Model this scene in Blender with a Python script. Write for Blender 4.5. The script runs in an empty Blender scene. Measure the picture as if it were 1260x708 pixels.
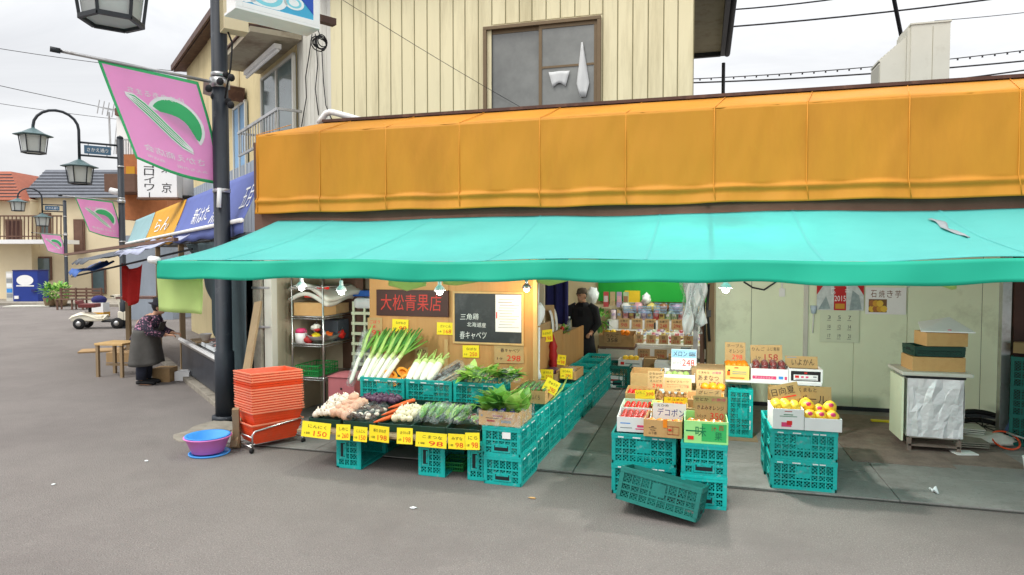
import bpy, math, random
from mathutils import Vector, Matrix, noise
R = math.radians
rnd = random.Random(7)
scene = bpy.context.scene
COL = scene.collection

# ------------------------------------------------------------------ camera
CAM = Vector((0, 0, 2.1)); YAW = R(15.8); PITCH = math.atan(32/820)
cam = bpy.data.objects.new('camera', bpy.data.cameras.new('camera')); COL.objects.link(cam)
cam.location = CAM; cam.rotation_euler = (R(90)-PITCH, 0, YAW)
cam.data.lens = 820/1260*36; cam.data.clip_end = 900; cam.data.clip_start = 0.05
scene.camera = cam
# ------------------------------------------------------------------ sky (overcast), sun, exposure
world = bpy.data.worlds.new('World'); scene.world = world; world.use_nodes = True
wn, wl = world.node_tree.nodes, world.node_tree.links
wn.clear()
SUN_EL, SUN_AZ = R(58), R(215)          # azimuth clockwise from +Y
sky = wn.new('ShaderNodeTexSky'); sky.sky_type = 'NISHITA'; sky.sun_disc = False
sky.sun_elevation = SUN_EL; sky.sun_rotation = SUN_AZ; sky.air_density = 1.5; sky.dust_density = 4
tc = wn.new('ShaderNodeTexCoord'); mp = wn.new('ShaderNodeMapping'); mp.inputs['Scale'].default_value = (1.3, 1.3, 4.5)
nz = wn.new('ShaderNodeTexNoise'); nz.inputs['Scale'].default_value = 1.7; nz.inputs['Detail'].default_value = 7; nz.inputs['Roughness'].default_value = .6
nz.inputs['Distortion'].default_value = .6
cr = wn.new('ShaderNodeValToRGB'); cr.color_ramp.elements[0].position = .3; cr.color_ramp.elements[1].position = .68
cr.color_ramp.elements[0].color = (6.4, 6.5, 6.75, 1); cr.color_ramp.elements[1].color = (8.9, 8.95, 9.05, 1)
mx = wn.new('ShaderNodeMix'); mx.data_type = 'RGBA'; mx.inputs[0].default_value = .93
bg = wn.new('ShaderNodeBackground'); bg.inputs['Strength'].default_value = .10
wo = wn.new('ShaderNodeOutputWorld')
wl.new(tc.outputs['Generated'], mp.inputs['Vector']); wl.new(mp.outputs[0], nz.inputs['Vector']); wl.new(nz.outputs['Fac'], cr.inputs[0])
sx = wn.new('ShaderNodeSeparateXYZ'); wl.new(tc.outputs['Generated'], sx.inputs[0])       # overcast sky: the zenith is brighter than the horizon
zr = wn.new('ShaderNodeMapRange'); zr.inputs['From Min'].default_value = .25; zr.inputs['From Max'].default_value = .95; zr.inputs['To Min'].default_value = .90; zr.inputs['To Max'].default_value = 2.2
wl.new(sx.outputs['Z'], zr.inputs['Value'])
zm = wn.new('ShaderNodeMix'); zm.data_type = 'RGBA'; zm.blend_type = 'MULTIPLY'; zm.inputs[0].default_value = 1
wl.new(cr.outputs[0], zm.inputs['A']); wl.new(zr.outputs[0], zm.inputs['B'])
wl.new(sky.outputs[0], mx.inputs['A']); wl.new(zm.outputs['Result'], mx.inputs['B']); wl.new(mx.outputs['Result'], bg.inputs['Color']); wl.new(bg.outputs[0], wo.inputs[0])
sl = bpy.data.lights.new('sun', 'SUN'); sl.energy = 1.5; sl.angle = R(25); sl.color = (1, .97, .92)
so = bpy.data.objects.new('sun', sl); COL.objects.link(so)
sd = Vector((math.sin(SUN_AZ)*math.cos(SUN_EL), math.cos(SUN_AZ)*math.cos(SUN_EL), math.sin(SUN_EL)))
so.rotation_euler = (-sd).to_track_quat('-Z', 'Y').to_euler()
vs = scene.view_settings; vs.view_transform = 'Standard'; vs.look = 'None'; vs.exposure = .50; vs.gamma = 1
scene.cycles.max_bounces = 7; scene.cycles.diffuse_bounces = 4; scene.cycles.glossy_bounces = 3
scene.cycles.transparent_max_bounces = 10; scene.cycles.transmission_bounces = 4; scene.cycles.sample_clamp_indirect = 6
scene.cycles.use_denoising = True

# ------------------------------------------------------------------ helpers
CR = Matrix.Rotation(YAW, 3, 'Z') @ Matrix.Rotation(R(90)-PITCH, 3, 'X')
def ray(px, py): return CR @ Vector(((px-630)/820, -(py-354)/820, -1))
def PY(px, py, Y): d = ray(px, py); return CAM + d*((Y-CAM.y)/d.y)
def PX(px, py, X): d = ray(px, py); return CAM + d*((X-CAM.x)/d.x)
def PZ(px, py, Z): d = ray(px, py); return CAM + d*((Z-CAM.z)/d.z)
FW = Vector((-math.sin(YAW), math.cos(YAW), 0)); RT = Vector((math.cos(YAW), math.sin(YAW), 0))
def PD(px, py, D): d = ray(px, py); return CAM + d*(D/d.dot(FW))
SA = Vector((-6.27, 7.78, 0)); SDR = Vector((-.7800, .6257, 0)).normalized(); SN = Vector((SDR.y*-1, SDR.x, 0))   # side street: along, towards the street
def SS(s, o, z): return SA + SDR*s + SN*o + Vector((0, 0, z))
RZ_D = math.atan2(SDR.y, SDR.x); RZ_N = math.atan2(SN.y, SN.x)

def lin(c): c /= 255; return c/12.92 if c <= .04045 else ((c+.055)/1.055)**2.4
def C(r, g, b, k=1): return (lin(r)*k, lin(g)*k, lin(b)*k)
MATS = {}
def mat(name, rgb, rough=.6, var=.15, scale=6, bump=0, bscale=60, metal=0, spec=.4, emit=None, estr=0, dirt=None, dscale=1.5, dmin=.5, dmax=.75, stretch=None, transl=0, grain=None, grain2=None, objvar=0, cracks=None):
    if name in MATS: return MATS[name]
    m = bpy.data.materials.new(name); m.use_nodes = True; MATS[name] = m
    n, l = m.node_tree.nodes, m.node_tree.links
    p = n['Principled BSDF']
    p.inputs['Roughness'].default_value = rough; p.inputs['Metallic'].default_value = metal; p.inputs['Specular IOR Level'].default_value = spec
    t = n.new('ShaderNodeTexCoord'); mpp = n.new('ShaderNodeMapping'); l.new(t.outputs['Object'], mpp.inputs[0])
    if stretch: mpp.inputs['Scale'].default_value = stretch
    a = n.new('ShaderNodeTexNoise'); a.inputs['Scale'].default_value = scale; a.inputs['Detail'].default_value = 5; a.inputs['Roughness'].default_value = .65
    l.new(mpp.outputs[0], a.inputs['Vector'])
    r = n.new('ShaderNodeMapRange'); r.inputs['From Min'].default_value = .25; r.inputs['From Max'].default_value = .75
    r.inputs['To Min'].default_value = 1-var; r.inputs['To Max'].default_value = 1+var*.7
    l.new(a.outputs['Fac'], r.inputs['Value'])
    mm = n.new('ShaderNodeMix'); mm.data_type = 'RGBA'; mm.blend_type = 'MULTIPLY'; mm.inputs[0].default_value = 1
    mm.inputs['A'].default_value = (*rgb, 1); l.new(r.outputs[0], mm.inputs['B'])
    out = mm.outputs['Result']
    if objvar:                                  # each object a little lighter or darker than the next
        oi = n.new('ShaderNodeObjectInfo'); ov = n.new('ShaderNodeMapRange'); ov.inputs['To Min'].default_value = 1-objvar; ov.inputs['To Max'].default_value = 1+objvar*.6
        l.new(oi.outputs['Random'], ov.inputs['Value']); om = n.new('ShaderNodeMix'); om.data_type = 'RGBA'; om.blend_type = 'MULTIPLY'; om.inputs[0].default_value = 1
        l.new(out, om.inputs['A']); l.new(ov.outputs[0], om.inputs['B']); out = om.outputs['Result']
    if cracks:                                  # thin wandering cracks
        cz = n.new('ShaderNodeTexNoise'); cz.inputs['Scale'].default_value = 1.4; cz.inputs['Detail'].default_value = 6; l.new(t.outputs['Object'], cz.inputs['Vector'])
        cm = n.new('ShaderNodeMix'); cm.data_type = 'RGBA'; cm.inputs[0].default_value = .28; l.new(t.outputs['Object'], cm.inputs['A']); l.new(cz.outputs['Color'], cm.inputs['B'])
        cv = n.new('ShaderNodeTexVoronoi'); cv.feature = 'DISTANCE_TO_EDGE'; cv.inputs['Scale'].default_value = cracks[1]; l.new(cm.outputs['Result'], cv.inputs['Vector'])
        cc = n.new('ShaderNodeMapRange'); cc.inputs['From Min'].default_value = 0; cc.inputs['From Max'].default_value = cracks[2]; cc.inputs['To Min'].default_value = .75; cc.inputs['To Max'].default_value = 0; cc.clamp = True
        l.new(cv.outputs['Distance'], cc.inputs['Value']); ce = n.new('ShaderNodeMix'); ce.data_type = 'RGBA'; l.new(cc.outputs[0], ce.inputs[0]); l.new(out, ce.inputs['A']); ce.inputs['B'].default_value = (*cracks[0], 1); out = ce.outputs['Result']
    if grain2:
        g = n.new('ShaderNodeTexNoise'); g.inputs['Scale'].default_value = grain2[1]; g.inputs['Detail'].default_value = 6; g.inputs['Roughness'].default_value = .8
        l.new(t.outputs['Object'], g.inputs['Vector'])
        gr = n.new('ShaderNodeMapRange'); gr.inputs['From Min'].default_value = grain2[2]; gr.inputs['From Max'].default_value = grain2[3]; gr.clamp = True
        l.new(g.outputs['Fac'], gr.inputs['Value'])
        gm = n.new('ShaderNodeMix'); gm.data_type = 'RGBA'; l.new(gr.outputs[0], gm.inputs[0]); l.new(out, gm.inputs['A']); gm.inputs['B'].default_value = (*grain2[0], 1)
        out = gm.outputs['Result']
    if grain:                                   # second, fine noise of another colour: speckle, fibres
        g = n.new('ShaderNodeTexNoise'); g.inputs['Scale'].default_value = grain[1]; g.inputs['Detail'].default_value = 3
        l.new(t.outputs['Object'], g.inputs['Vector'])
        gr = n.new('ShaderNodeMapRange'); gr.inputs['From Min'].default_value = grain[2]; gr.inputs['From Max'].default_value = grain[3]; gr.clamp = True
        l.new(g.outputs['Fac'], gr.inputs['Value'])
        gm = n.new('ShaderNodeMix'); gm.data_type = 'RGBA'; l.new(gr.outputs[0], gm.inputs[0]); l.new(out, gm.inputs['A']); gm.inputs['B'].default_value = (*grain[0], 1)
        out = gm.outputs['Result']
    if dirt:
        d = n.new('ShaderNodeTexNoise'); d.inputs['Scale'].default_value = dscale; d.inputs['Detail'].default_value = 8; d.inputs['Roughness'].default_value = .7
        l.new(mpp.outputs[0], d.inputs['Vector'])
        dr = n.new('ShaderNodeMapRange'); dr.inputs['From Min'].default_value = dmin; dr.inputs['From Max'].default_value = dmax; dr.clamp = True
        l.new(d.outputs['Fac'], dr.inputs['Value'])
        dm = n.new('ShaderNodeMix'); dm.data_type = 'RGBA'; l.new(dr.outputs[0], dm.inputs[0]); l.new(out, dm.inputs['A']); dm.inputs['B'].default_value = (*dirt, 1)
        out = dm.outputs['Result']
    l.new(out, p.inputs['Base Color'])
    if bump:
        b = n.new('ShaderNodeTexNoise'); b.inputs['Scale'].default_value = bscale; b.inputs['Detail'].default_value = 4; l.new(mpp.outputs[0], b.inputs['Vector'])
        bb = n.new('ShaderNodeBump'); bb.inputs['Strength'].default_value = bump; bb.inputs['Distance'].default_value = .02
        l.new(b.outputs['Fac'], bb.inputs['Height']); l.new(bb.outputs[0], p.inputs['Normal'])
    if emit:
        p.inputs['Emission Color'].default_value = (*emit, 1); p.inputs['Emission Strength'].default_value = estr
    if transl:
        tr = n.new('ShaderNodeBsdfTranslucent'); l.new(out, tr.inputs['Color'])
        ms = n.new('ShaderNodeMixShader'); ms.inputs[0].default_value = transl
        l.new(p.outputs[0], ms.inputs[1]); l.new(tr.outputs[0], ms.inputs[2]); l.new(ms.outputs[0], n['Material Output'].inputs['Surface'])
    return m
def clear(name, tint=(1, 1, 1), gloss=.25, rough=.12, bump=.4):      # thin clear plastic film
    m = bpy.data.materials.new(name); m.use_nodes = True; MATS[name] = m
    n, l = m.node_tree.nodes, m.node_tree.links; n.remove(n['Principled BSDF'])
    tr = n.new('ShaderNodeBsdfTransparent'); tr.inputs[0].default_value = (*tint, 1)
    g = n.new('ShaderNodeBsdfPrincipled'); g.inputs['Base Color'].default_value = (.75, .78, .78, 1); g.inputs['Roughness'].default_value = rough; g.inputs['Specular IOR Level'].default_value = 1
    t = n.new('ShaderNodeTexCoord'); a = n.new('ShaderNodeTexNoise'); a.inputs['Scale'].default_value = 14; a.inputs['Detail'].default_value = 4; a.inputs['Distortion'].default_value = 1.5
    l.new(t.outputs['Object'], a.inputs['Vector'])
    b = n.new('ShaderNodeBump'); b.inputs['Strength'].default_value = bump; b.inputs['Distance'].default_value = .05; l.new(a.outputs['Fac'], b.inputs['Height']); l.new(b.outputs[0], g.inputs['Normal'])
    rr = n.new('ShaderNodeMapRange'); rr.inputs['From Min'].default_value = .42; rr.inputs['From Max'].default_value = .7; rr.inputs['To Min'].default_value = gloss*.3; rr.inputs['To Max'].default_value = gloss*1.8; rr.clamp = True
    l.new(a.outputs['Fac'], rr.inputs['Value'])
    ms = n.new('ShaderNodeMixShader'); l.new(rr.outputs[0], ms.inputs[0]); l.new(tr.outputs[0], ms.inputs[1]); l.new(g.outputs[0], ms.inputs[2])
    l.new(ms.outputs[0], n['Material Output'].inputs['Surface'])
    return m

def FR(o=(0, 0, 0), rz=0, rx=0, ry=0): return Matrix.Translation(Vector(o)) @ Matrix.Rotation(rz, 4, 'Z') @ Matrix.Rotation(ry, 4, 'Y') @ Matrix.Rotation(rx, 4, 'X')
TXT = {}
def text_mesh(s):
    if s not in TXT:
        c = bpy.data.curves.new('lettering', 'FONT'); c.body = s; c.resolution_u = 2
        o = bpy.data.objects.new('lettering', c); COL.objects.link(o)
        m = bpy.data.meshes.new_from_object(o.evaluated_get(bpy.context.evaluated_depsgraph_get()))
        vs_ = [v.co.copy() for v in m.vertices]; fs = [tuple(p.vertices) for p in m.polygons]
        x0 = min(v.x for v in vs_); x1 = max(v.x for v in vs_); y0 = min(v.y for v in vs_); y1 = max(v.y for v in vs_)
        TXT[s] = ([((v.x-x0)/(x1-x0)-.5, (v.y-y0)/(y1-y0)-.5) for v in vs_], fs)
        bpy.data.objects.remove(o); bpy.data.curves.remove(c); bpy.data.meshes.remove(m)
    return TXT[s]
class MB:
    def __init__(s, mt=None): s.v = []; s.f = []; s.mi = []; s.sm = []; s.mats = []; s.cur = mt; s.M = None
    def add(s, vs_, fs, mt=None, smooth=False, M=None):
        mt = mt or s.cur
        if mt not in s.mats: s.mats.append(mt)
        k = s.mats.index(mt); b = len(s.v)
        for q in (M, s.M):
            if q is not None: vs_ = [q @ Vector(v) for v in vs_]
        s.v += [Vector(v) for v in vs_]
        for f in fs: s.f.append(tuple(i+b for i in f)); s.mi.append(k); s.sm.append(smooth)
        return s
    def box(s, x0, x1, y0, y1, z0, z1, mt=None, M=None):
        v = [(x0, y0, z0), (x1, y0, z0), (x1, y1, z0), (x0, y1, z0), (x0, y0, z1), (x1, y0, z1), (x1, y1, z1), (x0, y1, z1)]
        return s.add(v, [(3, 2, 1, 0), (4, 5, 6, 7), (0, 1, 5, 4), (1, 2, 6, 5), (2, 3, 7, 6), (3, 0, 4, 7)], mt, False, M)
    def cb(s, c, d, mt=None, M=None): return s.box(c[0]-d[0]/2, c[0]+d[0]/2, c[1]-d[1]/2, c[1]+d[1]/2, c[2]-d[2]/2, c[2]+d[2]/2, mt, M)
    def poly(s, pts, mt=None, M=None): return s.add(pts, [tuple(range(len(pts)))], mt, False, M)
    def prism(s, pts, vec, mt=None, M=None):
        n = len(pts); vec = Vector(vec); v = [Vector(p) for p in pts] + [Vector(p)+vec for p in pts]
        return s.add(v, [tuple(range(n))[::-1], tuple(range(n, 2*n))] + [(i, (i+1) % n, (i+1) % n+n, i+n) for i in range(n)], mt, False, M)
    def bar(s, a, b, w, h, mt=None, up=(0, 0, 1), M=None):
        a, b = Vector(a), Vector(b); d = (b-a).normalized(); u = Vector(up)
        if abs(d.dot(u)) > .98: u = Vector((0, 1, 0))
        x = d.cross(u).normalized(); u = x.cross(d)
        v = [p + x*w*i/2 + u*h*j/2 for p in (a, b) for i, j in ((-1, -1), (1, -1), (1, 1), (-1, 1))]
        return s.add(v, [(0, 1, 2, 3), (7, 6, 5, 4), (0, 4, 5, 1), (1, 5, 6, 2), (2, 6, 7, 3), (3, 7, 4, 0)], mt, False, M)
    def tube(s, pts, r, mt=None, n=8, M=None, sq=1, smooth=True):
        pts = [Vector(p) for p in pts]; rs = r if isinstance(r, (list, tuple)) else [r]*len(pts); v = []; f = []
        x = None
        for i, p in enumerate(pts):
            d = (pts[min(i+1, len(pts)-1)] - pts[max(i-1, 0)]).normalized()
            if x is None: x = d.cross(Vector((0, 0, 1)) if abs(d.z) < .9 else Vector((0, 1, 0))).normalized()
            x = (x - d*x.dot(d)).normalized(); y = d.cross(x)
            for k in range(n):
                t = 2*math.pi*k/n; v.append(p + (x*math.cos(t) + y*math.sin(t)*sq)*rs[i])
        for i in range(len(pts)-1):
            for k in range(n): f.append((i*n+k, i*n+(k+1) % n, (i+1)*n+(k+1) % n, (i+1)*n+k))
        f.append(tuple(range(n))[::-1]); f.append(tuple((len(pts)-1)*n+k for k in range(n)))
        return s.add(v, f, mt, smooth, M)
    def lathe(s, prof, mt=None, n=16, M=None, smooth=True, sx=1, sy=1, ph=0):
        v = [(r*math.cos(2*math.pi*k/n+ph)*sx, r*math.sin(2*math.pi*k/n+ph)*sy, z) for r, z in prof for k in range(n)]; f = []
        for i in range(len(prof)-1):
            for k in range(n): f.append((i*n+k, i*n+(k+1) % n, (i+1)*n+(k+1) % n, (i+1)*n+k))
        f.append(tuple(range(n))[::-1]); f.append(tuple((len(prof)-1)*n+k for k in range(n)))
        return s.add(v, f, mt, smooth, M)
    def ell(s, c, r, mt=None, n=12, m=8, M=None, jit=0, seed=0):
        if not isinstance(r, (tuple, list)): r = (r, r, r)
        v = [(0, 0, -1)]; f = []
        for i in range(1, m):
            t = math.pi*i/m
            for k in range(n): v.append((math.sin(t)*math.cos(2*math.pi*k/n), math.sin(t)*math.sin(2*math.pi*k/n), -math.cos(t)))
        v.append((0, 0, 1))
        for k in range(n): f.append((0, 1+(k+1) % n, 1+k)); f.append((len(v)-1, 1+(m-2)*n+k, 1+(m-2)*n+(k+1) % n))
        for i in range(m-2):
            for k in range(n): f.append((1+i*n+k, 1+i*n+(k+1) % n, 1+(i+1)*n+(k+1) % n, 1+(i+1)*n+k))
        o = []
        for p in v:
            p = Vector(p); g = 1 + (jit*noise.noise(p*1.9+Vector((seed*3.1, seed, 0))) if jit else 0)
            o.append((c[0]+p.x*r[0]*g, c[1]+p.y*r[1]*g, c[2]+p.z*r[2]*g))
        return s.add(o, f, mt, True, M)
    def sheet(s, nu, nv, fn, mt=None, smooth=True, M=None, mfn=None, flip=False):
        v = [fn(i/nu, j/nv) for j in range(nv+1) for i in range(nu+1)]
        for j in range(nv):
            for i in range(nu):
                pass
        fs = [(j*(nu+1)+i, j*(nu+1)+i+1, (j+1)*(nu+1)+i+1, (j+1)*(nu+1)+i) for j in range(nv) for i in range(nu)]
        if flip: fs = [f[::-1] for f in fs]
        if not mfn: return s.add(v, fs, mt, smooth, M)
        b = len(s.v); s.add(v, [], mt, smooth, M)
        for k, f in enumerate(fs):
            mm_ = mfn((k % nu+.5)/nu, (k//nu+.5)/nv)
            if mm_ not in s.mats: s.mats.append(mm_)
            s.f.append(tuple(i+b for i in f)); s.mi.append(s.mats.index(mm_)); s.sm.append(smooth)
        return s
    def text(s, st, mt, o, rx, up, w, h, M=None, shear=0):
        p, f = text_mesh(st); o, rx, up = Vector(o), Vector(rx).normalized(), Vector(up).normalized()
        return s.add([o + rx*(x*w + shear*y*h) + up*(y*h) for x, y in p], f, mt, False, M)
    def build(s, name, parent=None, bevel=0, solid=0, remesh=0, subd=0):
        me = bpy.data.meshes.new(name)
        me.from_pydata([tuple(v) for v in s.v], [], s.f)
        for m in s.mats: me.materials.append(m)
        me.polygons.foreach_set('material_index', s.mi); me.polygons.foreach_set('use_smooth', s.sm); me.update()
        o = bpy.data.objects.new(name, me); COL.objects.link(o)
        if parent is not None: o.parent = parent
        if solid: q = o.modifiers.new('solid', 'SOLIDIFY'); q.thickness = solid; q.offset = 0
        if bevel: q = o.modifiers.new('bevel', 'BEVEL'); q.width = bevel; q.segments = 2; q.limit_method = 'ANGLE'
        if remesh: q = o.modifiers.new('remesh', 'REMESH'); q.mode = 'VOXEL'; q.voxel_size = remesh; q.use_smooth_shade = True
        if subd: q = o.modifiers.new('subd', 'SUBSURF'); q.levels = subd; q.render_levels = subd
        return o
def tag(o, label=None, cat=None, group=None, kind=None):
    if label: o['label'] = label
    if cat: o['category'] = cat
    if group: o['group'] = group
    if kind: o['kind'] = kind
    return o
def thing(name, label, cat, loc=(0, 0, 0), rz=0, group=None):
    o = bpy.data.objects.new(name, None); COL.objects.link(o); o.empty_display_size = .1
    o.location = loc; o.rotation_euler = (0, 0, rz); return tag(o, label, cat, group)
def part(mb, name, root, world=False, label=None, **k):
    if world:
        q = FR(root.location, root.rotation_euler.z).inverted(); p = root.parent
        mb.v = [q @ v for v in mb.v]
    o = mb.build(name, root, **k)
    if label: o['label'] = label
    return o
def sub(mb, name, par, org=None, **k):          # sub-part given in the same space as its (untransformed) parent mesh
    return mb.build(name, par, **k)
def solo(mb, name, label, cat, org=None, rz=0, group=None, world=True, rx=0, **k):
    if org is None:
        n = len(mb.v); org = (sum(v.x for v in mb.v)/n, sum(v.y for v in mb.v)/n, min(v.z for v in mb.v))
    if world:
        q = FR(org, rz, rx).inverted(); mb.v = [q @ v for v in mb.v]
    o = mb.build(name, **k); o.location = org; o.rotation_euler = (rx, 0, rz)
    return tag(o, label, cat, group)
def struct(mb, name, kind='structure', **k): o = mb.build(name, **k); o['kind'] = kind; return o
def dup(o, loc, rz=None, label=None, group=None, rx=None, scale=None):
    def cp(a, par):
        c = a.copy(); COL.objects.link(c)
        if par is not None: c.parent = par
        for ch in a.children: cp(ch, c)
        return c
    c = cp(o, None); c.location = loc
    if rz is not None or rx is not None: c.rotation_euler = (rx or 0, 0, rz or 0)
    if scale: c.scale = (scale,)*3
    if label: c['label'] = label
    if group: c['group'] = group
    return c
ORD = ['first', 'second', 'third', 'fourth', 'fifth', 'sixth', 'seventh', 'eighth', 'ninth', 'tenth', 'eleventh', 'twelfth']

# ------------------------------------------------------------------ materials
asphalt = mat('asphalt', (.205, .183, .167), .9, .12, .9, 1, 80, grain=((.33, .30, .28), 95, .53, .72), grain2=((.115, .103, .096), 34, .55, .75), dirt=(.178, .157, .145), dscale=.55, dmin=.47, dmax=.66)
concrete = mat('concrete', (.26, .254, .236), .8, .2, 2.2, .4, 90, grain2=((.12, .115, .105), 30, .54, .74), dirt=(.13, .122, .112), dscale=1.2, dmin=.5, dmax=.75, grain=((.25, .25, .235), 160, .6, .75))
rust = mat('rusty_steel', (.24, .18, .15), .75, .35, 5, .4, 60, dirt=(.12, .085, .065), dscale=2, grain=((.26, .20, .17), 40, .55, .7))
kerbm = mat('worn_concrete', (.30, .27, .22), .9, .25, 5, .5, 60, dirt=(.17, .15, .12), dscale=3)
cream = mat('cream_siding', C(236, 226, 186, .93), .5, .07, 1.5, .04, 30, dirt=C(184, 170, 128, .85), dscale=1.6, dmin=.46, dmax=.80, stretch=(1.6, 1.6, .16))
whites = mat('pale_siding', C(222, 220, 208, .85), .5, .08, 2, dirt=C(150, 145, 130), dscale=1.3, dmin=.55, dmax=.85, stretch=(1, 1, .3))
beige = mat('beige_render', C(222, 205, 158, .85), .85, .12, 2, .15, 40, dirt=C(160, 142, 105), dscale=1.1, dmin=.52, dmax=.85, stretch=(1, 1, .4))
dbronze = mat('bronze_frame', C(116, 98, 74), .45, .1, 8, metal=.3)
brownm = mat('brown_metal', C(78, 52, 42), .6, .25, 6, dirt=C(120, 88, 70), dscale=5)
soffit = mat('soffit_board', C(200, 190, 165, .7), .8, .12, 3, dirt=C(120, 100, 80), dscale=2)
glass = mat('window_glass', (.20, .205, .19), .08, .55, .9, spec=.9)
glassd = mat('dark_glass', (.10, .14, .14), .1, .3, 1.2, spec=.8)
curtain = mat('white_cloth', (.62, .63, .62), .9, .08, 6)
orangec = mat('orange_canvas', C(228, 156, 42, .88), .6, .10, .9, .06, 220, stretch=(1, 1, .25), transl=.18, dirt=C(206, 134, 34, .85), dscale=.8, dmin=.48, dmax=.8)
oranges_ = mat('orange_seam', C(226, 150, 40, .9), .6, .05)
greenc = mat('green_canvas', C(112, 212, 206), .6, .05, 1, .04, 200, transl=.45, dirt=C(100, 202, 196), dscale=1.1, dmin=.45, dmax=.8)
cseam = mat('canvas_seam', C(110, 210, 206), .5, .05, 1, transl=.4); valc = mat('valance_canvas', C(34, 190, 158, .98), .55, .06, 1.5, .05, 180, transl=.25)
limec = mat('lime_cloth', C(204, 224, 150), .7, .06, 3, transl=.4)
greyp = mat('grey_patch', C(150, 160, 165), .5, .2, 10)
panelw = mat('pale_green_panel', C(232, 240, 208), .45, .07, 1.2, .03, 30, dirt=C(168, 172, 140), dscale=1.2, dmin=.55, dmax=.85)
seamm = mat('seam_dark', C(140, 132, 98), .7, .1)
innerw = mat('dim_plaster', C(196, 184, 158, .9), .85, .12, 2, .1, 30)
black = mat('black_paint', C(40, 44, 48), .45, .2, 5)
blackm = mat('dark_rubber', C(28, 28, 30), .7, .2, 9)
polem = mat('pole_paint', C(36, 42, 50), .5, .25, 4, dirt=C(80, 82, 84), dscale=5, dmin=.6, dmax=.8)
teal = mat('teal_plastic', C(18, 178, 170), .42, .07, 4, objvar=.16, grain=((.16, .42, .40), 22, .58, .74), grain2=((.03, .16, .15), 9, .56, .72), dirt=C(30, 128, 118), dscale=4, dmin=.58, dmax=.8, spec=.45)
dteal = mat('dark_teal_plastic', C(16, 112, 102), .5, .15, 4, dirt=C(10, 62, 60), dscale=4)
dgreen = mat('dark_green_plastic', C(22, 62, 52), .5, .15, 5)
gbasket = mat('green_basket_plastic', C(30, 140, 66), .5, .1, 6)
holem = mat('slot_black', C(22, 34, 36), .7, .1)
redo = mat('orange_red_plastic', C(238, 82, 40), .42, .08, 6, dirt=C(214, 96, 66), dscale=5)
redl = mat('pale_orange_plastic', C(252, 150, 116), .42, .08, 6)
chrome = mat('chrome', (.6, .6, .58), .3, .15, 12, metal=1)
steel = mat('brushed_steel', (.5, .5, .5), .38, .15, 8, metal=.9, dirt=(.2, .17, .14), dscale=4)
foil = mat('crumpled_foil', (.88, .89, .90), .42, .05, 4, .25, 24, metal=.55)
ply = mat('plywood', C(200, 150, 92), .6, .16, 3, .04, 40, stretch=(1, 1, .12), dirt=C(180, 124, 66), dscale=4, dmin=.5, dmax=.8)
wood = mat('pale_wood', C(208, 172, 116), .65, .2, 8, .1, 40, stretch=(1, 1, .2))
oldwood = mat('weathered_wood', C(150, 128, 98), .85, .25, 6, .2, 40, stretch=(1, 1, .2))
dwood = mat('dark_sign_wood', C(66, 36, 28), .55, .25, 4, .1, 20, stretch=(.2, 1, 1))
kraft = mat('cardboard', C(206, 164, 108), .85, .1, 5, .06, 90, objvar=.12, dirt=C(180, 136, 84), dscale=5)
kraft2 = mat('dull_cardboard', C(178, 146, 104), .85, .12, 5, dirt=C(150, 116, 76), dscale=4)
kraft3 = mat('card_tan', C(190, 158, 108), .85, .1, 6)
white = mat('white_card', C(238, 238, 236), .6, .04, 5)
foam = mat('white_foam', C(235, 240, 240), .7, .04, 20)
yellow = mat('yellow_card', C(252, 226, 40), .55, .04, 6)
yellowb = mat('yellow_box', C(244, 214, 118), .6, .06, 6)
lgreenb = mat('light_green_box', C(160, 226, 140), .55, .06, 6)
mgreenb = mat('mid_green_print', C(56, 178, 96), .55, .06, 6)
inkk = mat('ink_black', C(34, 32, 34), .6, .1); inkr = mat('ink_red', C(226, 44, 34), .6, .1); inkdr = mat('ink_dark_red', C(168, 40, 40), .6, .1)
inkb = mat('ink_blue', C(44, 54, 140), .6, .1); inkg = mat('ink_green', C(24, 122, 74), .6, .1); inko = mat('ink_orange', C(240, 104, 24), .6, .1)
inkw = mat('ink_white', C(240, 240, 240), .6, .05); chalk = mat('chalk', C(225, 228, 225), .9, .2, 40); inkgy = mat('ink_grey', C(150, 154, 156), .6, .1); inkp = mat('ink_pink', C(226, 70, 120), .6, .1)
boardm = mat('blackboard', C(46, 52, 54), .5, .3, 2, dirt=C(84, 88, 90), dscale=2.5)
redbd = mat('sign_red', C(196, 52, 40), .55, .12, 20)
leaf1 = mat('leaf_mid', C(142, 198, 88), .5, .25, 14, transl=.3, spec=.5); leaf2 = mat('leaf_light', C(196, 228, 130), .5, .2, 14, transl=.3); leaf3 = mat('leaf_dark', C(88, 150, 66), .5, .25, 14, transl=.2)
stemw = mat('stem_white', C(240, 240, 222), .4, .06, 10); stemg = mat('stem_pale_green', C(196, 218, 140), .4, .1, 10)
fl_or = mat('orange_peel', C(250, 142, 26), .42, .1, 14, .15, 160); fl_ye = mat('yellow_peel', C(250, 206, 60), .42, .1, 12, .12, 160); fl_red = mat('tomato_red', C(214, 44, 36), .3, .12, 10)
fl_apple = mat('dark_apple', C(134, 40, 36), .3, .3, 12); flesh = mat('pumpkin_flesh', C(250, 160, 34), .6, .15, 16); rind = mat('pumpkin_rind', C(42, 64, 40), .5, .3, 14)
garlic = mat('garlic_skin', C(236, 222, 206), .55, .12, 18); onionm = mat('onion_white', C(236, 228, 196), .4, .1, 16); gingerm = mat('ginger_skin', C(224, 176, 150), .6, .2, 18)
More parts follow.
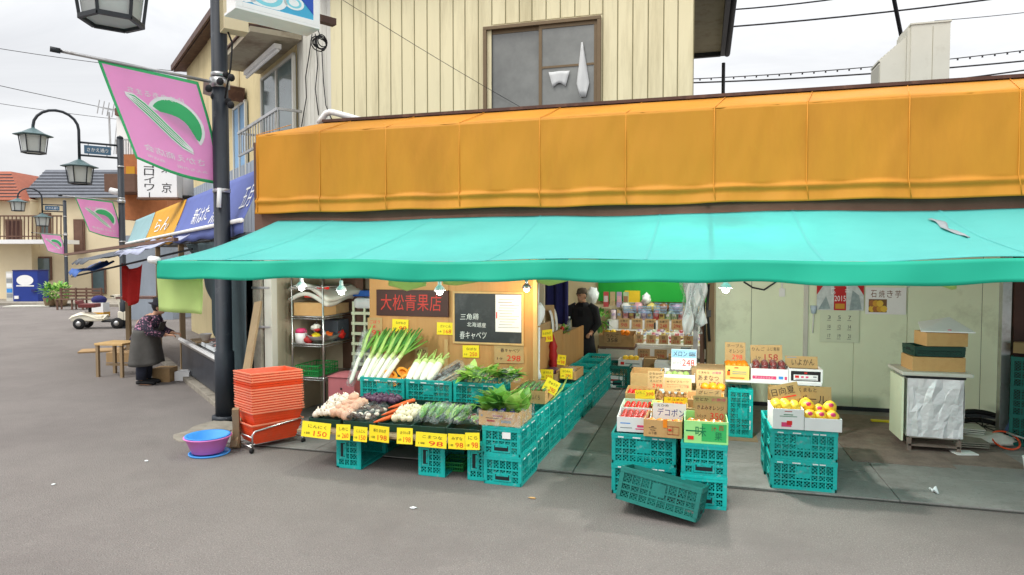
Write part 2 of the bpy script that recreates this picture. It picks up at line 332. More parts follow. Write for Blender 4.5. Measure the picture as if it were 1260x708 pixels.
purple = mat('purple_skin', C(96, 62, 88), .4, .3, 12); mush = mat('mushroom_brown', C(104, 84, 74), .7, .3, 16); carrotm = mat('carrot', C(238, 106, 50), .5, .12, 20); gobo = mat('burdock_brown', C(72, 52, 44), .8, .25, 20)
film = clear('clear_film', (.98, .99, .99), .10, .1); filmw = clear('cloudy_film', (.96, .98, .98), .22, .25)
bluep = mat('blue_plastic', C(66, 150, 226), .4, .06, 6); pinkp = mat('pink_plastic', C(226, 130, 200), .4, .08, 6); pinkbox = mat('dusty_pink_plastic', C(190, 112, 118), .5, .1, 6)
navy = mat('navy_cloth', C(44, 46, 104), .9, .15, 8); bluec = mat('blue_canvas', C(104, 118, 184), .7, .1, 2, transl=.2); yelc = mat('ochre_canvas', C(222, 166, 50), .7, .1, 2, transl=.2); palec = mat('pale_blue_canvas', C(150, 186, 190), .7, .12, 2, transl=.2)
tarpm = mat('dark_green_netting', C(74, 92, 96), .75, .3, 5, .3, 60, transl=.25, dirt=C(44, 58, 62), dscale=3, stretch=(1, 1, .3))
bluetarp = mat('blue_tarp', C(42, 104, 190), .5, .15, 4, transl=.2); greytarp = mat('grey_tarp', C(70, 76, 84), .6, .2, 4)
bannerp = mat('banner_pink', C(252, 188, 232), .7, .05, 2, transl=.4); bannerg = mat('banner_green', C(84, 204, 134), .7, .06, 3, transl=.3)
cream2 = mat('cream_wall', C(236, 220, 184, .9), .85, .06, .6, dirt=C(208, 190, 150), dscale=.5, dmin=.5, dmax=.85)
slate = mat('slate_roof', C(104, 108, 116), .7, .2, 3); otile = mat('orange_roof_tile', C(158, 88, 64), .7, .2, 5); brick = mat('brown_brick', C(176, 110, 68), .8, .2, 5); dbrown = mat('dull_brown', C(112, 84, 70), .8, .2, 4)
skin = mat('skin', C(206, 156, 126), .55, .08, 10); cloth_k = mat('black_cloth', C(38, 38, 42), .9, .2, 14); cloth_g = mat('grey_apron', C(84, 82, 78), .75, .2, 9, .2, 18); cloth_n = mat('dark_trousers', C(46, 50, 64), .9, .2, 12)
cloth_f = mat('floral_cloth', C(64, 58, 72), .9, .2, 10, grain=(C(214, 150, 176), 34, .56, .62), dirt=C(120, 130, 176), dscale=30, dmin=.6, dmax=.66)
capm = mat('taupe_cap', C(112, 100, 86), .9, .15, 20); hatm = mat('dark_hat', C(44, 42, 50), .9, .2, 20)
lampglass = mat('milky_glass', C(214, 218, 214), .35, .06, 3, transl=.3); lamptop = mat('lamp_roof', C(74, 98, 100), .5, .2, 6)
bulbw = mat('bulb_white', (.9, .9, .9), .4, 0, emit=(1, .97, .92), estr=9); bulbo = mat('bulb_warm', (.9, .8, .6), .4, 0, emit=(1, .62, .25), estr=16)
tubem = mat('tube_white', (.9, .9, .9), .4, 0, emit=(.93, 1, .95), estr=6)
greenbar = mat('green_signboard', C(30, 170, 60), .5, .05, 3)
acm = mat('ac_casing', C(206, 204, 190), .5, .06, 3, dirt=C(170, 164, 146), dscale=2, dmin=.55, dmax=.85)
bvend = mat('vending_blue', C(34, 58, 140), .4, .1, 3); scoot = mat('scooter_cream', C(232, 226, 206), .35, .05, 6)
shtile = mat('sheet_metal', C(150, 160, 172), .55, .15, 3, stretch=(1, 1, .3))
# ================================================================== SETTING
struct(MB(asphalt).sheet(80, 80, lambda u, v: (-300+600*u, -300+600*v, 0), smooth=False), 'ground')
m = MB(concrete)                               # paved strip in front of and under the shop, laid in slabs
xs_ = [-5.55, -4.1, -2.65, -1.2, .25, 1.7, 3.15, 4.6, 6.05, 7.5]; ys_ = [6.45, 7.25, 8.3, 9.4, 10.5, 11.6, 12.7, 13.9]
for i in range(len(xs_)-1):
    for j in range(len(ys_)-1):
        h = .012 + .004*((i*7+j*3) % 3)/2
        m.box(xs_[i]+.004, xs_[i+1]-.004, ys_[j]+.004, ys_[j+1]-.004, -.05, h)
struct(m, 'pavement', bevel=.004)
m = MB(mat('gutter_dirt_and_shade', (.06, .055, .05), .95, .3, 4)); m.sheet(60, 1, lambda u, v: (-5.5+13*u, 6.448-(.035+.02*noise.noise(Vector((u*60, 1, 0))))*v, .004)); struct(m, 'gutter_line')  # dark line at the slab edge: dirt, plus the gap's shade painted in
m = MB(rust)
m.box(1.55, 2.5, 7.6, 9.9, .0, .024); m.box(2.504, 3.2, 7.75, 9.0, .0, .022)
struct(m, 'floor_plate', bevel=.003)
m = MB(kerbm)
for k in range(12):
    a, b = SS(-1.3+k*.6, .02, 0), SS(-1.3+k*.6+.59, .02, 0)
    m.bar(a+Vector((0, 0, .02)), b+Vector((0, 0, .02)), .16, .10+.01*(k % 3))
m.prism([(-5.98, 6.42, -.02), (-5.82, 6.33, -.02), (-5.62, 6.36, -.02), (-5.56, 6.46, -.02), (-5.56, 7.28, -.02), (-6.12, 7.3, -.02), (-6.16, 6.95, -.02), (-6.06, 6.72, -.02), (-6.10, 6.55, -.02)], (0, 0, .04))
struct(m, 'kerb', bevel=.01)
m = MB(kerbm)
m.prism([PZ(0, 376, 0), PZ(150, 378, 0), PD(260, 372, 40)*1, PD(-60, 369, 40)*1], (0, 0, .10))
for i, v in enumerate(m.v): m.v[i] = Vector((v.x, v.y, .12 if i >= 4 else -.02))
struct(m, 'far_pavement')

# ------------------------------------------------------------------ shop building
shop = thing('shop_building', 'two storey greengrocer shop with cream ribbed siding and a flat roofed shopfront', 'building', (-.26, 9.3, 0))
def P_(mb, name, **k): return part(mb, name, shop, world=True, **k)
# upper storey: box with ribbed siding; front wall Y=9.3, right wall X=-.26
WX0, WX1, WY0, WY1, WZ0, WZ1 = -5.55, -.26, 9.3, 14.2, 3.9, 7.6
wa, wb = PY(597, 37, WY0), PY(738, 26, WY0); wc = PY(602, 137, WY0)
WLX, WRX, WBZ, WTZ = wa.x, wb.x, wc.z-.05, wa.z
m = MB(cream)
m.box(WX0, WLX, WY0, WY0+.12, WZ0, WZ1); m.box(WRX, WX1, WY0, WY0+.12, WZ0, WZ1)
m.box(WLX, WRX, WY0, WY0+.12, WZ0, WBZ); m.box(WLX, WRX, WY0, WY0+.12, WTZ, WZ1)
m.box(WX0, WX0+.12, WY0+.12, WY1, WZ0, WZ1); m.box(WX0, WX1, WY1-.12, WY1-.002, WZ0, WZ1)
m.box(WX1-.12, WX1, WY0+.12, WY1-.12, WZ0, WZ1)
x = WX0+.02; k = 0
while x < WX1-.02:                            # narrow upright ribs, a groove beside each
    w = .205 if k % 5 else .185
    for z0, z1 in ([(WZ0, WZ1)] if not (WLX-.03 < x < WRX+.01) else [(WZ0, WBZ-.06), (WTZ+.06, WZ1)]):
        m.prism([(x, WY0-.001, z0), (x+.004, WY0-.009, z0), (x+w-.016, WY0-.009, z0), (x+w-.012, WY0-.001, z0)], (0, 0, z1-z0))
    x += w; k += 1
y = WY0+.1
while y < WY1: m.box(WX1-.001, WX1+.012, y, y+.18, WZ0, WZ1); y += .2
P_(m, 'upper_wall')
m = MB(seamm)
x = WX0+.02; k = 0
while x < WX1-.02:
    w = .205 if k % 5 else .185
    for z0, z1 in ([(WZ0, WZ1)] if not (WLX-.03 < x+w < WRX+.03) else [(WZ0, WBZ-.06), (WTZ+.06, WZ1)]): m.box(x+w-.011, x+w-.001, WY0-.004, WY0-.0015, z0, z1)
    x += w; k += 1
P_(m, 'siding_joint')
fw = MB(dbronze); t = .05
fw.box(WLX-.02, WRX+.02, WY0-.05, WY0+.06, WTZ-.02, WTZ+.03); fw.box(WLX-.04, WRX+.04, WY0-.06, WY0+.06, WBZ-.05, WBZ)
fw.box(WLX-.02, WLX+.03, WY0-.048, WY0+.06, WBZ, WTZ-.02); fw.box(WRX-.03, WRX+.02, WY0-.048, WY0+.06, WBZ, WTZ-.02)
fr = P_(fw, 'window', bevel=.004)
q = FR(shop.location).inverted()
def inwin(mb, name, **k): mb.v = [q @ v for v in mb.v]; return mb.build(name, fr, **k)
mid = (WLX+WRX)/2
s1 = MB(dbronze)
for x0, x1, yy in ((WLX+.03, mid+.03, WY0+.02), (mid-.03, WRX-.03, WY0-.015)):
    s1.box(x0, x0+.045, yy, yy+.03, WBZ, WTZ-.02); s1.box(x1-.045, x1, yy, yy+.03, WBZ, WTZ-.02)
    s1.box(x0+.045, x1-.045, yy, yy+.03, WBZ, WBZ+.05); s1.box(x0+.045, x1-.045, yy, yy+.03, WTZ-.07, WTZ-.02)
s1.box(mid+.015, WRX-.075, WY0-.012, WY0+.01, (WBZ+WTZ)/2-.015, (WBZ+WTZ)/2+.015)
inwin(s1, 'sash')
g1 = MB(glass); g1.box(WLX+.07, mid-.01, WY0+.03, WY0+.036, WBZ+.05, WTZ-.07); g1.box(mid+.015, WRX-.07, WY0-.002, WY0+.004, WBZ+.05, WTZ-.07)
inwin(g1, 'pane')
hp = PY(716, 90, WY0-.03); hq = PY(688, 97, WY0-.03)      # washing hung against the glass
c1 = MB(curtain); c1.sheet(4, 8, lambda u, v: (hp.x+(u-.5)*(.02+.16*min(1, v*1.3)*(1-max(0, v-.75)*2.6))+.02*v, WY0-.035+.012*math.sin(6*u+4*v), hp.z+.42-v*.75))
co = solo(c1, 'hanging_cloth', 'white cloth hanging in a point behind the right sash of the upstairs window', 'laundry', solid=.004)
c2 = MB(curtain); c2.sheet(6, 4, lambda u, v: (hq.x+(u-.5)*.3*(1-.4*v), WY0-.035+.012*math.sin(9*u), hq.z+.1-v*.22+.06*math.sin(3.1*u)*v))
solo(c2, 'hanging_vest', 'small white garment drying on the middle bar of the upstairs window', 'laundry', solid=.004)
# side window of the right wall, downpipe
m = MB(dbronze); m.box(WX1+.013, WX1+.05, 10.6, 12.8, 4.3, 4.36); m.box(WX1+.013, WX1+.05, 10.6, 12.8, 5.5, 5.56); m.box(WX1+.013, WX1+.05, 10.6, 10.68, 4.36, 5.5); m.box(WX1+.013, WX1+.05, 11.66, 11.74, 4.36, 5.5); m.box(WX1+.013, WX1+.05, 12.72, 12.8, 4.36, 5.5)
w2 = P_(m, 'window'); g = MB(glassd); g.box(WX1+.014, WX1+.03, 10.68, 12.72, 4.36, 5.5); g.v = [q @ v for v in g.v]; g.build('pane', w2)
m = MB(cream); m.tube([(WX1+.06, 9.75, 3.9), (WX1+.06, 9.75, 5.35), (WX1+.1, 9.8, 5.45), (WX1+.02, 9.8, 5.5)], .035); P_(m, 'drainpipe')
m = MB(blackm); m.tube([(.40, 14.25, 6.1), (.40, 14.25, 5.2), (.38, 14.25, 3.9)], .035); P_(m, 'gutter_pipe')
# roof of the upper storey: boarded soffit, dark fascia
m = MB(soffit); m.prism([(WX0-.5, WY0-.35, 6.62), (.34, WY0-.35, 6.62), (.34, 14.25, 6.34), (WX0-.5, 14.25, 6.34)], (0, 0, .1))
m.box(.34, .42, WY0-.4, 14.3, 6.25, 6.85, black); m.box(WX0-.5, .34, 14.255, 14.33, 6.25, 6.55, black)
m.prism([(WX0-.5, WY0-.35, 6.73), (.34, WY0-.35, 6.73), (.34, 14.25, 6.45), (WX0-.5, 14.25, 6.45)], (0, 0, 1.2), slate)
m.tube([(.47, WY0-.4, 6.5), (.47, 14.35, 6.3)], .06, blackm)
P_(m, 'roof')
# white ribbed side wall running back along the side street
m = MB(whites); A0 = Vector((-5.555, 9.32, 0)); L0 = 1.75
for k in range(9):
    a = A0+SDR*(k*L0/9+.006); b = A0+SDR*((k+1)*L0/9-.006)
    m.prism([a+Vector((0, 0, 3.2)), b+Vector((0, 0, 3.2)), b-SN*.12+Vector((0, 0, 3.2)), a-SN*.12+Vector((0, 0, 3.2))], (0, 0, 4.3))
m.bar(A0-SN*.07+Vector((0, 0, 5.3)), A0+SDR*L0-SN*.07+Vector((0, 0, 5.3)), .06, 4.2, seamm)
P_(m, 'side_wall')
# flat roofed front storey
m = MB(greytarp); m.box(-5.45, 7.5, 7.84, 14.2, 3.78, 3.86); P_(m, 'flat_roof')
m = MB(brownm); m.box(-4.76, 7.5, 7.77, 7.84, 3.86, 3.935); m.box(-4.76, 7.5, 7.74, 7.77, 3.91, 3.945); P_(m, 'roof_edge')
m = MB(soffit); m.box(-5.45, 7.5, 7.32, 13.9, 2.72, 2.78); P_(m, 'ceiling')
m = MB(dbrown)  # beam coloured dark brown to stand in for the shadow below the canopy
m.box(-5.45, 7.5, 7.27, 7.32, 2.42, 3.6); P_(m, 'front_beam')
m = MB(panelw)                                 # right back wall of pale green panels
for x0, x1 in ((.22, .71), (.716, 1.41), (1.47, 2.06), (2.064, 2.72), (2.726, 3.6), (3.606, 4.9), (4.906, 7.5)): m.box(x0, x1, 10.2, 10.28, .07, 2.72)
m.box(1.412, 1.468, 10.17, 10.2, .07, 2.72, whites); m.box(2.70, 2.735, 10.18, 10.199, 1.75, 2.72, whites)
P_(m, 'panel_wall', bevel=.003)
m = MB(black); m.box(.22, 7.5, 10.19, 10.28, .014, .07); m.box(.71, .716, 10.205, 10.27, .07, 2.72); m.box(3.6, 3.606, 10.205, 10.27, .07, 2.72); P_(m, 'skirting')
m = MB(innerw); m.box(-5.45, -2.0, 8.62, 8.7, .014, 2.72); m.box(-5.45, -5.37, 7.5, 8.62, .014, 2.72); P_(m, 'inner_wall')
m = MB(cream2); m.box(-2.9, .3, 13.6, 13.7, .014, 2.72); m.box(-2.95, -2.9, 8.7, 13.6, .014, 2.72); m.box(.22, .30, 10.28, 13.6, .014, 2.72); P_(m, 'back_wall')
m = MB(greenbar); m.box(-2.0, .15, 13.52, 13.598, 1.30, 2.2); P_(m, 'green_panel')
m = MB(kerbm); m.box(-5.52, -5.40, 7.30, 7.46, .0, 2.42); m.box(-5.38, -5.27, 7.34, 7.46, 0, 2.42, whites)
for z in (.7, 1.25, 1.75, 2.2): m.box(-5.53, -5.26, 7.285, 7.298, z, z+.03, steel)
P_(m, 'corner_post', bevel=.005)
m = MB(dbrown); p0 = PY(1243, 400, 9.0); m.box(p0.x-.1, p0.x-.01, 8.95, 9.05, .012, 2.72, steel); m.box(p0.x+.01, p0.x+.16, 8.93, 9.08, .012, 2.72, dwood); P_(m, 'right_post')
m = MB(oldwood); m.box(.10, .2, 10.16, 10.28, .014, 2.72); m.box(.0, .07, 10.3, 10.4, .014, 2.72, dbrown); m.box(-.1, -.03, 10.6, 10.7, .014, 2.72, steel); P_(m, 'door_post')
m = MB(black); m.tube([PY(915, 347, 10.18), PY(926, 354, 10.16), PY(940, 357, 10.16), PY(958, 345, 10.18)], .012); P_(m, 'wall_cable')
m = MB(white); a = PY(962, 360, 10.2); m.cb((a.x, 10.185, a.z), (.08, .028, .12)); m.tube([(a.x, 10.19, a.z+.05), (a.x, 10.19, 2.6)], .012); P_(m, 'wall_switch', bevel=.006)
# white handrail loop on the roof edge at the left
a = PY(392, 152, 7.9); b = PY(401, 140, 7.9); c = PY(412, 139, 7.9); d = PY(448, 149, 7.9)
m = MB(white); m.tube([a, (a+b)/2, b, (b+c)/2+Vector((0, 0, .015)), c, (c+d)/2, d], .04, n=10); P_(m, 'roof_rail')

# ------------------------------------------------------------------ orange canopy (fixed, boxed, over the front)
OX0, OX1 = -5.36, 7.5
m = MB(orangec)
def oface(u, v):
    X = OX0+(OX1-OX0)*u; zb, zt = 2.70, 3.67
    z = zt+(zb-zt)*v; sag = .02*math.sin(X*5.1)*v + .012*math.sin(X*1.7)
    # horizontal crease a little above the hem
    y = 7.2 - .035*math.exp(-((v-.845)/.02)**2) - .035*max(0, v-.86)*7 + .012*math.sin(X*9+v*3)*(v > .8) + .010*noise.noise(Vector((X*3, v*2, 0)))+.007*noise.noise(Vector((X*9+v*3, v*1.5, 4)))
    return (X, y, z + sag*.3*(v > .8))
m.sheet(260, 44, oface)
m.sheet(140, 4, lambda u, v: (OX0+.6*v+(OX1-OX0-.6*v)*u, 7.2+.55*v, 3.67+.225*v+.012*math.sin(u*60)*math.sin(v*3.1)))
m.add([(OX0, 7.2, 3.67), (OX0, 7.2, 2.70), (OX0+.05, 7.6, 2.66), (OX0+.3, 7.9, 3.5), (OX0+.6, 7.75, 3.895)], [(0, 1, 2, 3, 4)])
cano = solo(m, 'orange_canopy', 'long boxed orange canvas canopy above the green awning', 'canopy', (0, 7.2, 2.7), solid=.006)
for X in [OX0+.02]+[-4.46, -3.58, -2.66, -1.72, -.78, .12, 1.0, 1.9, 2.8, 3.7, 4.6]:
    m = MB(oranges_); m.tube([(X+.02, 7.162, 2.71), (X, 7.16, 2.85), (X, 7.186, 2.9), (X, 7.192, 3.3), (X, 7.197, 3.68), (X+.12, 7.745, 3.902)], .005, n=5)
    m.v = [v-Vector((0, 7.2, 2.7)) for v in m.v]; m.build('seam', cano)
# ------------------------------------------------------------------ green awning
GX0, GX1 = -5.08, 6.6
def hang(X): return -.016*math.sin(X*1.16+.6)**2+.006*math.sin(X*3.7)      # the front edge sags a little between the arms
aw = thing('green_awning', 'turquoise green canvas awning stretched over the shopfront stalls', 'awning', (0, 5.3, 1.9))
m = MB(greenc)
def gtop(u, v):
    X = GX0+(GX1-GX0)*u; y = 7.24-1.94*v; z = 2.60-.485*v + hang(X)*v - .055*math.sin(math.pi*v)*(.5+.6*math.sin(X*2.3)**2) + .012*math.sin(X*2.1+4*v) + .01*noise.noise(Vector((X*1.3, y*1.3, 2)))
    return (X, y, z)
m.sheet(160, 24, gtop); part(m, 'canopy', aw, world=True, solid=.004)
for k in range(9):                             # welded seams across the canvas
    u0 = (k*1.30+.75)/(GX1-GX0); m = MB(cseam)
    m.sheet(2, 24, lambda u, v: Vector(gtop(u0+u*.024/(GX1-GX0), v))+Vector((0, 0, .005))); part(m, 'canvas_seam', aw, world=True)
m = MB(valc)
m.sheet(220, 6, lambda u, v: (GX0+(GX1-GX0)*u, 5.295-.02*v+.014*math.sin(u*55+v)*v+.006*math.sin(u*170)*v, 2.118+hang(GX0+(GX1-GX0)*u)-(.172+.007*math.sin(u*90)+.005*math.sin(u*37))*v))
part(m, 'valance', aw, world=True, solid=.003)
m = MB(steel); m.tube([(GX0, 5.335, 2.075), (GX1, 5.335, 2.075)], .026); m.tube([(GX0-.1, 5.31, 2.12), (GX0, 5.31, 2.11)], .036, white)
for X in (GX0+.04, -2.6, .1, 2.8, 5.4): m.bar((X, 7.2, 2.50), (X, 5.36, 2.04), .03, .04)
part(m, 'frame', aw, world=True)
m = MB(greyp); a = gtop((1.5-GX0)/(GX1-GX0), .3)
b0 = PY(1148, 262, 6.9); b1 = PY(1190, 285, 6.2)
def patch(u, v):
    p = b0.lerp(b1, u); uu = (p.x-GX0)/(GX1-GX0); vv = (7.24-p.y)/1.94; z = gtop(uu, vv)[2]
    return (p.x+(.09-.05*u)*(v-.5)+.02*math.sin(9*u), p.y+.03*(v-.5), z+.012+.008*math.sin(14*u+5*v))
m.sheet(12, 3, patch); part(m, 'repair_tape', aw, world=True, solid=.003)
m = MB(white)
m = MB(limec)
a = PY(193, 343, 5.42); b = PY(250, 343, 5.42); c = PY(193, 383, 5.42)
m.sheet(12, 8, lambda u, v: (a.x+(b.x-a.x)*u*(.99-.02*v), 5.42+.02*math.sin(u*8+2*v)*v, a.z+.05+(c.z-a.z-.05)*v-.02*u*v))
solo(m, 'lime_cloth', 'pale lime green cloth hanging square under the left end of the green awning', 'cloth', solid=.004)
lime_spots = [(478, 524, 350, 358, .5), (545, 612, 346, 352, .2), (1128, 1178, 344, 357, .9), (660, 700, 346, 352, .4)]
labs = ['lime cloth flap dropping to a point above the dark wooden shop sign', 'thin strip of lime cloth rolled above the blackboard', 'lime cloth scrap hanging beside the sweet potato poster', 'narrow lime cloth scrap above the blue curtain']
for (x0, x1, y0, y1, sk), lb in zip(lime_spots, labs):
    a = PY(x0, y0-8, 5.6); b = PY(x1, y0-8, 5.6); c = PY(x0, y1, 5.6)
    m = MB(limec); m.sheet(8, 4, lambda u, v: (a.x+(b.x-a.x)*u, 5.6+.015*math.sin(u*7)*v, a.z+(c.z-a.z)*v*(1-.8*abs(u-sk))))
    solo(m, 'lime_flap', lb, 'cloth', solid=.003)

# ------------------------------------------------------------------ lamps under the awning
def bulb(px, py, Y, label, warm=False, W=14, shade=True):
    p = PY(px, py, Y); t = thing('clip_lamp', label, 'lamp', p)
    m = MB(bulbo if warm else bulbw); m.lathe([(.002, -.055), (.028, -.045), (.036, -.02), (.022, .012), (.014, .02)], n=12); part(m, 'bulb', t)
    m = MB(white if not warm else steel)
    m.lathe([(.015, .02), (.02, .05), (.02, .1), (.004, .105)], n=10); m.tube([(0, 0, .1), (0, .03, .2), (0, .12, .26), (0, .2, .6)], .006, inkk)
    if shade: m.lathe([(.06, -.01), (.05, .02), (.022, .05), (.02, .05), (.046, .02), (.056, -.01)], n=14)
    part(m, 'socket', t)
    l = bpy.data.lights.new('lamp_light', 'POINT'); l.energy = W; l.shadow_soft_size = .06; l.color = (1, .58, .25) if warm else (1, .96, .9)
    o = bpy.data.objects.new('lamp_light', l); COL.objects.link(o); o.parent = t; o.location = (0, 0, -.09)
    return t
LAMPW = 24
bulb(420, 357, 6.5, 'white clip lamp hanging under the awning by the metal shelf', W=LAMPW)
bulb(541, 357, 6.5, 'white clip lamp hanging over the right end of the wooden sign', W=LAMPW)
bulb(648, 354, 7.6, 'lit warm orange bulb at the top right corner of the blackboard', True, W=8)
bulb(893, 354, 6.9, 'white clip lamp hanging before the pale green wall', W=105)
bulb(371, 352, 6.6, 'small white clip lamp at the left, before the corner post', W=10)
t = thing('tube_light', 'white fluorescent tube fitting on the ceiling deep in the shop', 'lamp', (-.6, 12.2, 2.6))
m = MB(white); m.box(-.7, .7, -.08, .08, .06, .1); m.box(-.68, -.62, -.03, .03, -.03, .06); m.box(.62, .68, -.03, .03, -.03, .06); part(m, 'fitting', t)
m = MB(tubem); m.tube([(-.62, 0, 0), (.62, 0, 0)], .018, n=10); part(m, 'tube', t)
l = bpy.data.lights.new('lamp_light', 'AREA'); l.shape = 'RECTANGLE'; l.size = 1.2; l.size_y = .06; l.energy = 26; l.color = (.95, 1, .95)
o = bpy.data.objects.new('lamp_light', l); COL.objects.link(o); o.parent = t; o.location = (0, 0, -.03)

# ------------------------------------------------------------------ air conditioner on the flat roof
p = PY(1120, 100, 8.7); e = PY(1168, 100, 8.7); f_ = PY(1120, 40, 8.7)
t = thing('air_conditioner', 'tall pale outdoor air conditioner unit with louvred side on the flat roof', 'air conditioner', (p.x, 8.7, 3.87))
w = e.x-p.x; h = PY(1145, 29, 8.7).z-3.87
m = MB(acm); m.box(0, w, 0, .5, .08, h); m.box(w*.55, w*.56, -.003, -.001, .1, h-.03, seamm); m.box(-.03, 0, .03, .48, .08, h-.02); m.box(.03, .1, .05, .48, 0, .08, black); m.box(w-.1, w-.03, .05, .48, 0, .08, black)
m.box(-.01, w+.01, -.01, .51, h+.001, h+.02); part(m, 'casing', t, bevel=.012)
m = MB(acm); m.prism([(-.032, .05, .1), (-.032, .88, .1), (-.16, .88, .1), (-.16, .05, .1)], (0, 0, .0001)); m.v = []; m.f = []; m.mi = []; m.sm = []
m.prism([(-.032, .06, .1), (-.30, .06, .1), (-.30, .06, h*.62), (-.032, .06, h-.1)], (0, .02, 0)); m.prism([(-.032, .46, .1), (-.30, .46, .1), (-.30, .46, h*.62), (-.032, .46, h-.1)], (0, .02, 0))
for k in range(16): z = .12+k*(h*.6-.12)/16; m.bar((-.30, .08, z), (-.30, .46, z+.0), .02, .035)
for k in range(8): z = h*.62+k*(h*.36-.1)/8; xx = -.30+.27*k/8; m.bar((xx, .08, z), (xx, .46, z), .03, .02)
part(m, 'louvre', t)
# overhead wires
def wire(a, b, sag, r=.016, n=10, lab='', fuzzy=False):
    m = MB(inkk); pts = []
    for i in range(n+1): u = i/n; v = a.lerp(b, u); pts.append(Vector((v.x, v.y, v.z-sag*4*u*(1-u))))
    m.tube(pts, r, n=5)
    if fuzzy:
        for k in range(int((b-a).length/.35)): u = k*.35/(b-a).length; v = a.lerp(b, u)-Vector((0, 0, sag*4*u*(1-u))); m.tube([v, v-Vector((0, 0, .06))], r*1.6, n=5)
    solo(m, 'overhead_wire', lab, 'wire', org=a)
wire(PD(800, 40, 17), PD(1420, -30, 15), .15, .022, 12, 'thick overhead wire passing beside the top of the air conditioner')
wire(PD(820, 16, 17), PD(1100, -12, 16), .1, .02, 10, 'topmost short overhead wire leaving the roof eave')
wire(PD(780, 100, 22), PD(1420, 40, 20), .25, .016, 14, 'beaded overhead cable crossing behind the air conditioner', True)
wire(PD(780, 104, 22), PD(1420, 58, 20), .2, .026, 14, 'thick overhead cable just under the beaded cable')
wire(PD(880, 125, 24), PD(1420, 62, 20), .2, .026, 14, 'lowest overhead cable ending behind the orange canopy')
wire(PD(1000, 112, 24), PD(1420, 78, 20), .15, .018, 14, 'thin overhead cable low at the right of the air conditioner')
wire(PD(1150, 26, 20), PD(1420, -8, 24), .1, .012, 10, 'thin pale overhead wire rising to the right of the air conditioner')
wire(PD(1096, -20, 9.6), PD(1112, 60, 10.4), 0, .03, 6, 'black service cable dropping steeply to the air conditioner')
wire(PD(-60, 50, 26), PD(320, 95, 30), .2, .013, 12, 'thin overhead wire running behind the pink banner rod')
wire(PD(-60, 92, 30), PD(320, 165, 42), .2, .016, 12, 'overhead wire above the far gooseneck street lamp')
wire(PD(-60, 118, 34), PD(320, 160, 44), .3, .014, 12, 'lowest thin overhead wire crossing the far street')
wire(PD(375, -30, 9.2), PD(700, 165, 9.55), .05, .004, 12, 'fine wire drooping down across the cream siding')
# ================================================================== SIDE STREET
# neighbour house: two storeys, set back behind the stall awnings
nb = thing('neighbour_house', 'beige rendered two storey house with a small window canopy behind the street lamp pole', 'building', SS(2, -1.63, 0), 0)
def N_(mb, name, **k): return part(mb, name, nb, world=True, **k)
def NP(px, py, o=-1.63):      # point of the house front seen at a pixel
    d = ray(px, py); b = SA+SN*o; t = (b-CAM).dot(SN)/d.dot(SN); return CAM+d*t
S0, S1 = 2.06, 12.3
m = MB(beige)
for s0, s1 in ((S0, 6.0), (6.004, 9.2), (9.204, S1)):
    a, b = SS(s0, -1.63, 0), SS(s1, -1.63, 0); o = .0 if s0 != 6.004 else .02
    m.prism([a+SN*o, b+SN*o, b-SN*7, a-SN*7], (0, 0, 7.9))
N_(m, 'wall')
m = MB(brownm)                                # roof with an overhanging eave
a, b = SS(S0-1, -1.32, 7.78), SS(S1+.3, -1.32, 7.78)
m.prism([a, b, b-SN*8+Vector((0, 0, 1.6)), a-SN*8+Vector((0, 0, 1.6))], (0, 0, .16)); m.bar(a+SN*.05+Vector((0, 0, .1)), b+SN*.05+Vector((0, 0, .1)), .05, .16)
N_(m, 'roof')
m = MB(shtile)                                # corrugated low wall below
for k in range(34):
    s = 2.4+k*.28; a, b = SS(s, -1.60, 2.3), SS(s+.25, -1.60, 2.3)
    m.prism([a, b, b+SN*.04, a+SN*.04], (0, 0, 1.9+(k % 3)*.003))
N_(m, 'sheet_cladding')
